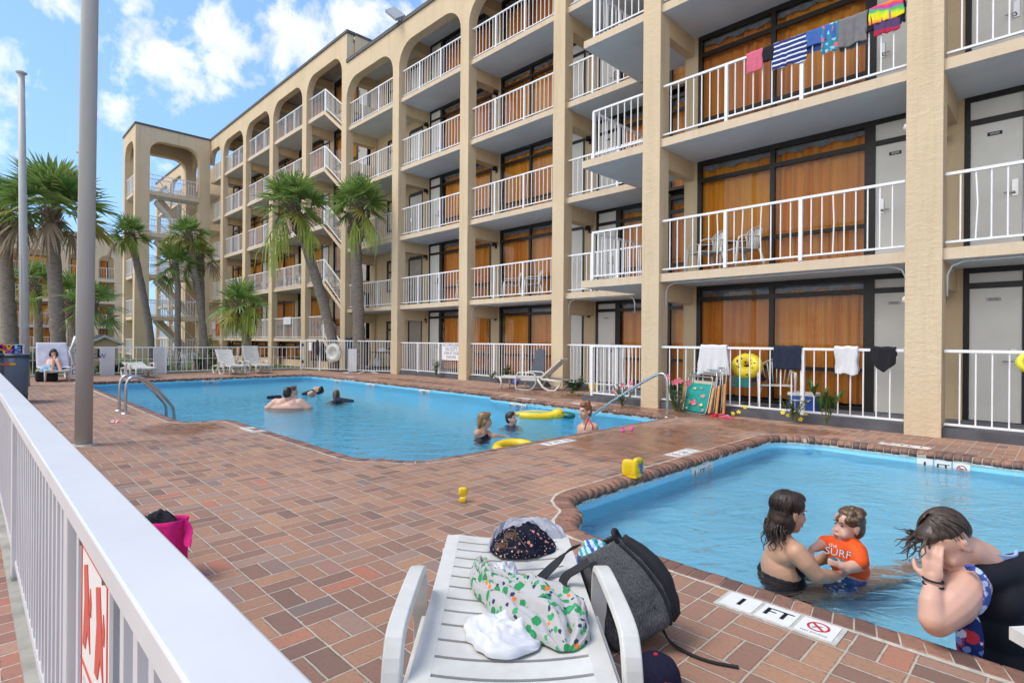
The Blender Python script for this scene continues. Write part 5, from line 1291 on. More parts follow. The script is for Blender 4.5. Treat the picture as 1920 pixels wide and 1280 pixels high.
# ------------------------------------------------------------------ signs
M_NAVY = simple('navy_lettering', (0.02, 0.04, 0.22), 0.5)
s1 = thing('no_lifeguard_sign', 'white sign reading no lifeguard on duty fixed to the hotel railing', 'sign', (-15.0, 11.6, 0.9))
xa, xb = FY(829, 680, 11.71).x, FY(866, 680, 11.71).x; zt, zb = 1.20, 0.62
mb = MB(); mb.box(xa, xb, 11.695, 11.71, zb, zt)
for i, (tx, hh) in enumerate((('NO LIFEGUARD', 0.15), ('ON DUTY', 0.16), ('SWIM AT YOUR', 0.125), ('OWN RISK', 0.125))):
    mb.text(tx, frame4(((xa+xb)/2-0.02, 11.694, (1.125, 0.985, 0.85, 0.72)[i]), (1, 0, 0), (0, 0, 1)) @ Matrix.Scale(0.80, 4, (1, 0, 0)), hh*1.1, 1)
mb.build('sign_panel', [M_SIGN, M_NAVY], s1)
s2 = thing('shallow_water_sign', 'white sign reading shallow water no diving on the far fence behind the thick grey pole', 'sign', (-23.2, 2.8, 0.5))
y0, y1 = FX(129, 690, -23.1).y, FX(174, 690, -23.1).y; zc = FX(129, 690, -23.1).z
mb = MB(); mb.box(-23.12, -23.10, y0, y1, 0.03, 0.80)
mb.box(-23.098, -23.097, y0+0.02, y1-0.02, 0.77, 0.785, 1); mb.box(-23.098, -23.097, y0+0.02, y0+0.04, 0.05, 0.77, 1)
for tx, z, sz in (('SHALLOW', 0.66, 0.20), ('WATER', 0.50, 0.16), ('NO', 0.34, 0.24), ('DIVING', 0.15, 0.2)):
    if tx == 'WATER': continue
    mb.text(tx, frame4((-23.098, y0+0.07, z if tx != 'NO' else 0.40), (0, 1, 0), (0, 0, 1)) @ Matrix.Scale(0.85, 4, (1, 0, 0)), sz*1.15, 1, align='LEFT')
mb.build('sign_panel', [M_SIGN, M_NAVY], s2)
# ------------------------------------------------------------------ cloth
def drape(name, label, cat, x0, x1, Y, z, df, db, mat, seed=1, yaw=None, wr=0.016, skew=0.0, group=None, parent=None, edge=None):
    """cloth hung over a rail running along X; df, db = hanging length in front and behind"""
    rnd = random.Random(seed); o = tag(bpy.data.objects.new(name, None), label, cat, group) if False else None
    mb = MB(); R0 = 0.03; tot = df+db+math.pi*R0; off = rnd.uniform(0, 50)
    e = edge or (lambda u: 0.0)
    def fn(u, v):
        s = v*(tot); x = x0+(x1-x0)*u; dfl = df*(1+0.10*mnoise.noise((u*3+off, 0, 0)))-e(u)
        if v < 0.45: a = v/0.45; yy = -R0; zz = -dfl*(1-a)
        elif v < 0.55: a = (v-0.45)/0.10*math.pi; yy = -R0*math.cos(a); zz = R0*math.sin(a)
        else: a = (v-0.55)/0.45; yy = R0; zz = -db*a
        hang = max(0.0, -zz)
        w_ = wr*(0.25+min(1.5, hang*5))*(mnoise.noise((u*5+off, hang*1.5, off))+0.6*mnoise.noise((u*12+off, hang*3, 3)))
        side = skew*hang*(u-0.5)+0.02*mnoise.noise((hang*6+off, u*2, 9))
        return Vector((x+side, Y+yy+(w_-abs(wr)*0.5 if yy <= 0 else -w_+abs(wr)*0.5), z+zz+0.012*mnoise.noise((u*4+off, 7, 0))))
    nx = max(10, int(abs(x1-x0)/0.02)); mb.grid(fn, nx, 44)
    o = mb.build(name, mat, None, solid=0.007); return tag(o, label, cat, group)
def m_print(name, base, layers, scale, rough=0.9):
    """cloth with scattered printed blobs: layers of (colour, voronoi seed offset, coverage)"""
    t = NT(name); p = t.obj(); c = base
    wob = t.V('ADD', p, t.V('SCALE', t.V('SUBTRACT', t.n('TexNoise').outputs['Color'], (0.5, 0.5, 0.5)), scale=0.35/scale))
    nn = [x for x in t.t.nodes if x.type == 'TEX_NOISE'][0]; nn.inputs['Scale'].default_value = scale*2.2; nn.inputs['Detail'].default_value = 3; t.lk(p, nn.inputs['Vector'])
    for col, sd, cov, sc in layers:
        v = t.voro(scale*sc, t.V('ADD', wob, (sd, sd*1.7, sd*0.3)))
        c = t.mix(t.ramp(v, [(cov, 1.0), (cov+0.03, 0.0)]), c, col)
    t.bsdf(c, rough, 0, t.bump(t.noise(350, p, 2), 0.15, 0.001), 0.15); return t.m
def m_stripe(name, cols, freq, axis=(0, 0, 1), rough=0.9):
    t = NT(name); p = t.obj(); d = t.n('VectorMath', operation='DOT_PRODUCT'); t.lk(p, d.inputs[0]); d.inputs[1].default_value = axis
    f = t.M('FRACT', t.M('ADD', t.M('MULTIPLY', d.outputs['Value'], freq), t.M('MULTIPLY', t.noise(6, p, 2), 0.35)))
    n = len(cols); c = t.ramp(f, [(i/n, col) for i, col in enumerate(cols)], 'CONSTANT')
    t.bsdf(c, rough, 0, None, 0.15); return t.m
C_BLACK = cloth('black_cloth', (0.022, 0.022, 0.028)); C_WHITE = cloth('white_cloth', (0.68, 0.68, 0.71), var=0.04); C_NAVY = cloth('navy_cloth', (0.025, 0.032, 0.055)); C_GREY = cloth('heather_grey_cloth', (0.19, 0.185, 0.195))
def m_tie():
    t = NT('tie_dye_cloth'); p = t.obj(); x, y, z = t.sep(p)
    f = t.M('FRACT', t.M('ADD', t.M('ADD', t.M('MULTIPLY', x, 0.75), t.M('MULTIPLY', z, 3.4)), t.M('MULTIPLY', t.noise(9, p, 3), 0.5)))
    c = t.ramp(f, [(0.0, (0.75, 0.06, 0.12)), (0.2, (0.85, 0.25, 0.03)), (0.4, (0.85, 0.65, 0.02)), (0.6, (0.65, 0.75, 0.03)), (0.75, (0.05, 0.5, 0.12)), (0.88, (0.35, 0.08, 0.45)), (1.0, (0.75, 0.06, 0.12))]); t.bsdf(c, 0.9, 0, None, 0.15); return t.m
ZR = 5.2+1.04; YRL = YR_+0.10
X = lambda px, py: FY(px, py, YRL).x
clo = [
 ('pink_garment', 'small pink swim top hung at the left end of the clothes row', 'swimwear', 1401, 1432, 118, 0.33, 0.2, cloth('pink_cloth', (0.62, 0.14, 0.22))),
 ('dark_garment', 'black garment squeezed between pink top and striped shirt on upper railing', 'clothing', 1430, 1452, 108, 0.22, 0.2, C_BLACK),
 ('striped_shirt', 'navy and white striped shirt hung over the upper right railing', 'shirt', 1449, 1514, 100, 0.42, 0.3, m_stripe('navy_white_stripes', [(0.03, 0.05, 0.20), (0.03, 0.05, 0.20), (0.74, 0.76, 0.80)], 13)),
 ('blue_towel', 'plain blue towel folded over the upper right railing', 'towel', 1513, 1568, 80, 0.22, 0.3, cloth('royal_blue_cloth', (0.06, 0.14, 0.42))),
 ('bright_shorts', 'patterned turquoise and coral shorts hung below the blue towel', 'shorts', 1542, 1576, 68, 0.42, 0.2, m_print('coral_print', (0.05, 0.22, 0.35), [((0.70, 0.16, 0.16), 3.1, 0.36, 1.0), ((0.25, 0.62, 0.75), 7.7, 0.30, 1.2)], 9)),
 ('grey_shirt', 'grey shirt hung over the upper right railing', 'shirt', 1573, 1627, 54, 0.42, 0.45, C_GREY),
 ('black_strip', 'narrow black garment beside the grey shirt on the upper railing', 'clothing', 1624, 1638, 38, 0.32, 0.2, C_BLACK),
 ('red_shorts', 'purple and red shorts hanging under the rainbow towel', 'shorts', 1640, 1689, 20, 0.42, 0.1, m_stripe('red_purple_bands', [(0.45, 0.03, 0.08), (0.10, 0.06, 0.16), (0.35, 0.22, 0.35)], 2.4)),
 ('rainbow_towel', 'rainbow tie dyed towel at the right end of the clothes row', 'towel', 1630, 1696, 14, 0.24, 0.3, m_tie()),
 ('dark_goggle_strap', 'small black item with white dots at the end of the clothes row by the pillar', 'clothing', 1689, 1699, 14, 0.34, 0.1, C_BLACK)]
for k, (nm, lab, cat, pa, pb, py, df, db, mt) in enumerate(clo):
    o = drape(nm, lab, cat, X(pa, py+6), X(pb, py-6), YRL-(0.010 if k == 8 else 0), ZR+(0.012 if k == 8 else 0.004), df, db, mt, seed=40+k)
ZG = 0.10+1.11; XG = lambda px: FY(px, 650, YRL).x
drape('white_towel', 'white towel hanging over the pool railing onto the folded beach chairs', 'towel', XG(1315), XG(1364), YRL, ZG, 0.52, 0.3, C_WHITE, 61, skew=0.25)
drape('dark_shirt', 'dark shirt hanging over the pool railing right of the yellow ring', 'shirt', XG(1451), XG(1504), YRL, ZG, 0.36, 0.34, C_NAVY, 62)
drape('white_shirt', 'white shirt hanging over the pool railing', 'shirt', XG(1566), XG(1610), YRL, ZG, 0.40, 0.35, C_WHITE, 63, wr=0.024)
drape('black_shorts', 'black snap fastened shorts hanging over the pool railing by the nearest pillar', 'shorts', XG(1633), XG(1681), YRL, ZG, 0.36, 0.1, C_BLACK, 64, wr=0.025, edge=lambda u: 0.22*abs(u-0.55)*1.6)
YL_ = YM_+0.16
for i, (nm, lab, cat, px0, px1, py, k, df, mt) in enumerate([('white_cloth', 'white cloth hung on the low railing two bays left of the stairs', 'cloth', 533, 547, 592, 0, 0.35, C_WHITE),
        ('lime_towel', 'lime green towel hung on a low railing right of the stocky palm', 'towel', 467, 476, 597, 0, 0.75, cloth('lime_cloth', (0.32, 0.62, 0.05))),
        ('black_swimsuit', 'black swimsuit hung beside the lime towel on a low railing', 'swimwear', 475, 481, 598, 0, 0.3, C_BLACK),
        ('red_towel', 'red towel hung on a low railing left of the stocky palm', 'towel', 406, 413, 600, 0, 0.9, cloth('red_cloth', (0.62, 0.07, 0.04))),
        ('striped_towel', 'pale towel hung left of the red towel on a low railing', 'towel', 398, 405, 600, 0, 0.5, C_WHITE)]):
    drape(nm, lab, cat, FY(px0, py, YL_).x, FY(px1, py, YL_).x, YL_, ZL[k]+1.04, df, 0.3, mt, 70+i)
drape('sky_towel', 'blue towel draped on the fourth level railing behind the leaning palm', 'towel', -29.6, -28.9, YL_, ZL[2]+1.04, 0.3, 0.3, cloth('sky_cloth', (0.10, 0.32, 0.55)), 81)
def bundle(mb, pts, hw, ht, seed=1, mi=0, nu=64, nv=40, fold=0.35):
    """crumpled cloth: a humped, folded strip along a path lying on something"""
    P_ = [Vector(p) for p in pts]; n = len(P_)-1; off = seed*7.3
    def at(L, s): i = min(int(s*n), n-1); f = s*n-i; f = f*f*(3-2*f); return L[i]*(1-f)+L[i+1]*f
    def atp(s):
        i = min(int(s*n), n-1); f = s*n-i; p0, p1, p2, p3 = P_[max(i-1, 0)], P_[i], P_[i+1], P_[min(i+2, n)]
        return 0.5*((2*p1)+(p2-p0)*f+(2*p0-5*p1+4*p2-p3)*f*f+(3*p1-p0-3*p2+p3)*f**3)
    def fn(u, v):
        c = atp(u); t = (atp(min(1, u+0.02))-atp(max(0, u-0.02))); t.z = 0; t.normalize(); sd = Vector((-t.y, t.x, 0))
        end = math.sin(math.pi*min(max(u, 0.0), 1))**0.35 if 0 < u < 1 else 0.0
        w_ = at(hw, u)*(0.35+0.65*end)*(1+0.22*mnoise.noise((u*4+off, 1, 0))); a = math.pi*v; cs = math.cos(a)
        r = math.sin(a)**0.55 if 0 < v < 1 else 0.0
        q = Vector((u*6+off, cs*2.0, off))
        rid = 1-abs(mnoise.noise((u*2.6+off+cs*0.8, cs*3.0-u*1.5, off)))*2.2; rid2 = 1-abs(mnoise.noise((u*6+off, cs*7+u*3, 4)))*2
        h = at(ht, u)*r*end*(0.52+fold*1.3*rid+0.16*rid2+0.25*mnoise.noise(q))
        lat = w_*cs*(1+0.14*mnoise.noise((u*10+off, cs*3, 2)))
        return c+sd*lat+Vector((0, 0, max(0.003, h)))
    mb.grid(fn, nu, nv, mi)
def lay(name, label, cat, pxs, z, hw, ht, mat, seed, fold=0.35, group=None):
    mb = MB(); bundle(mb, [G(x, y, z) for x, y in pxs], hw, ht, seed, fold=fold); o = mb.build(name, mat, None); return tag(o, label, cat, group)
ZS = 0.335
M_DINO = m_print('dinosaur_print', (0.47, 0.455, 0.455), [((0.035, 0.27, 0.10), 2.3, 0.33, 1.0), ((0.06, 0.36, 0.16), 9.9, 0.27, 1.3), ((0.035, 0.055, 0.11), 5.7, 0.20, 1.3), ((0.78, 0.20, 0.03), 13.1, 0.15, 0.9)], 20)
M_FLOR = m_print('dark_floral_print', (0.014, 0.016, 0.032), [((0.70, 0.30, 0.22), 2.0, 0.20, 1.0), ((0.78, 0.62, 0.55), 6.0, 0.14, 1.6), ((0.66, 0.38, 0.30), 11.0, 0.13, 2.0)], 30)
lay('grey_cloth', 'pale grey garment heaped at the far end of the foreground lounger', 'clothing', [(925, 1035), (952, 1010), (990, 1002), (1030, 1004), (1056, 1012)], ZS, [0.05, 0.085, 0.09, 0.08, 0.04], [0.04, 0.08, 0.085, 0.07, 0.03], cloth('pale_grey_cloth', (0.40, 0.40, 0.45)), 3)
lay('floral_garment', 'dark floral swim cover crumpled on the far end of the foreground lounger', 'clothing', [(928, 1040), (960, 1032), (1000, 1028), (1042, 1030)], ZS+0.005, [0.07, 0.11, 0.11, 0.06], [0.05, 0.095, 0.10, 0.055], M_FLOR, 5)
lay('white_towel', 'white towel bunched on the foreground lounger under the dinosaur print shirt', 'towel', [(918, 1152), (940, 1182), (972, 1200), (1015, 1208)], ZS, [0.10, 0.135, 0.125, 0.06], [0.04, 0.065, 0.06, 0.03], C_WHITE, 7, fold=0.22)
lay('white_rag', 'small white cloth under the top of the dinosaur print shirt', 'towel', [(932, 1068), (945, 1078), (950, 1100)], ZS, [0.035, 0.055, 0.03], [0.05, 0.06, 0.04], C_WHITE, 8, fold=0.2)
lay('dinosaur_shirt', 'pale shirt printed with green dinosaurs and orange leaves lying twisted on the foreground lounger', 'shirt', [(903, 1045), (906, 1080), (930, 1110), (975, 1135), (1022, 1160), (1055, 1195), (1062, 1222)], ZS+0.006, [0.04, 0.062, 0.085, 0.125, 0.15, 0.115, 0.05], [0.04, 0.07, 0.08, 0.095, 0.105, 0.09, 0.05], M_DINO, 11)
sg_ = thing('sunglasses', 'brown sunglasses resting on the dark floral garment', 'sunglasses', tuple(G(945, 1020, 0.45)))
M_LENS = simple('brown_lens', (0.10, 0.04, 0.015), 0.08, spec=0.7, var=0.2); M_TORT = simple('tortoise_frame', (0.07, 0.035, 0.02), 0.25)
L1, L2 = G(940, 1022, 0.455), G(957, 1003, 0.470); dv = (L2-L1).normalized(); nv_ = (Vector((0.2, -0.5, 0.55))).normalized(); uv_ = nv_.cross(dv).normalized()
mb = MB(); mt_ = MB()
for c in (L1, L2):
    mb.ell(c, (0.027, 0.022, 0.004), 14, 6, M3=Matrix((dv, uv_, dv.cross(uv_))).transposed()); torus(mt_, c, 0.026, 0.0025, nv_, 20, 6)
mb.build('lens', M_LENS, sg_)
mt_.tube([L1+dv*0.025, L2-dv*0.025], 0.003, 5); mt_.tube([L2+dv*0.025, G(985, 1022, 0.46), G(988, 1030, 0.445)], 0.0025, 5); mt_.tube([L1-dv*0.02, G(965, 1027, 0.46), G(992, 1036, 0.44)], 0.0025, 5); mt_.build('glasses_frame', M_TORT, sg_)
# backpack
def m_heather():
    t = NT('heather_canvas'); p = t.obj(); n = t.noise(260, t.V('MULTIPLY', p, (1, 1, 0.25)), 3, 0.7)
    c = t.ramp(n, [(0.35, (0.045, 0.046, 0.052)), (0.65, (0.15, 0.15, 0.16))]); c = t.mix(t.ramp(t.noise(7, p), [(0.4, 0.0), (0.75, 0.35)]), c, (0.06, 0.06, 0.065))
    t.bsdf(c, 0.9, 0, t.bump(t.noise(14, p, 4), 0.5, 0.02), 0.15); return t.m
M_PACK = m_heather(); M_WEB = simple('black_webbing', (0.018, 0.018, 0.022), 0.75, bump=0.4, bscale=400, bdist=0.002)
bp = thing('backpack', 'grey heather backpack with black straps leaning on the foreground lounger', 'backpack', tuple(G(1190, 1205)))
B0 = G(1207, 1192, 0.02); B1 = FD(1122, 1022, 2.47)
ua = (B1-B0); Lb = ua.length; ua.normalize(); wa = Vector((0.75, 0.66, 0.0)); wa = (wa-ua*wa.dot(ua)).normalized(); da = ua.cross(wa)
def pk(u, v):
    s = v; a = 2*math.pi*u; e = 0.55
    sx = math.copysign(abs(math.cos(a))**e, math.cos(a)); sy = math.copysign(abs(math.sin(a))**e, math.sin(a))
    wd = 0.165*(0.80+0.26*math.sin(math.pi*min(1, s*0.9+0.1))-0.22*s*s); dp = 0.135*(0.75+0.40*math.sin(math.pi*(s*0.75+0.12))-0.25*s)
    rr = min(1.0, (s/0.07)**0.5) if s < 0.07 else 1.0
    nz = 1+0.05*mnoise.noise((sx*2, sy*2, s*5))+0.03*mnoise.noise((sx*5, sy*5, s*11))
    return B0+ua*Lb*s+wa*sx*wd*rr*nz+da*sy*dp*rr*nz-Vector((0, 0, 0.0))
mb = MB(); mb.grid(pk, 48, 34); mb.build('pack_body', M_PACK, bp, solid=0.006)
mb = MB(); top = [pk(k/24, 0.985) for k in range(24)]; cen = sum(top, Vector())/24
mb.poly([cen+(p-cen)*0.9-ua*0.10 for p in top]); mb.build('pack_lining', C_BLACK, bp)
mb = MB()
for (u, ln, off) in ((0.60, 0.9, 0.004), (0.93, 0.92, 0.006), (0.86, 0.92, 0.006)): mb.tube([pk(u+0.02*math.sin(v*4), v)+(pk(u, v)-(B0+ua*Lb*v)).normalized()*off for v in np.linspace(0.06, 0.95, 22)], 0.008, 5)
mb.tube([pk(0.98, v)+wa*0.012 for v in np.linspace(0.05, 0.97, 22)], [0.02+0.022*math.sin(math.pi*k/21) for k in range(22)], 8)
mb.build('zipper', M_WEB, bp)
def strap(mb, pts, w_, nrm=(0, 0, 1), th=0.0025):
    P_ = smooth(pts, 2); nrm = Vector(nrm); k0 = len(mb.v); n = len(P_)
    for i, p in enumerate(P_):
        t = (P_[min(i+1, n-1)]-P_[max(i-1, 0)]).normalized(); sd = t.cross(nrm); sd = sd.normalized() if sd.length > 0.05 else RT.copy(); up = sd.cross(t)
        for a, b in ((-1, -1), (1, -1), (1, 1), (-1, 1)): mb.v.append(tuple(p+sd*w_/2*a+up*th*b))
    for i in range(n-1):
        for j in range(4): mb.f.append((k0+i*4+j, k0+i*4+(j+1) % 4, k0+(i+1)*4+(j+1) % 4, k0+(i+1)*4+j)); mb.mi.append(0); mb.sm.append(False)
    mb.f += [(k0, k0+1, k0+2, k0+3), (k0+4*n-4, k0+4*n-3, k0+4*n-2, k0+4*n-1)]; mb.mi += [0, 0]; mb.sm += [False, False]
mb = MB(); strap(mb, [G(1082, 1022, 0.47), G(1062, 1036, 0.42), G(1035, 1062, 0.37), G(1005, 1092, 0.345)], 0.042); mb.build('shoulder_strap', M_WEB, bp)
mb = MB(); strap(mb, [G(1104, 1052, 0.44), G(1082, 1066, 0.41), G(1058, 1080, 0.375), G(1053, 1102, 0.355), G(1068, 1118, 0.35), G(1090, 1128, 0.348)], 0.034, nrm=(0.3, -0.3, 0.8)); strap(mb, [G(1062, 1128, 0.348), G(1092, 1130, 0.348)], 0.03); mb.build('shoulder_strap', M_WEB, bp)
mb = MB(); strap(mb, [pk(0.80, 0.30), G(1246, 1188, 0.05), G(1262, 1210, 0.008), G(1320, 1238, 0.006), G(1385, 1250, 0.006)], 0.017); mb.build('loose_strap', M_WEB, bp)
mb = MB(); hnd = [pk(0.85, 0.97), pk(0.85, 0.97)+ua*0.05+da*-0.02, pk(0.98, 0.97)+ua*0.045, pk(0.98, 0.97)]; mb.tube(smooth(hnd, 2), 0.011, 6); mb.build('grab_handle', M_WEB, bp)
mb = MB(); strap(mb, [pk(0.70, 0.92)+da*-0.010, pk(0.71, 0.72)+da*-0.012, pk(0.72, 0.55)+da*-0.012, pk(0.73, 0.36)+da*-0.012], 0.032, nrm=-da, th=0.004); mb.obox(pk(0.71, 0.72)-da*0.02, wa*0.022, ua*0.028, da*0.008); mb.obox(pk(0.73, 0.40)-da*0.016, wa*0.034, ua*0.055, da*0.004); mb.build('buckle_strap', M_WEB, bp)
mb = MB(); cps = [cen-ua*0.0+wa*-0.10, cen+wa*-0.135-ua*0.05, cen+wa*-0.15-ua*0.11]
bundle(mb, [cen+wa*-0.13-ua*0.04, cen+wa*-0.06-ua*0.03, cen+wa*0.03-ua*0.05], [0.06, 0.085, 0.05], [0.07, 0.10, 0.07], 21, fold=0.2)
tag(mb.build('striped_towel', m_stripe('turquoise_stripes', [(0.06, 0.34, 0.42), (0.45, 0.68, 0.78), (0.06, 0.34, 0.42), (0.50, 0.70, 0.80), (0.05, 0.12, 0.45), (0.55, 0.66, 0.80)], 13, (0.5, 0.5, 0.7)), None), 'turquoise and blue striped towel stuffed into the open backpack', 'towel')
# cap
cp = thing('baseball_cap', 'navy baseball cap with red top button lying beside the backpack', 'cap', tuple(G(1232, 1290)))
cc = G(1229, 1285, 0.0); mb = MB(); C_CAP = cloth('navy_cap_cloth', (0.022, 0.02, 0.042), scale=60)
mb.lathe(cc, [(0.092, 0.0), (0.093, 0.03), (0.088, 0.06), (0.072, 0.09), (0.045, 0.108), (0.015, 0.116), (0.0, 0.117)], 28); mb.build('crown', C_CAP, cp)
mb = MB(); bd_ = Vector((0.95, -0.3, 0)).normalized(); bs = Vector((-bd_.y, bd_.x, 0))
mb.grid(lambda u, v: cc+bd_*(0.08+0.085*v*math.sin(math.pi*(0.12+0.76*u))**0.6)+bs*(0.085*(2*u-1))*(1-0.2*v)+Vector((0, 0, 0.014-0.01*v-0.02*(2*u-1)**2+0.01)), 12, 5); mb.build('brim', C_CAP, cp, solid=0.004)
mb = MB(); mb.ell(cc+Vector((0, 0, 0.118)), (0.009, 0.009, 0.006), 10, 6); M_RBTN = cloth('red_button', (0.62, 0.04, 0.07)); mb.build('button', M_RBTN, cp)
mb = MB(); lg = (CAMP-cc); lg.z = 0; lg.normalize(); ls = Vector((-lg.y, lg.x, 0)); b0 = cc+lg*0.086+ls*0.03+Vector((0, 0, 0.045))
for k in range(3): mb.tube(smooth([b0+ls*(0.012*k), b0+ls*(0.012*k+0.006)+Vector((0, 0, 0.025))-lg*0.008, b0+ls*(0.012*k+0.010)+Vector((0, 0, 0.004))], 2), 0.004, 5)
mb.build('emblem', M_RBTN, cp)
# pink bag by the fence
pb = thing('pink_bag', 'bright pink tote bag stuffed with black clothing beside the near white fence', 'bag', tuple(G(300, 985, 0.28).xy)+(0,))
c = G(297, 975, 0.30); c = Vector((c.x, c.y, 0)); M_BAG = cloth('pink_bag_cloth', (0.72, 0.025, 0.22), scale=30)
mb = MB()
def bg(u, v):
    a = 2*math.pi*u; e = 0.6; sx = math.copysign(abs(math.cos(a))**e, math.cos(a)); sy = math.copysign(abs(math.sin(a))**e, math.sin(a))
    w_ = 0.15*(0.9+0.12*v); d_ = 0.085*(1.05-0.2*v); n_ = 1+0.06*mnoise.noise((sx*3, sy*3, v*5)); return c+ax3*sx*w_*n_+ay3*sy*d_*n_+Vector((0, 0, 0.305*v+0.012*sx*v))
ax3 = Vector((0.80, 0.60, 0)); ay3 = Vector((-0.60, 0.80, 0))
mb.grid(bg, 36, 14); mb.poly([bg(k/24, 0) for k in range(24)]); mb.build('bag_body', M_BAG, pb, solid=0.004)
mb = MB(); strap(mb, [c+ax3*0.15+Vector((0, 0, 0.30)), c+ax3*0.19+Vector((0, 0, 0.26)), c+ax3*0.20-ay3*0.04+Vector((0, 0, 0.205)), c+ax3*0.235-ay3*0.05+Vector((0, 0, 0.21))], 0.04, nrm=(0.5, -0.7, 0.3)); mb.build('handle_strap', M_BAG, pb)
mb = MB(); bundle(mb, [c-ax3*0.13+Vector((0, 0, 0.27)), c-ax3*0.02+Vector((0, 0, 0.275)), c+ax3*0.11+Vector((0, 0, 0.27))], [0.06, 0.08, 0.055], [0.04, 0.075, 0.06], 31, fold=0.25)
tag(mb.build('black_clothing', C_BLACK, None), 'black clothing sticking out of the pink tote bag', 'clothing')
# ------------------------------------------------------------------ poolside odds and ends
def beach_chair(label, L0, R0_, lean, col, fish, depth=0.0, h=0.62):
    a, b = Vector(L0), Vector(R0_); xd = (b-a).normalized(); nrm = Vector((0, 0, 1)).cross(xd); nrm = -nrm if nrm.y < 0 else nrm
    up = (Vector((0, 0, math.cos(lean)))+nrm*math.sin(lean)).normalized(); out = xd.cross(up); W = (b-a).length
    o = thing('folding_beach_chair', label, 'beach chair', tuple((a+b)/2), group='folded beach chairs stacked against the railing')
    pt = lambda x, y, z=0.0: a+xd*x+up*y+out*z
    mb = MB()
    for hh, z, ww in ((h+0.14, 0.0, 0.0), (h+0.05, 0.05, 0.03)):
        mb.tube(smooth([pt(ww, 0.02, z), pt(ww, hh*0.6, z), pt(ww, hh, z), pt(ww+0.06, hh, z), pt(W-ww-0.06, hh, z), pt(W-ww, hh, z), pt(W-ww, hh*0.6, z), pt(W-ww, 0.02, z), pt(W-ww-0.08, 0.0, z), pt(ww+0.08, 0.0, z), pt(ww, 0.02, z)], 2), 0.011, 7)
    mb.build('tube_frame', M_STEEL, o)
    mb = MB(); mb.grid(lambda u, v: pt(0.03+(W-0.06)*u, 0.03+(h-0.10)*v, 0.03+0.018*math.sin(math.pi*v)+0.006*mnoise.noise((u*4, v*4, 2))), 10, 10, 0)
    M_ = lambda x, y: pt(x*W, y*h, 0.058)
    if fish:
        rnd = random.Random(4)
        for fx, fy, s, mi in ((0.42, 0.30, 0.15, 1), (0.74, 0.52, 0.085, 1), (0.72, 0.26, 0.075, 2), (0.38, 0.72, 0.06, 2), (0.62, 0.74, 0.05, 1), (0.82, 0.12, 0.05, 1), (0.2, 0.12, 0.06, 2)):
            s *= 1.0; k = s/W; m2 = s/h
            mb.poly([M_(fx+k*0.5*math.cos(t)-0.0, fy+m2*0.33*math.sin(t)) for t in np.linspace(0, 2*math.pi, 14)[:-1]], mi)
            mb.poly([M_(fx-k*0.4, fy), M_(fx-k*0.85, fy+m2*0.3), M_(fx-k*0.7, fy), M_(fx-k*0.85, fy-m2*0.3)], 3 if mi == 1 else 1)
            mb.poly([M_(fx-k*0.1, fy+m2*0.3), M_(fx+k*0.1, fy+m2*0.52), M_(fx+k*0.25, fy+m2*0.27)], 3)
            mb.poly([p_+out*0.001 for p_ in [M_(fx+k*0.28+k*0.06*math.cos(t), fy+m2*0.08+m2*0.06*math.sin(t)) for t in np.linspace(0, 2*math.pi, 8)[:-1]]], 4)
    mb.build('fabric_sling', [cloth(col[0], col[1]), cloth('fish_pink', (0.72, 0.25, 0.30)), cloth('fish_yellow', (0.68, 0.62, 0.25)), cloth('fish_orange', (0.75, 0.36, 0.14)), C_BLACK], o)
    M_ARM = simple('varnished_wood', (0.62, 0.30, 0.10), 0.4, var=0.15, scale=12)
    for x in (0.005, W+0.03):
        mb = MB(); mb.bar(pt(x, 0.04, 0.05), pt(x, h*0.80, 0.05), 0.045, 0.02, up=tuple(out)); mb.build('armrest', M_ARM, o)
    return o
bl, br_ = G(1281, 771), G(1330, 779)
beach_chair('folded beach chair with teal fish patterned fabric at the front of the leaning stack', bl, br_, R(14), ('teal_fabric', (0.03, 0.30, 0.27)), True)
o2 = Vector((0.10, 0.07, 0)); beach_chair('folded beach chair standing second in the leaning stack behind the teal one', bl+o2, br_+o2, R(8), ('sand_fabric', (0.55, 0.48, 0.35)), False, h=0.66)
o3 = Vector((0.20, 0.14, 0)); beach_chair('folded beach chair at the back of the leaning stack under the white towel', bl+o3, br_+o3, R(4), ('dark_fabric', (0.08, 0.09, 0.10)), False, h=0.70)
p0, p1 = G(1214, 761), G(1284, 768); d = (p1-p0); Lq = d.length; d.normalize(); s = Vector((-d.y, d.x, 0))
bb = thing('bodyboard', 'teal and dark bodyboard lying flat at the foot of the pillar', 'bodyboard', tuple((p0+p1)/2)); mb = MB()
out_ = [(0, -0.12), (0, 0.12), (0.15, 0.22), (0.6, 0.25), (0.95, 0.22), (1.0, 0.0), (0.95, -0.22), (0.6, -0.25), (0.15, -0.22)]
mb.prism([p0+d*(x*Lq)+s*(y*0.8+0.12)+Vector((0, 0, 0.012)) for x, y in out_], (0, 0, 0.04), 1, 1); mb.build('foam_core', [None or cloth('board_dark', (0.02, 0.03, 0.04)), cloth('board_dark2', (0.02, 0.035, 0.045))], bb)
mb = MB(); mb.prism([p0+d*(x*Lq*0.98+0.01)+s*(y*0.77+0.12)+Vector((0, 0, 0.0521)) for x, y in out_], (0, 0, 0.008)); mb.build('deck_skin', plastic('board_teal', (0.05, 0.28, 0.30)), bb)
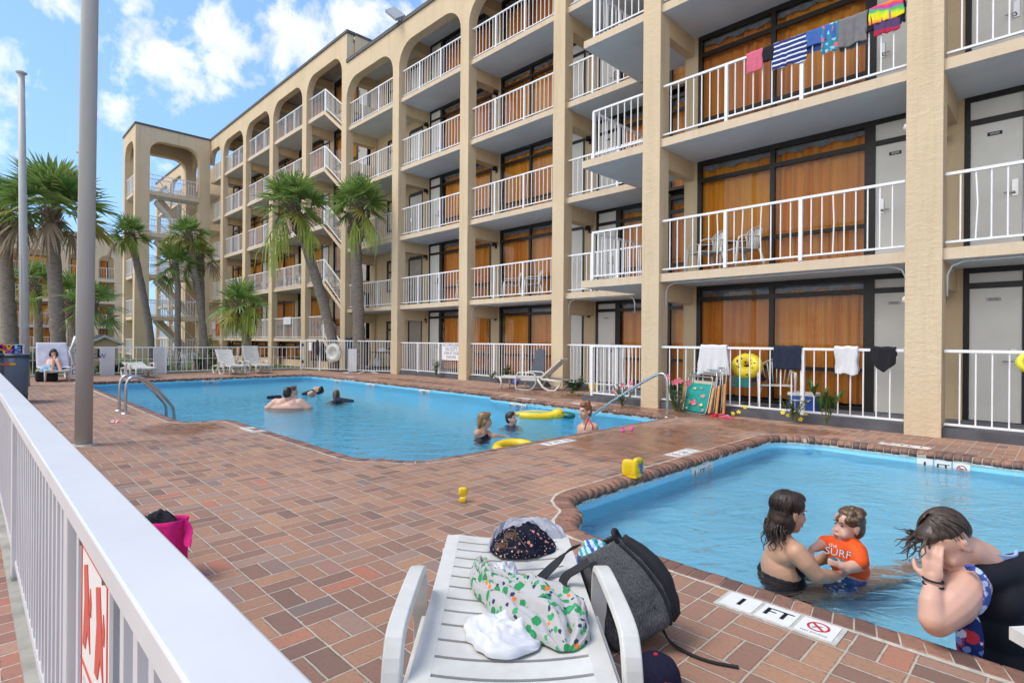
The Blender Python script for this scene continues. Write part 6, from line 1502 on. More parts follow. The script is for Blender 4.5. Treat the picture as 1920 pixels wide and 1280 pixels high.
for k, (px, py, a, lab) in enumerate([(1362, 783, 0.2, 'front pink flip flop on the deck below the folded chairs'), (1352, 780, 0.5, 'rear pink flip flop on the deck below the folded chairs')]):
    c = G(px, py); ff = thing('flip_flop', lab, 'sandal', tuple(c), group='pink flip flops'); ax_ = Vector((math.cos(a), math.sin(a), 0)); ay_ = Vector((-ax_.y, ax_.x, 0)); mb = MB()
    mb.prism([c+ax_*x+ay_*y+Vector((0, 0, 0.004)) for x, y in ((-0.12, -0.03), (-0.125, 0.0), (-0.12, 0.03), (0, 0.032), (0.08, 0.045), (0.125, 0.02), (0.125, -0.02), (0.08, -0.042), (0, -0.03))], (0, 0, 0.018)); mb.build('sole', plastic('hot_pink_foam', (0.78, 0.10, 0.22), 0.6), ff)
    mb = MB(); mb.tube([c+ax_*0.07+Vector((0, 0, 0.022)), c+ay_*0.03+Vector((0, 0, 0.05)), c-ax_*0.04+ay_*0.035+Vector((0, 0, 0.022))], 0.006, 5); mb.tube([c+ax_*0.07+Vector((0, 0, 0.022)), c-ay_*0.03+Vector((0, 0, 0.05)), c-ax_*0.04-ay_*0.035+Vector((0, 0, 0.022))], 0.006, 5); mb.build('thong_strap', plastic('pale_pink_strap', (0.80, 0.35, 0.42), 0.6), ff)
lay('red_towel', 'red cloth lying on the deck behind the pink flip flops', 'cloth', [(1333, 781), (1345, 779), (1358, 778)], 0.0, [0.06, 0.10, 0.05], [0.04, 0.06, 0.03], cloth('crimson_cloth', (0.45, 0.03, 0.05)), 41)
gg = thing('swim_goggles', 'pink and purple swim goggles lying on the wet brick between the pools', 'goggles', tuple(G(1172, 810)))
mb = MB(); c = G(1168, 810); e = G(1184, 808)
for q in (c, e): mb.lathe(q+Vector((0, 0, 0.025)), [(0.014, -0.012), (0.026, 0.0), (0.022, 0.010), (0.0, 0.012)], 12, axis=(0.4, -0.5, 0.6))
mb.build('lens_cup', simple('magenta_plastic', (0.70, 0.06, 0.35), 0.25), gg)
mb = MB(); strap(mb, [c+Vector((-0.03, 0.02, 0.03)), c+Vector((-0.08, 0.08, 0.04)), c+Vector((0.0, 0.16, 0.05)), e+Vector((0.02, 0.06, 0.05)), e+Vector((0.02, 0.0, 0.03))], 0.02, nrm=(0.7, 0.7, 0.2)); mb.build('head_strap', simple('pink_rubber', (0.72, 0.12, 0.28), 0.4), gg)
M_INFL = plastic('yellow_vinyl', (0.80, 0.55, 0.015), 0.28)
ab = thing('inflatable_armband', 'yellow inflatable armband with blue and green print standing at the wading pool edge', 'armband', tuple(G(1190, 892)))
c = G(1188, 893); c.z = 0.0; mb = MB(); dx_ = RT.copy(); dx_.z = 0; dx_.normalize(); dy_ = Vector((-dx_.y, dx_.x, 0))
hb = 0.17; wb = 0.105
def pill(cx, rot, ww, hh, dd):
    ca_, sa_ = math.cos(rot), math.sin(rot); X_ = dx_*ca_+dy_*sa_; Y_ = dy_*ca_-dx_*sa_
    def fn(u, v):
        a = 2*math.pi*u; e = 0.45; b = math.pi*(v-0.5); cb = max(0, math.cos(b))**0.5
        return c+cx+X_*ww*math.copysign(abs(math.cos(a))**e, math.cos(a))*cb+Y_*dd*math.copysign(abs(math.sin(a))**0.9, math.sin(a))*cb+Vector((0, 0, hh*(0.5+0.5*math.copysign(abs(math.sin(b))**0.6, math.sin(b)))))
    return fn, X_, Y_
f1, X1, Y1 = pill(-dx_*0.05, R(-25), 0.062, 0.165, 0.03); f2_, X2, Y2 = pill(dx_*0.035-dy_*0.02, R(38), 0.066, 0.185, 0.03)
mb.grid(f1, 30, 16); mb.grid(f2_, 30, 16); mb.box(c.x-0.05, c.x+0.06, c.y-0.06, c.y+0.02, 0.0, 0.012); mb.build('air_chamber', M_INFL, ab)
mb = MB(); cc_ = c+dx_*0.035-dy_*0.02
for (x, z, rx_, rz_, mi) in ((0.012, 0.075, 0.018, 0.045, 0), (0.0, 0.12, 0.028, 0.018, 0), (0.022, 0.135, 0.012, 0.03, 1), (-0.030, 0.10, 0.012, 0.010, 2), (-0.02, 0.05, 0.014, 0.010, 2), (-0.028, 0.15, 0.012, 0.008, 2), (0.03, 0.04, 0.010, 0.016, 0)):
    mb.poly([cc_+X2*(x+rx_*math.cos(t)*(1+0.3*math.sin(3*t)))-Y2*0.0335+Vector((0, 0, z+rz_*math.sin(t)*(1+0.25*math.cos(2*t)))) for t in np.linspace(0, 2*math.pi, 16)[:-1]], mi)
mb.build('printed_pattern', [plastic('print_blue', (0.03, 0.16, 0.55)), plastic('print_green', (0.10, 0.45, 0.08)), plastic('print_orange', (0.75, 0.22, 0.03))], ab)
ab2 = thing('inflatable_armband', 'small crumpled yellow armband lying alone on the brick deck', 'armband', tuple(G(868, 938)))
c = G(868, 940); mb = MB(); f1, _, _ = pill(Vector((0, 0, 0.05)), R(5), 0.036, 0.065, 0.026); mb.grid(f1, 24, 12); f1, _, _ = pill(dx_*0.002-dy_*0.02, R(-8), 0.028, 0.045, 0.022); mb.grid(f1, 24, 12); mb.build('air_chamber', M_INFL, ab2)
# toys in the large pool
fl1 = thing('pool_float', 'plain yellow float ring drifting at the near edge of the large pool', 'pool float', tuple(G(958, 832, -0.13)))
c = G(975, 842, -0.12); mb = MB(); torus(mb, c+Vector((-0.12, 0.0, 0.0)), 0.22, 0.065, (0.05, -0.1, 1), 32, 12); mb.build('ring', M_INFL, fl1)
fl2 = thing('inflatable_toy', 'yellow and turquoise inflatable animal floating in the large pool', 'pool float', tuple(G(1020, 780, -0.13)))
c = G(1020, 781, -0.09); mb = MB(); X3 = RT.copy(); X3.z = 0; X3.normalize(); Y3 = Vector((-X3.y, X3.x, 0))
mb.tube(smooth([c-X3*0.42+Y3*0.10, c-X3*0.20, c+X3*0.06, c+X3*0.22+Vector((0, 0, 0.05)), c+X3*0.28+Vector((0, 0, 0.06))], 2), [0.015]+[0.05+0.045*math.sin(i/15*2.2) for i in range(17)][:16] if False else 0.075, 10); mb.ell(c+X3*0.25+Vector((0, 0, 0.055)), (0.13, 0.12, 0.10)); mb.build('yellow_body', M_INFL, fl2)
mb = MB()
for k in range(4): mb.tube(smooth([c+X3*0.12+Y3*(0.16+0.09*k)+Vector((0, 0, 0.03)), c-X3*0.2+Y3*(0.2+0.09*k)+Vector((0, 0, 0.05)), c-X3*(0.45+0.05*k)+Y3*(0.22+0.05*k)], 2), 0.035, 7, mi=k % 3)
mb.build('striped_tail', [plastic('tail_teal', (0.05, 0.42, 0.50)), plastic('tail_yellow', (0.70, 0.60, 0.05)), plastic('tail_coral', (0.70, 0.30, 0.12))], fl2)
mb = MB(); mb.ell(c+X3*0.45+Y3*0.2, (0.16, 0.12, 0.07)); mb.build('dark_green_fin', plastic('deep_green', (0.01, 0.14, 0.12)), fl2)
mb = MB()
for s in (-1, 1): mb.ell(c+X3*0.28-Y3*0.085+Vector((0, 0, 0.085))+X3*0.05*s, (0.018, 0.012, 0.018), 8, 6)
mb.build('printed_eye', M_BLACK, fl2)
wrp = thing('candy_wrapper', 'scrap of red and white wrapper on the bricks by the ladder', 'litter', tuple(G(215, 792))); c = G(216, 791)
mb = MB(); bundle(mb, [c+Vector((-0.1, 0, 0)), c, c+Vector((0.1, 0.02, 0))], [0.03, 0.05, 0.03], [0.03, 0.045, 0.02], 5); mb.build('wrapper', m_stripe('red_white_wrap', [(0.6, 0.05, 0.05), (0.75, 0.7, 0.7)], 14, (1, 1, 0)), wrp)
# behind the pool railing: chair with ring and basket, cooler
fz = 0.13
chair('white armchair behind the pool railing piled with the yellow ring', (-3.62, 10.10, fz), R(20), None)
yr_ = thing('swim_ring', 'yellow inflatable swim ring with dark spots piled on the chair behind the railing', 'swim ring', tuple(FY(1400, 685, 9.95)))
c = FY(1401, 686, 9.95); mb = MB(); rnd = random.Random(3); axr = Vector((0.25, -0.75, 0.62))
torus(mb, c, 0.155, 0.110, axr, 36, 14); xx = axr.normalized().orthogonal().normalized(); yy = axr.normalized().cross(xx)
for k in range(22):
    a, b = rnd.uniform(0, 6.28), rnd.uniform(0.1, 3.0); d = xx*math.cos(a)+yy*math.sin(a); p_ = c+d*(0.155+0.110*math.cos(b))+axr.normalized()*0.110*math.sin(b)
    mb.ell(p_, (0.016, 0.016, 0.016), 7, 5, mi=1 if k % 4 else 2)
mb.build('ring', [plastic('lemon_vinyl', (0.78, 0.62, 0.02), 0.3), M_BLACK, plastic('orange_spot', (0.72, 0.28, 0.03))], yr_)
bk_ = thing('basket', 'turquoise plastic basket with toys on the chair behind the railing', 'basket', tuple(FY(1394, 712, 9.9))); c = FY(1394, 716, 9.9); mb = MB()
for k in range(9):
    for sx in (-1, 1): mb.box(c.x-0.15+0.0375*k-0.006, c.x-0.15+0.0375*k+0.006, c.y+0.11*sx-0.006, c.y+0.11*sx+0.006, c.z-0.07, c.z+0.10)
for z in (-0.07, -0.02, 0.03, 0.09):
    mb.box(c.x-0.155, c.x+0.155, c.y-0.116, c.y-0.104, c.z+z, c.z+z+0.018); mb.box(c.x-0.155, c.x+0.155, c.y+0.104, c.y+0.116, c.z+z, c.z+z+0.018); mb.box(c.x-0.157, c.x-0.145, c.y-0.104, c.y+0.104, c.z+z, c.z+z+0.018); mb.box(c.x+0.145, c.x+0.157, c.y-0.104, c.y+0.104, c.z+z, c.z+z+0.018)
mb.box(c.x-0.15, c.x+0.15, c.y-0.11, c.y+0.11, c.z-0.08, c.z-0.07); mb.build('lattice', plastic('turquoise_plastic', (0.04, 0.40, 0.38)), bk_)
lay('dark_bundle', 'dark and pink clothing heaped on the chair beside the basket', 'clothing', [(1412, 716), (1424, 714), (1434, 712)], 0.60, [0.05, 0.09, 0.05], [0.06, 0.12, 0.08], m_print('dark_pink_print', (0.03, 0.03, 0.05), [((0.45, 0.08, 0.2), 2.0, 0.3, 1)], 12), 44)
M_COOL = plastic('cooler_blue', (0.02, 0.09, 0.45), 0.35); cx0, cx1 = FY(1479, 760, 9.95).x, FY(1527, 760, 9.95).x
co = thing('cooler', 'blue cooler with white lid on the floor behind the pool railing', 'cooler', ((cx0+cx1)/2, 10.1, fz)); mb = MB(); mb.box(cx0, cx1, 9.92, 10.24, fz, fz+0.27); mb.build('body', M_COOL, co, bevel=0.015)
mb = MB(); mb.box(cx0-0.012, cx1+0.012, 9.905, 10.255, fz+0.272, fz+0.325); mb.build('lid', M_SIGN, co, bevel=0.012)
mb = MB(); mb.tube([(cx0+0.05, 9.90, fz+0.22), (cx0+0.06, 9.87, fz+0.20), (cx1-0.06, 9.87, fz+0.20), (cx1-0.05, 9.90, fz+0.22)], 0.010, 6); mb.build('handle', M_SIGN, co)
yj = thing('yellow_bucket', 'yellow toy bucket behind the jutting railing', 'toy', tuple(FY(1113, 735, 9.9))); c = FY(1112, 742, 9.95); mb = MB(); mb.lathe((c.x, c.y, fz), [(0.0, 0.0), (0.085, 0.0), (0.10, 0.20), (0.09, 0.22)], 14); mb.build('bucket', M_INFL, yj); mb = MB(); mb.tube([(c.x-0.1, c.y, fz+0.19), (c.x, c.y-0.02, fz+0.30), (c.x+0.1, c.y, fz+0.19)], 0.006, 5); mb.build('bail', M_SIGN, yj)
yc2 = thing('yellow_inflatable', 'yellow spotted inflatable hanging on the railing at the right edge', 'pool float', tuple(FY(1917, 680, 9.6))); c = FY(1930, 680, 9.56); mb = MB(); torus(mb, c, 0.09, 0.045, (0.3, -1, 0.2), 20, 8); mb.build('ring', plastic('lemon_vinyl2', (0.72, 0.66, 0.04), 0.3), yc2)
bg_ = thing('dark_bodyboard', 'dark grey board propped behind the lone lounger against the railing', 'board', tuple(FY(1003, 690, 11.45))); mb = MB(); A_ = FY(993, 728, 11.35); A_.z = 0.01
mb.prism([A_+Vector((x, 0.0+z*0.12, z)) for x, z in ((0, 0), (0.42, 0), (0.52, 0.5), (0.46, 1.02), (0.30, 1.08), (0.16, 1.02), (0.04, 0.5))], (0, -0.04, 0)); mb.build('board_body', cloth('slate_foam', (0.10, 0.115, 0.14)), bg_, fixn=True)
bl_ = thing('blue_ball', 'blue ball under the lone lounger', 'ball', tuple(G(967, 723))); mb = MB(); c = G(967, 722.5); mb.ell((c.x, c.y, 0.10), 0.10); mb.build('ball_skin', plastic('ball_blue', (0.06, 0.09, 0.42)), bl_)
# behind the gate fence: cart and bins
ct = thing('utility_cart', 'dark cart with white bundles behind the white gate fence', 'cart', tuple(G(712, 698))); b = FD(714, 690, 22.9); b.z = 0.0
mb = MB(); mb.box(b.x-0.45, b.x+0.45, b.y-0.2, b.y+0.2, 0.75, 0.80); mb.box(b.x-0.45, b.x+0.45, b.y-0.2, b.y+0.2, 0.15, 0.20)
for x in (-0.43, 0.43):
    for y in (-0.18, 0.18): mb.bar((b.x+x, b.y+y, 0.05), (b.x+x, b.y+y, 0.78), 0.03)
mb.build('cart_frame', M_FRAME, ct)
mb = MB(); bundle(mb, [b+Vector((-0.4, 0, 0.2)), b+Vector((-0.2, 0, 0.2)), b+Vector((0.0, 0, 0.2))], [0.12, 0.18, 0.1], [0.3, 0.4, 0.3], 50); bundle(mb, [b+Vector((-0.1, 0, 0.8)), b+Vector((0.1, 0, 0.8)), b+Vector((0.35, 0, 0.8))], [0.12, 0.18, 0.1], [0.1, 0.16, 0.1], 51); mb.build('linen', C_WHITE, ct)
mb = MB(); mb.lathe((b.x+0.2, b.y, 0.2), [(0.0, 0), (0.07, 0), (0.07, 0.28), (0.03, 0.34)], 10); mb.build('bottle', plastic('olive_bottle', (0.45, 0.42, 0.05)), ct)
bn = thing('blue_bin', 'dark blue bin behind the gate fence beside the upright palm', 'bin', tuple(FD(662, 695, 22.6))); b = FD(662, 690, 22.6); mb = MB(); mb.box(b.x-0.22, b.x+0.22, b.y-0.22, b.y+0.22, 0.0, 1.3); mb.build('bin_body', plastic('navy_bin', (0.03, 0.06, 0.12)), bn, bevel=0.03); mb = MB(); mb.box(b.x-0.24, b.x+0.24, b.y-0.24, b.y+0.24, 1.302, 1.38); mb.build('lid', plastic('navy_lid', (0.04, 0.07, 0.13)), bn, bevel=0.02)
tb_ = thing('fallen_board', 'long thin white board lying on the deck below the gate fence', 'board', tuple(G(690, 699))); mb = MB(); P_ = smooth([G(672, 700), G(690, 697)+Vector((0, 0, 0.06)), G(708, 700)], 2); strap(mb, P_, 0.10, th=0.02); mb.build('plank', M_FENCE, tb_)
tb2 = thing('short_board', 'short white panel lying on the deck under the life ring', 'board', tuple(G(655, 698))); a = G(652, 699); mb = MB(); mb.box(a.x-0.15, a.x+0.25, a.y-0.1, a.y+0.1, 0.002, 0.03); mb.build('panel', M_FENCE, tb2)
# ------------------------------------------------------------------ far left corner: bin, love towel, bag
tbn = thing('trash_bin', 'blue grey rectangular trash bin with open lid at the left edge', 'trash bin', (-15.1, 0.72, 0))
M_BIN = plastic('bin_blue_grey', (0.11, 0.14, 0.19), 0.5); q0, q1 = G(62, 757), G(66, 757); bx1 = G(50, 757).x; 
bw = 0.5; cxb, cyb = -14.35, 0.42
mb = MB(); mb.prism([(cxb-0.70, cyb-0.22, 0), (cxb-0.02, cyb-0.22, 0), (cxb-0.02, cyb+0.47, 0), (cxb-0.70, cyb+0.47, 0)], (0, 0, 0.02))
def bn_(u, v):
    a = 2*math.pi*u; e = 0.35; k = 0.92+0.08*v; return Vector((cxb-0.36+0.36*k*math.copysign(abs(math.cos(a))**e, math.cos(a)), cyb+0.125+0.38*k*math.copysign(abs(math.sin(a))**e, math.sin(a)), 0.92*v))
mb.grid(bn_, 48, 3); mb.build('bin_body', M_BIN, tbn, solid=0.02)
mb = MB()
def rm_(u, v):
    a = 2*math.pi*u; e = 0.35; k = 1.0+0.05*v; return Vector((cxb-0.36+0.36*k*math.copysign(abs(math.cos(a))**e, math.cos(a)), cyb+0.125+0.38*k*math.copysign(abs(math.sin(a))**e, math.sin(a)), 0.90+0.05*math.sin(math.pi*v)))
mb.grid(rm_, 48, 4); mb.build('rim', plastic('bin_rim', (0.045, 0.055, 0.075)), tbn, solid=0.015)
mb = MB(); mb.box(cxb+0.006, cxb+0.014, cyb-0.12, cyb+0.32, 0.74, 0.79); mb.build('label_strip', m_stripe('bin_label', [(0.6, 0.12, 0.05), (0.7, 0.4, 0.1), (0.2, 0.2, 0.22)], 3.5, (0, 1, 0)), tbn)
lv = thing('love_towel', 'bright beach towel with big coloured letters spelling love hanging beside the trash bin', 'beach towel', (-18.6, 0.9, 0.7))
LX = -18.4; ya, yb = FX(-26, 660, LX).y, FX(42, 660, LX).y; zt, zb = FX(40, 647, LX).z, FX(40, 684, LX).z
cols = [cloth('towel_navy', (0.02, 0.03, 0.16))]+[cloth('towel_c%d' % i, c) for i, c in enumerate(((0.75, 0.50, 0.70), (0.22, 0.30, 0.75), (0.85, 0.85, 0.85), (0.65, 0.05, 0.06), (0.12, 0.5, 0.12), (0.80, 0.35, 0.03), (0.75, 0.60, 0.03), (0.35, 0.6, 0.8), (0.5, 0.1, 0.5)))]
mb = MB(); mb.grid(lambda u, v: Vector((LX-0.01+0.01*math.sin(u*9), ya+(yb-ya)*u, zb+(zt-zb)*v)), 12, 4)
for r_ in range(4):
    for k, ch in enumerate('LOVE'):
        F = frame4((LX+0.008, ya+(yb-ya)*(0.14+0.24*k), zt-(zt-zb)*(0.13+0.245*r_)), (0, 1, 0), (0, 0, 1))
        for ex in (0, 0.010, -0.010): mb.text(ch, F @ Matrix.Translation((ex, 0, 0.0004*(ex > 0)+0.0002*(ex < 0))), 0.235, 1+(k*2+r_*3+1) % 9)
mb.build('towel_cloth', cols, lv)
mb = MB(); mb.bar((LX-0.05, ya-0.05, zt+0.005), (LX-0.05, yb+0.04, zt+0.005), 0.03); mb.bar((LX-0.05, yb+0.02, 0), (LX-0.05, yb+0.02, zt), 0.03); mb.bar((LX-0.05, ya, 0), (LX-0.05, ya, zt), 0.03); mb.build('drying_rail', M_RAIL, lv)
db = thing('beach_bag', 'black bag with pale blue towel bundle on the deck beside the reclining woman', 'bag', tuple(G(82, 715)))
c = G(82, 715); mb = MB(); mb.box(c.x-0.3, c.x+0.1, c.y-0.18, c.y+0.32, 0.0, 0.30); mb.build('bag_body', cloth('black_canvas', (0.03, 0.03, 0.035)), db, bevel=0.05)
mb = MB(); bundle(mb, [c+Vector((0.02, -0.1, 0.28)), c+Vector((0.0, 0.12, 0.30)), c+Vector((-0.05, 0.36, 0.3))], [0.12, 0.18, 0.10], [0.13, 0.2, 0.13], 61)
tag(mb.build('blue_towel', m_print('pale_blue_print', (0.30, 0.50, 0.68), [((0.72, 0.78, 0.82), 1.0, 0.34, 1.0), ((0.12, 0.35, 0.5), 5.0, 0.2, 1.2)], 7), None), 'pale blue patterned towel bundle on the black bag at far left', 'towel')
# pale towel on the woman's lounger
mb = MB(); sb = R(58)
def tw(u, v):
    y = y6-0.40+0.80*u*1.0; s = v
    base = Vector((-20.55-1.24, 0, 0.36)); 
    if s < 0.25: p_ = Vector((-21.79+0.7*(0.25-s)/0.25, 0, 0.368))
    else: k = (s-0.25)/0.75*0.86; p_ = Vector((-21.79-k*math.cos(sb), 0, 0.375+k*math.sin(sb)))
    n_ = 0.012*mnoise.noise((u*5, v*5, 3)); wd = 1.0-0.12*max(0, v-0.6)
    return Vector((p_.x+0.03+n_, y6+(u-0.5)*0.78*wd, p_.z+0.02+n_))
mb.grid(tw, 14, 24); tag(mb.build('lounger_towel', cloth('lilac_white_towel', (0.62, 0.60, 0.68), var=0.06), None, solid=0.01), 'pale lilac towel spread over the lounger under the reclining woman', 'towel')
# ------------------------------------------------------------------ people
def m_skin(name, c):
    t = NT(name); p = t.pos(); n = t.noise(14, p, 4, 0.6)
    col = t.ramp(n, [(0.3, tuple(x*0.93 for x in c)), (0.7, (min(1, c[0]*1.05), c[1]*1.0, c[2]*0.98))])
    t.bsdf(col, 0.42, 0, t.bump(t.noise(160, p, 3), 0.06, 0.002), 0.4, sss=0.12); return t.m
SK_PALE = m_skin('pale_pink_skin', (0.66, 0.40, 0.31)); SK_TAN = m_skin('tan_skin', (0.55, 0.32, 0.21)); SK_MID = m_skin('light_skin', (0.60, 0.36, 0.26))
def m_hair(name, c):
    t = NT(name); p = t.obj(); n = t.noise(60, t.V('MULTIPLY', p, (1, 1, 0.15)), 4, 0.7)
    t.bsdf(t.ramp(n, [(0.3, tuple(x*0.5 for x in c)), (0.7, tuple(x*1.6 for x in c))]), 0.32, 0, t.bump(n, 0.5, 0.006), 0.5); return t.m
H_DARK = m_hair('wet_dark_hair', (0.030, 0.017, 0.012)); H_BLK = m_hair('black_hair', (0.012, 0.010, 0.010)); H_BRN = m_hair('brown_hair', (0.10, 0.055, 0.028)); H_RED = m_hair('auburn_hair', (0.20, 0.075, 0.025)); H_BLD = m_hair('wet_blond_hair', (0.22, 0.13, 0.055))
M_EYE = simple('eye_dark', (0.02, 0.012, 0.01), 0.2); M_LIP = simple('lips', (0.42, 0.13, 0.12), 0.4)
class Body:
    def __init__(s): s.mb = MB()
    def cap(s, a, b, ra, rb=None, n=14):
        rb = ra if rb is None else rb; a, b = Vector(a), Vector(b); d = b-a; L = max(d.length, 1e-4); prof = []
        for i in range(6): t = math.pi/2*i/5; prof.append((ra*math.sin(t)+1e-4, -ra*math.cos(t)))
        for i in range(6): t = math.pi/2*i/5; prof.append((rb*math.cos(t)+1e-4, L+rb*math.sin(t)))
        s.mb.lathe(a, prof, n, axis=d)
    def ell(s, c, r, ax=None): s.mb.ell(c, r, 18, 12, M3=Matrix(ax).transposed() if ax else None)
    def chain(s, pts, rs):
        for (a, b), (ra, rb) in zip(zip(pts, pts[1:]), zip(rs, rs[1:])): s.cap(a, b, ra, rb)
    def build(s, name, mat, parent, vox=0.008, sm=6):
        o = s.mb.build(name, mat, parent)
        md = o.modifiers.new('skin', 'REMESH'); md.mode = 'VOXEL'; md.voxel_size = vox; md.use_smooth_shade = True
        m2 = o.modifiers.new('smooth', 'SMOOTH'); m2.factor = 0.5; m2.iterations = sm
        return o
def axes(f, u):
    f = Vector(f).normalized(); u = Vector(u); u = (u-f*u.dot(f)).normalized(); return f, u, f.cross(u)
def head(B, c, f, u, s=1.0, neck=None, nr=0.052, baby=False):
    f, u, r = axes(f, u); A = (r, f, u); P = lambda x, y, z: c+r*x*s+f*y*s+u*z*s
    B.ell(P(0, -0.012, 0.032), (0.074*s, 0.092*s, 0.090*s), A); B.ell(P(0, 0.022, -0.030), (0.060*s, 0.068*s, 0.082*s), A)
    B.ell(P(0, 0.046, -0.082), (0.040*s, 0.040*s, 0.032*s), A); B.ell(P(0, 0.066, -0.100), (0.019*s, 0.017*s, 0.015*s), A)
    if baby:
        B.ell(P(0, 0.088, -0.026), (0.014*s, 0.013*s, 0.011*s), A); B.ell(P(0, 0.05, 0.05), (0.062*s, 0.04*s, 0.05*s), A)
        for q in (-1, 1): B.ell(P(q*0.036, 0.058, -0.048), (0.032*s, 0.030*s, 0.032*s), A)
    else:
        B.cap(P(0, 0.086, 0.020), P(0, 0.106, -0.028), 0.0085*s, 0.0135*s); B.ell(P(0, 0.094, -0.032), (0.017*s, 0.012*s, 0.009*s), A)
        B.ell(P(0, 0.077, 0.034), (0.050*s, 0.014*s, 0.011*s), A)
    for q in (-1, 1):
        B.ell(P(q*0.034, 0.062, -0.030), (0.024*s, 0.022*s, 0.022*s), A); B.ell(P(q*0.076, -0.008, -0.006), (0.009*s, 0.020*s, 0.032*s), A); B.ell(P(q*0.080, -0.016, 0.012), (0.010*s, 0.012*s, 0.016*s), A)
    B.ell(P(0, 0.090, -0.058), (0.021*s, 0.009*s, 0.0055*s), A); B.ell(P(0, 0.087, -0.069), (0.018*s, 0.010*s, 0.0065*s), A)
    if neck is not None: B.cap(P(0, -0.022, -0.05), neck, nr*s*0.95, nr*s*1.1)
    return P, A
def face(parent, P, A, s=1.0, smile=True):
    mb = MB(); M3 = Matrix(A).transposed()
    for q in (-1, 1):
        mb.ell(P(q*0.031, 0.0745, 0.012), (0.011*s, 0.006*s, 0.0042*s), 10, 6, 0, M3); mb.ell(P(q*0.032, 0.0815, 0.034), (0.018*s, 0.006*s, 0.003*s), 10, 6, 0, M3)
    mb.build('eyes', M_EYE, parent)
    mb = MB(); mb.ell(P(0, 0.0925, -0.0595), (0.023*s, 0.009*s, 0.0042*s), 12, 6, 0, M3); mb.ell(P(0, 0.0905, -0.0685), (0.019*s, 0.0095*s, 0.005*s), 12, 6, 0, M3)
    if smile: mb.ell(P(0, 0.0965, -0.064), (0.016*s, 0.006*s, 0.0022*s), 10, 6, 1, M3)
    mb.build('lips', [M_LIP, M_WHITE], parent)
def hair_cap(B, P, A, s=1.0, front=0.055, back=-0.05, side=-0.01):
    B.ell(P(0, -0.022, 0.046), (0.083*s, 0.098*s, 0.090*s), A); B.ell(P(0, -0.050, 0.0), (0.078*s, 0.066*s, 0.088*s), A)
    if front: B.ell(P(0, front*0.55, 0.098), (0.060*s, 0.055*s, 0.036*s), A)
def comb(mb, P, s, n=120, r=0.0032, seed=4, yfront=0.05, low=-0.2, bald=0.0):
    rnd = random.Random(seed)
    for k in range(n):
        a = rnd.uniform(0, 2*math.pi); d0 = Vector((math.cos(a), math.sin(a)))
        if d0.y > 0.75: continue
        th1 = R(rnd.uniform(75, 120)) if d0.y < 0.1 else R(rnd.uniform(45, 75)); pts = []; sw = rnd.gauss(0, 0.25)
        for i in range(8):
            th = 0.12+(th1-0.12)*i/7; b = a+sw*i/7
            pts.append(P(0.0865*math.sin(th)*math.cos(b), -0.024+0.102*math.sin(th)*math.sin(b), 0.046+0.092*math.cos(th)))
        mb.tube(pts, [r*s*(0.6+0.4*math.sin(math.pi*i/7)) for i in range(8)], 5)
def strands(mb, roots, tips, r=0.006, wav=0.015, seed=1, n=7):
    rnd = random.Random(seed)
    for a, b in zip(roots, tips):
        d = b-a; pts = []; ph = rnd.uniform(0, 6)
        x = d.orthogonal().normalized(); y = d.normalized().cross(x)
        for i in range(n): u = i/(n-1); pts.append(a+d*u+(x*math.sin(ph+u*9)+y*math.cos(ph+u*8))*wav*u)
        mb.tube(pts, [r*(1-0.75*i/(n-1)) for i in range(n)], 6)
def hand(B, wrist, d, palm, s=1.0, curl=0.5, thumb=1, spread=0.12):
    """palm, four unequal fingers with bends and a thumb leaving the side of the palm"""
    d = Vector(d).normalized(); palm = Vector(palm); palm = (palm-d*palm.dot(d)).normalized(); sd = d.cross(palm)
    w_ = Vector(wrist); A = (sd, d, palm)
    B.ell(w_+d*0.045*s, (0.038*s, 0.050*s, 0.016*s), A); B.cap(w_-d*0.01*s, w_+d*0.03*s, 0.024*s, 0.026*s)
    for k, (off, L) in enumerate(((-0.028, 0.060), (-0.010, 0.073), (0.009, 0.078), (0.027, 0.070))):
        b = w_+d*0.085*s+sd*off*s*thumb; dir_ = (d+sd*thumb*spread*(k-1.5)*0.6).normalized(); a1 = curl*(0.55+0.1*k)
        p1 = b+(dir_*math.cos(a1)+palm*math.sin(a1))*L*0.48*s; a2 = a1+curl*0.8; p2 = p1+(dir_*math.cos(a2)+palm*math.sin(a2))*L*0.32*s; a3 = a2+curl*0.6; p3 = p2+(dir_*math.cos(a3)+palm*math.sin(a3))*L*0.24*s
        B.chain([b-d*0.02*s, p1, p2, p3], [0.0095*s, 0.0088*s, 0.0080*s, 0.0070*s])
    tb_ = w_+d*0.025*s+sd*0.030*s*thumb; t1_ = tb_+(d*0.6+sd*thumb*0.75+palm*0.25).normalized()*0.038*s; t2_ = t1_+(d*0.9+sd*thumb*0.2+palm*0.35).normalized()*0.032*s
    B.chain([tb_, t1_, t2_], [0.013*s, 0.0105*s, 0.009*s])
K = FD
GRP = None
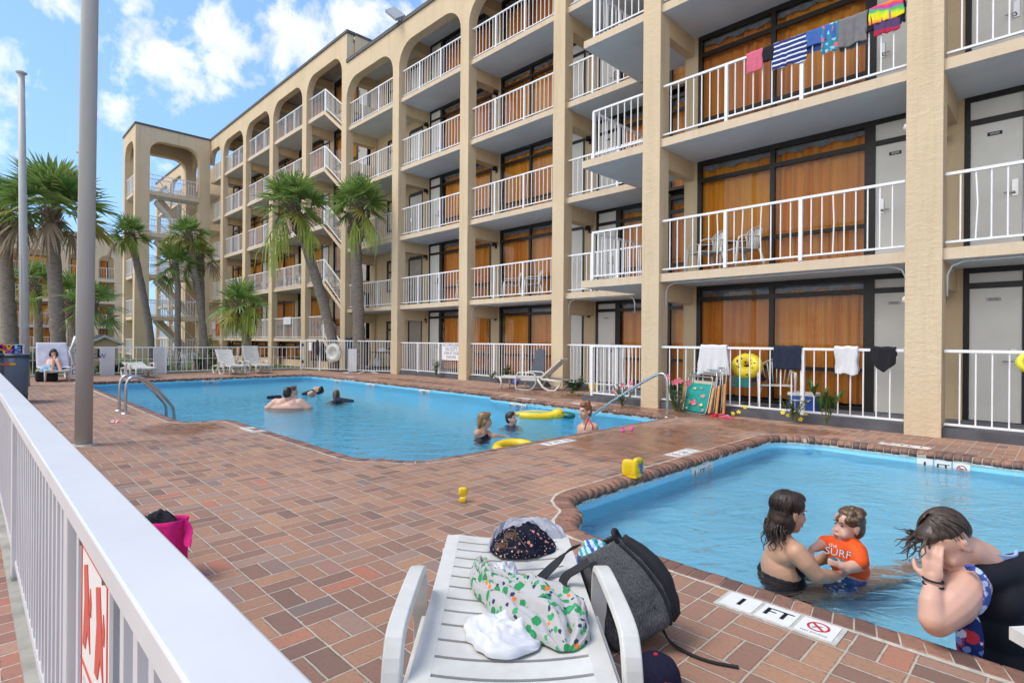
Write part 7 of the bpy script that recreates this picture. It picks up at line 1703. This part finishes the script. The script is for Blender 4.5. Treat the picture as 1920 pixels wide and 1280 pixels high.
# --- mother in the wading pool
mo = thing('person', 'woman in black strapless swimsuit seen from behind holding the toddler in the wading pool', 'person', tuple(G(1478, 1078, -0.15)))
T = 3.43; B = Body()
hp, hA = head(B, K(1479, 961, T), RT*0.95+FW*0.12-UP*0.16, UP+RT*0.15, 1.02, K(1463, 1012, T), 0.052)
sax = (K(1494, 1034, T-0.14)-K(1455, 1028, T+0.16)).normalized(); bf = RT*0.75+FW*0.55; bf = (bf-sax*bf.dot(sax)).normalized(); bu = sax.cross(bf); bu = bu if bu.z > 0 else -bu; bA = (sax, bf, bu)
B.ell(K(1466, 1040, T+0.02), (0.165, 0.095, 0.085), bA); B.ell(K(1464, 1072, T+0.02), (0.152, 0.105, 0.15), bA); B.ell(K(1468, 1120, T+0.03), (0.150, 0.115, 0.13), bA); B.ell(K(1482, 1158, T+0.05), (0.185, 0.14, 0.12), bA)
B.cap(K(1462, 1005, T), K(1484, 1026, T-0.08), 0.05, 0.055); B.cap(K(1460, 1006, T), K(1452, 1022, T+0.12), 0.045, 0.05)
B.chain([K(1494, 1036, T-0.13), K(1511, 1056, T-0.17), K(1531, 1078, T-0.19), K(1556, 1080, T-0.15), K(1570, 1078, T-0.12)], [0.063, 0.054, 0.046, 0.038, 0.027])
hand(B, K(1570, 1078, T-0.12), RT+UP*0.25+FW*0.1, FW*0.6+UP*0.6, 0.95, 0.6, 1)
B.chain([K(1480, 1022, T+0.16), K(1508, 1046, T+0.20), K(1526, 1058, T+0.22), K(1546, 1046, T+0.18), K(1556, 1036, T+0.13)], [0.055, 0.048, 0.042, 0.036, 0.027])
hand(B, K(1556, 1036, T+0.13), RT*0.8+UP*0.5-FW*0.3, -UP*0.4+FW*-0.7, 0.95, 0.5, -1)
for dx, dt in ((0, 0.10), (14, -0.06)):
    B.chain([K(1490, 1142, T+dt), K(1600, 1122+dx, T+0.12+dt), K(1690, 1096+dx, T+0.35+dt), K(1722, 1086+dx, T+0.42+dt)], [0.085, 0.062, 0.045, 0.035])
bd_ = B.build('body', SK_TAN, mo, 0.0065, 6); face(mo, hp, hA, 1.02)
S = Body(); S.ell(K(1464, 1094, T+0.02), (0.174, 0.130, 0.125), bA); S.ell(K(1468, 1125, T+0.03), (0.158, 0.122, 0.14), bA); S.ell(K(1482, 1160, T+0.05), (0.19, 0.146, 0.12), bA)
S.ell(K(1488, 1066, T-0.02), (0.095, 0.125, 0.060), bA); S.ell(K(1452, 1064, T+0.10), (0.055, 0.115, 0.07), bA)
S.build('swimsuit', cloth('black_swimsuit_cloth', (0.018, 0.018, 0.026), rough=0.6), mo, 0.008, 8)
Hh = Body(); hair_cap(Hh, hp, hA, 1.02); Hh.ell(hp(0, -0.066, -0.045), (0.078, 0.052, 0.085), hA); Hh.ell(hp(0, -0.085, -0.105), (0.062, 0.038, 0.075), hA); Hh.ell(hp(0.06, -0.03, -0.05), (0.028, 0.045, 0.07), hA); Hh.ell(hp(0.052, 0.01, 0.06), (0.034, 0.05, 0.05), hA)
rnd = random.Random(2); Hs = MB()
rt_ = [hp(rnd.uniform(-0.06, 0.08), rnd.uniform(-0.12, -0.05), rnd.uniform(-0.12, -0.05)) for _ in range(46)]
strands(Hs, rt_, [p+RT*rnd.uniform(-0.045, -0.005)-UP*rnd.uniform(0.05, 0.135)+FW*rnd.uniform(-0.05, 0.03) for p in rt_], 0.0075, 0.014, 3)
comb(Hs, hp, 1.02, 170); hm = Hh.build('hair', H_DARK, mo, 0.007, 6); Hs.build('hair_strands', H_DARK, hm)
# --- toddler
to = thing('person', 'toddler in bright orange surf shirt held by the woman in the wading pool', 'person', tuple(G(1590, 1078, -0.15)))
T = 3.40; B = Body(); s = 0.86
hp, hA = head(B, K(1590, 987, T), -RT*0.96-FW*0.12+UP*0.08, UP, s, K(1586, 1018, T), 0.050, True); B.ell(hp(0, 0.05, -0.055), (0.055*s, 0.04*s, 0.04*s), hA)
B.ell(K(1584, 1045, T), (0.085, 0.08, 0.11)); B.ell(K(1592, 1078, T), (0.09, 0.085, 0.09))
B.chain([K(1562, 1022, T+0.08), K(1541, 1020, T+0.08), K(1525, 1028, T+0.03)], [0.040, 0.034, 0.024]); hand(B, K(1525, 1028, T+0.03), -RT-UP*0.6, FW*0.5-UP, 0.52, 0.7, 1)
B.chain([K(1605, 1032, T-0.08), K(1611, 1058, T-0.13), K(1588, 1064, T-0.14), K(1578, 1060, T-0.14)], [0.044, 0.039, 0.033, 0.024]); hand(B, K(1578, 1060, T-0.14), -RT+UP*0.3, FW, 0.52, 0.5, -1)
for dx in (0, 22): B.chain([K(1585+dx*0.3, 1092, T+0.02), K(1560+dx, 1120, T-0.05), K(1566+dx, 1140, T-0.02)], [0.052, 0.044, 0.032])
B.build('body', SK_PALE, to, 0.0055, 6); face(to, hp, hA, s, False)
S = Body(); S.ell(K(1584, 1043, T), (0.098, 0.092, 0.122)); S.ell(K(1597, 1066, T), (0.098, 0.092, 0.075)); S.chain([K(1584, 1022, T), K(1564, 1020, T+0.09), K(1549, 1018, T+0.09)], [0.07, 0.054, 0.050]); S.chain([K(1590, 1022, T), K(1606, 1034, T-0.08), K(1612, 1052, T-0.125)], [0.075, 0.060, 0.052])
C_OR = cloth('orange_rash_shirt', (0.86, 0.11, 0.022), rough=0.6); sh = S.build('shirt', C_OR, to, 0.007, 5)
mb = MB(); F = frame4(K(1571, 1036, T-0.118), (RT*0.9-FW*0.35-UP*0.12), UP); mb.text('SURF', F, 0.062, 0); mb.text('SURF', F @ Matrix.Translation((0.003, 0.002, -0.001)), 0.064, 1)
mb.text('the', F @ Matrix.Translation((-0.03, 0.038, 0)), 0.035, 0); mb.poly([F @ Vector((0.045*math.cos(t), -0.045+0.017*math.sin(t), 0)) for t in np.linspace(0, 6.28, 14)[:-1]], 2)
mb.build('shirt_print', [M_WHITE, C_BLACK, plastic('print_teal', (0.04, 0.28, 0.36), 0.7)], to)
S = Body(); S.ell(K(1588, 1087, T), (0.105, 0.10, 0.07)); S.cap(K(1580, 1092, T), K(1562, 1112, T-0.04), 0.07, 0.06); S.cap(K(1592, 1092, T), K(1582, 1112, T-0.04), 0.07, 0.06); S.build('swim_shorts', m_print('shorts_print', (0.05, 0.13, 0.34), [((0.7, 0.68, 0.74), 2.0, 0.32, 1.0), ((0.5, 0.08, 0.12), 6.0, 0.2, 1.3)], 26), to, 0.008)
Hh = Body(); hair_cap(Hh, hp, hA, s, front=0.03); rnd = random.Random(6)
for k in range(44):
    a = rnd.uniform(0, 6.28); b = rnd.uniform(0.1, 1.5); d = Vector((math.cos(a)*math.sin(b), math.sin(a)*math.sin(b), math.cos(b)))
    if d.z < 0.35 and d.y < 0: continue
    p = hp(0.082*d.x, -0.028+0.098*d.y, 0.040+0.092*d.z); Hh.ell(p, (rnd.uniform(0.013, 0.024),)*3)
Hh.build('hair', H_BRN, to, 0.004, 2)
# --- man at the near edge
ma = thing('person', 'man in black sleeveless top bending with hands over his face at the lower right corner', 'person', tuple(G(1862, 1215, -0.1)))
T = 2.47; B = Body()
hp, hA = head(B, K(1777, 1015, T), -RT*0.66-UP*0.72-FW*0.08, -RT*0.70+UP*0.68, 1.08, K(1845, 1046, T+0.03), 0.060); B.ell(hp(0, -0.045, 0.03), (0.070, 0.072, 0.078), hA)
B.cap(K(1815, 1030, T), K(1860, 1058, T+0.03), 0.062, 0.066)
sx_ = (K(1826, 1096, T-0.10)-K(1950, 1085, T+0.20)).normalized(); f_ = -RT*0.6+FW*0.5; f_ = (f_-sx_*f_.dot(sx_)).normalized(); u_ = sx_.cross(f_); u_ = u_ if u_.z > 0 else -u_; mA = (sx_, f_, u_)
B.ell(K(1888, 1108, T+0.05), (0.185, 0.125, 0.125), mA); B.ell(K(1888, 1160, T+0.05), (0.175, 0.13, 0.17), mA); B.ell(K(1886, 1230, T+0.05), (0.17, 0.14, 0.17), mA); B.ell(K(1890, 1290, T+0.05), (0.18, 0.15, 0.15), mA)
B.ell(K(1818, 1094, T-0.05), (0.078, 0.075, 0.080)); B.chain([K(1816, 1098, T-0.06), K(1786, 1132, T-0.10), K(1757, 1160, T-0.13)], [0.080, 0.084, 0.066])
B.ell(K(1754, 1168, T-0.13), (0.056, 0.055, 0.052))
B.chain([K(1750, 1160, T-0.14), K(1746, 1128, T-0.12), K(1749, 1094, T-0.08)], [0.056, 0.046, 0.031])
hand(B, K(1749, 1094, T-0.08), UP*1.0+RT*0.05+FW*0.1, RT*0.55+FW*0.6, 1.05, 0.42, 1)
B.chain([K(1952, 1092, T+0.25), K(1900, 1130, T+0.42), K(1800, 1140, T+0.34), K(1772, 1090, T+0.16)], [0.09, 0.07, 0.05, 0.034]); hand(B, K(1772, 1092, T+0.14), UP*0.9-RT*0.35, -FW*0.4+RT*-0.3, 1.05, 0.4, -1)
for dx in (-10, 26): B.chain([K(1885+dx, 1300, T+0.1), K(1850+dx, 1270, T+0.55), K(1842+dx, 1275, T+0.95)], [0.10, 0.07, 0.05])
B.build('body', SK_PALE, ma, 0.006, 6); face(ma, hp, hA, 1.08, False)
S = Body(); S.ell(K(1895, 1112, T+0.05), (0.205, 0.155, 0.150), mA); S.ell(K(1860, 1120, T-0.01), (0.085, 0.12, 0.11), mA); S.ell(K(1889, 1162, T+0.05), (0.205, 0.158, 0.19), mA); S.ell(K(1887, 1232, T+0.05), (0.20, 0.162, 0.185), mA); S.ell(K(1890, 1295, T+0.05), (0.21, 0.17, 0.16), mA)
C_TANK = cloth('black_tank_top', (0.016, 0.017, 0.024), rough=0.75); S.cap(K(1838, 1082, T-0.05), K(1888, 1074, T+0.0), 0.058, 0.075); S.cap(K(1888, 1076, T+0.0), K(1960, 1070, T+0.16), 0.080, 0.10); tk = S.build('tank_top', C_TANK, ma, 0.0085, 8)
M_CAMO = m_print('red_blue_camouflage', (0.02, 0.035, 0.16), [((0.55, 0.04, 0.07), 2.0, 0.40, 1.0), ((0.62, 0.68, 0.85), 6.0, 0.28, 1.2), ((0.20, 0.30, 0.62), 9.0, 0.26, 1.1)], 16)
S = Body(); S.ell(K(1818, 1200, T-0.075), (0.040, 0.05, 0.135), mA); S.ell(K(1815, 1250, T-0.07), (0.045, 0.05, 0.10), mA); S.build('side_panel', M_CAMO, ma, 0.007, 4)
mb = MB(); C0 = K(1833, 1108, T-0.115); pts = [K(x, y, T+d) for x, y, d in ((1812, 1062, -0.09), (1830, 1066, -0.13), (1845, 1082, -0.155), (1852, 1104, -0.16), (1850, 1126, -0.155), (1836, 1146, -0.14), (1816, 1154, -0.115))]
strap(mb, pts, 0.020, nrm=tuple(-FW*0.8-RT*0.1), th=0.008); mb.build('armhole_trim', m_print('trim_print', (0.06, 0.10, 0.38), [((0.42, 0.52, 0.82), 3.0, 0.36, 1.0)], 30), tk)
mb = MB(); pts = [K(x, y, T+d) for x, y, d in ((1836, 1044, -0.02), (1860, 1040, -0.03), (1885, 1045, -0.02), (1905, 1044, 0.02), (1906, 1034, 0.06))]; strap(mb, pts, 0.018, nrm=tuple(-FW), th=0.006); mb.build('collar_trim', cloth('pale_blue_trim', (0.35, 0.45, 0.70)), tk)
mb = MB()
for y, d in ((1086, 0.0), (1096, 0.004)): torus(mb, K(1749.5, y, T-0.083), 0.036, 0.0045, UP+RT*0.12, 20, 6)
mb.build('bracelet', C_BLACK, ma)
Hh = Body(); Hh.ell(hp(0, -0.022, 0.052), (0.080, 0.098, 0.078), hA); Hh.ell(hp(0, 0.03, 0.085), (0.058, 0.055, 0.038), hA); Hh.ell(hp(0, -0.062, 0.018), (0.069, 0.062, 0.066), hA); Hh.cap(hp(0.072, 0.016, 0.01), hp(0.062, 0.036, -0.05), 0.010, 0.009); Hh.cap(hp(0.062, 0.036, -0.05), hp(0.034, 0.07, -0.092), 0.009, 0.012)

H_MAN = m_hair('damp_brown_hair', (0.060, 0.040, 0.030)); hm = Hh.build('hair', H_MAN, ma, 0.006, 4); rnd = random.Random(9); Hs = MB()
rt_ = [hp(rnd.uniform(-0.05, 0.06), rnd.uniform(0.045, 0.085), rnd.uniform(0.075, 0.115)) for _ in range(30)]
strands(Hs, rt_, [p-RT*rnd.uniform(0.02, 0.095)-UP*rnd.uniform(-0.02, 0.10)+FW*rnd.uniform(-0.05, 0.05) for p in rt_], 0.0055, 0.010, 5, 6)
comb(Hs, lambda x, y, z: hp(x*0.955, y*0.955, z*0.965), 1.06, 220, 0.0026); Hs.build('hair_strands', H_MAN, hm)
# --- swimmers in the large pool
def swimmer(label, hpx, T, f, u, skin, hair, s=1.0, sh=((-14, 26), (14, 26)), suit=None, extra=None, torso=0.13, hairx=None, vox=0.009, neckr=0.05, smile=True, drop=44):
    ppm = FPX/T; o = thing('person', label, 'person', tuple(K(hpx[0], hpx[1]+30, T)))
    B = Body(); c = K(hpx[0], hpx[1], T); nk = K(hpx[0]+(sh[0][0]+sh[1][0])/2*0.5, hpx[1]+ppm*0.16*s, T)
    hp, hA = head(B, c, f, u, s, nk, neckr); a = K(hpx[0]+sh[0][0], hpx[1]+sh[0][1], T+(sh[0][2] if len(sh[0]) > 2 else 0)); b = K(hpx[0]+sh[1][0], hpx[1]+sh[1][1], T+(sh[1][2] if len(sh[1]) > 2 else 0))
    B.cap(nk, a, 0.05*s, 0.055*s); B.cap(nk, b, 0.05*s, 0.055*s); m_ = (a+b)/2; B.cap(a, b, 0.065*s, 0.065*s)
    low = m_-Vector((0, 0, 0.42*s)); w_ = (b-a); B.cap(a.lerp(b, 0.25)-Vector((0, 0, 0.03)), low+w_*-0.12, torso*s*0.9, torso*s*0.8); B.cap(a.lerp(b, 0.75)-Vector((0, 0, 0.03)), low+w_*0.12, torso*s*0.9, torso*s*0.8)
    if extra: extra(B, o, a, b)
    else:
        for q, sg in ((a, -1), (b, 1)): e = q+w_.normalized()*0.10*sg-Vector((0, 0, 0.24*s)); B.chain([q, e, e+Vector((0, 0, -0.2*s))+w_.normalized()*-0.05*sg], [0.05*s, 0.042*s, 0.03*s])
    B.build('body', skin, o, vox, 5); face(o, hp, hA, s, smile)
    Hh = Body(); hair_cap(Hh, hp, hA, s)
    if hairx: hairx(Hh, hp, hA, s)
    Hh.build('hair', hair, o, vox, 4)
    if suit:
        S = Body(); S.cap(a.lerp(b, 0.28)-Vector((0, 0, suit[1])), low+w_*-0.1, torso*s*0.96, torso*s*0.9); S.cap(a.lerp(b, 0.72)-Vector((0, 0, suit[1])), low+w_*0.1, torso*s*0.96, torso*s*0.9); S.build('swimsuit', suit[0], o, vox, 5)
    return o, hp, hA, a, b
def bun(Hh, hp, hA, s): Hh.ell(hp(0, -0.06, 0.125), (0.042*s,)*3); Hh.ell(hp(0, -0.08, -0.03), (0.06*s, 0.04*s, 0.06*s), hA)
o, hp, hA, a, b = swimmer('smiling red haired woman standing in the large pool by the sloping handrail', (1097, 771), 8.45, -RT*0.72-FW*0.60, UP, SK_MID, H_RED, 1.05, ((-7, 31, 0.10), (17, 30, -0.10)), hairx=bun, torso=0.12)
mb = MB(); strap(mb, [K(1103, 786, 8.36), K(1099, 795, 8.30), K(1096, 806, 8.30)], 0.018, nrm=tuple(-FW), th=0.005); strap(mb, [K(1103, 784, 8.38), K(1110, 793, 8.29), K(1112, 806, 8.28)], 0.016, nrm=tuple(-FW), th=0.005); mb.build('bikini_strap', cloth('red_strap', (0.45, 0.05, 0.08)), o)
def girl_arm(B, o, a, b):
    w0 = K(926, 815, 8.15); w0.z = -0.12; e = K(940, 814, 8.2); e.z = -0.125
    B.chain([b, w0, e], [0.045, 0.036, 0.026]); hand(B, e, RT-FW*0.1, -UP, 0.8, 0.15, 1); B.chain([a, K(893, 826, 8.15), K(900, 832, 8.1)], [0.045, 0.036, 0.026])
def long_hair(Hh, hp, hA, s):
    Hh.ell(hp(0, -0.072, -0.05), (0.07*s, 0.042*s, 0.09*s), hA); Hh.ell(hp(0.0, -0.070, -0.13), (0.045*s, 0.026*s, 0.07*s), hA); Hh.ell(hp(0.055, -0.02, -0.03), (0.025*s, 0.04*s, 0.06*s), hA)
swimmer('wet blond girl wading rightwards in the large pool before the yellow float', (909, 788), 8.2, RT*0.95+FW*0.12-UP*0.12, UP, SK_TAN, H_BLD, 0.98, ((-13, 24, -0.08), (5, 25, 0.12)), (cloth('dark_suit', (0.03, 0.03, 0.06)), 0.05), girl_arm, 0.105, long_hair)
swimmer('dark haired boy with chin at the water looking right in the large pool', (959, 785), 9.37, RT*0.80-FW*0.45+UP*0.18, UP-RT*0.1, SK_MID, H_BLK, 0.92, ((-9, 21), (9, 21)), (cloth('blue_rash_vest', (0.03, 0.09, 0.22)), -0.01), None, 0.10)
def big(B, o, a, b):
    T_ = 11.55
    B.ell(K(540, 766, T_), (0.40, 0.20, 0.16), (RT, FW, UP)); B.ell(K(540, 790, T_), (0.36, 0.22, 0.30), (RT, FW, UP))
    for q, x in ((a, 503), (b, 577)): B.chain([q, K(x, 768, T_), K(x, 790, T_-0.1)], [0.12, 0.10, 0.08])
swimmer('broad shouldered man with black hair seen from behind in the large pool', (540, 738), 11.55, FW-UP*0.1, UP, SK_PALE, H_BLK, 1.08, ((-22, 19), (22, 19)), None, big, 0.16, None, 0.011, 0.07)
def dark_arm(B, o, a, b): e = K(518, 743, 13.3); e.z = -0.11; B.chain([a, e, K(502, 744, 13.2)], [0.05, 0.04, 0.03])
o, hp, hA, a, b = swimmer('brown haired child in the water just behind the broad shouldered man', (550, 733), 13.4, RT*0.85+FW*0.3, UP, SK_MID, H_BRN, 0.95, ((-9, 17), (6, 17)), None, dark_arm, 0.10)
S = Body(); q = K(524, 742.5, 13.25); q.z = -0.10; q2 = K(503, 743.5, 13.15); q2.z = -0.10; S.cap(q, q2, 0.055, 0.04); S.build('sleeve', C_NAVY, o, 0.01)
def flo(B, o, a, b): 
    e = K(570, 738, 14.3); e.z = -0.14; B.chain([a, e], [0.05, 0.04])
o, hp, hA, a, b = swimmer('child in dark shirt floating on the back in the large pool with face up', (597, 731), 14.3, UP*0.9-RT*0.25-FW*0.2, RT*0.95+UP*0.15, SK_MID, H_BLK, 1.02, ((-13, 6, -0.15), (-13, 5, 0.2)), None, flo, 0.10)
S = Body(); q = K(586, 737, 14.3); q.z = -0.10; q2 = K(570, 739, 14.2); q2.z = -0.13; S.cap(q, q2, 0.10, 0.06); S.build('dark_shirt', C_NAVY, o, 0.012)
def pony(Hh, hp, hA, s): Hh.cap(hp(0, -0.10, 0.03), hp(0, -0.12, -0.10), 0.035*s, 0.02*s); Hh.ell(hp(0, -0.05, -0.05), (0.075*s, 0.05*s, 0.07*s), hA)
o, hp, hA, a, b = swimmer('swimmer with tied brown hair seen from behind right of the floating child', (631, 741), 12.9, FW-RT*0.1, UP, SK_MID, H_BRN, 1.0, ((-9, 19), (12, 19)), (C_NAVY, -0.02), None, 0.115, pony)
S = Body(); q = K(634, 753, 12.8); q.z = -0.11; q2 = K(660, 754, 12.6); q2.z = -0.12; S.cap(q, q2, 0.07, 0.05); S.build('sleeve', C_NAVY, o, 0.012)
# --- woman on the far lounger
wl = thing('person', 'woman in blue bikini reclining with raised knees on the towel covered lounger at far left', 'person', (-21.6, y6, 0.4))
B = Body(); hp, hA = head(B, FX(100.5, 662, -21.93), (0.93, 0.0, -0.30), (-0.2, 0, 1), 1.05, FX(100, 672, -21.95), 0.05)
Q = lambda x, y, X_: FX(x, y, X_)
B.cap(Q(92, 676, -21.93), Q(109, 676, -21.93), 0.07, 0.07); B.cap(Q(97, 680, -21.88), Q(98, 691, -21.62), 0.12, 0.13); B.cap(Q(104, 680, -21.88), Q(103, 691, -21.62), 0.12, 0.13)
B.chain([Q(91, 677, -21.9), Q(88, 687, -21.7), Q(99, 684, -21.5)], [0.055, 0.045, 0.03]); B.chain([Q(110, 677, -21.9), Q(113, 688, -21.7), Q(103, 674, -21.55)], [0.055, 0.045, 0.03])
hand(B, Q(103, 674, -21.55), UP-RT*0.3, FW, 0.9, 0.6, 1)
B.chain([Q(97, 692, -21.55), Q(99, 677, -21.12), Q(97, 694, -20.88)], [0.10, 0.068, 0.045]); B.chain([Q(104, 692, -21.55), Q(108, 676, -21.12), Q(114, 695, -20.85)], [0.10, 0.068, 0.045])
B.cap(Q(97, 696, -20.88), Q(97, 698, -20.70), 0.04, 0.028); B.cap(Q(114, 697, -20.85), Q(114, 699, -20.68), 0.04, 0.028)
B.build('body', SK_PALE, wl, 0.012, 5); face(wl, hp, hA, 1.05)
S = Body(); S.ell(Q(95, 680.5, -21.82), (0.07, 0.085, 0.075)); S.ell(Q(104, 680.5, -21.82), (0.07, 0.085, 0.075)); S.build('bikini', cloth('pale_blue_bikini', (0.25, 0.32, 0.48)), wl, 0.012)
Hh = Body(); hair_cap(Hh, hp, hA, 1.05); Hh.ell(hp(0.075, 0.0, -0.03), (0.035, 0.05, 0.09), hA); Hh.ell(hp(-0.075, 0.0, -0.03), (0.035, 0.05, 0.09), hA); Hh.build('hair', H_DARK, wl, 0.012)
# --- bare backed person beyond the fence
ob = thing('person', 'bare backed dark haired person sitting beyond the far fence by the white chairs', 'person', tuple(FX(369, 695, -24.9)))
B = Body(); Q = lambda x, y, dx=0.0: FX(x, y, -24.9+dx)
hp, hA = head(B, Q(367.5, 676), (-0.9, 0.3, 0), (0, 0, 1), 1.0, Q(368, 681.5), 0.05); B.cap(Q(366, 685), Q(373, 685), 0.09, 0.09); B.cap(Q(369, 686), Q(370, 696), 0.14, 0.15); B.chain([Q(374, 685), Q(377, 691, 0.1), Q(374, 695, 0.2)], [0.06, 0.045, 0.03]); B.chain([Q(365, 685), Q(363, 691, 0.1), Q(365, 695, 0.2)], [0.06, 0.045, 0.03]); B.cap(Q(369, 697), Q(378, 698, -0.3), 0.12, 0.07)
B.build('body', SK_TAN, ob, 0.014); Hh = Body(); hair_cap(Hh, hp, hA, 1.0); Hh.build('hair', H_BLK, ob, 0.014); face(ob, hp, hA)
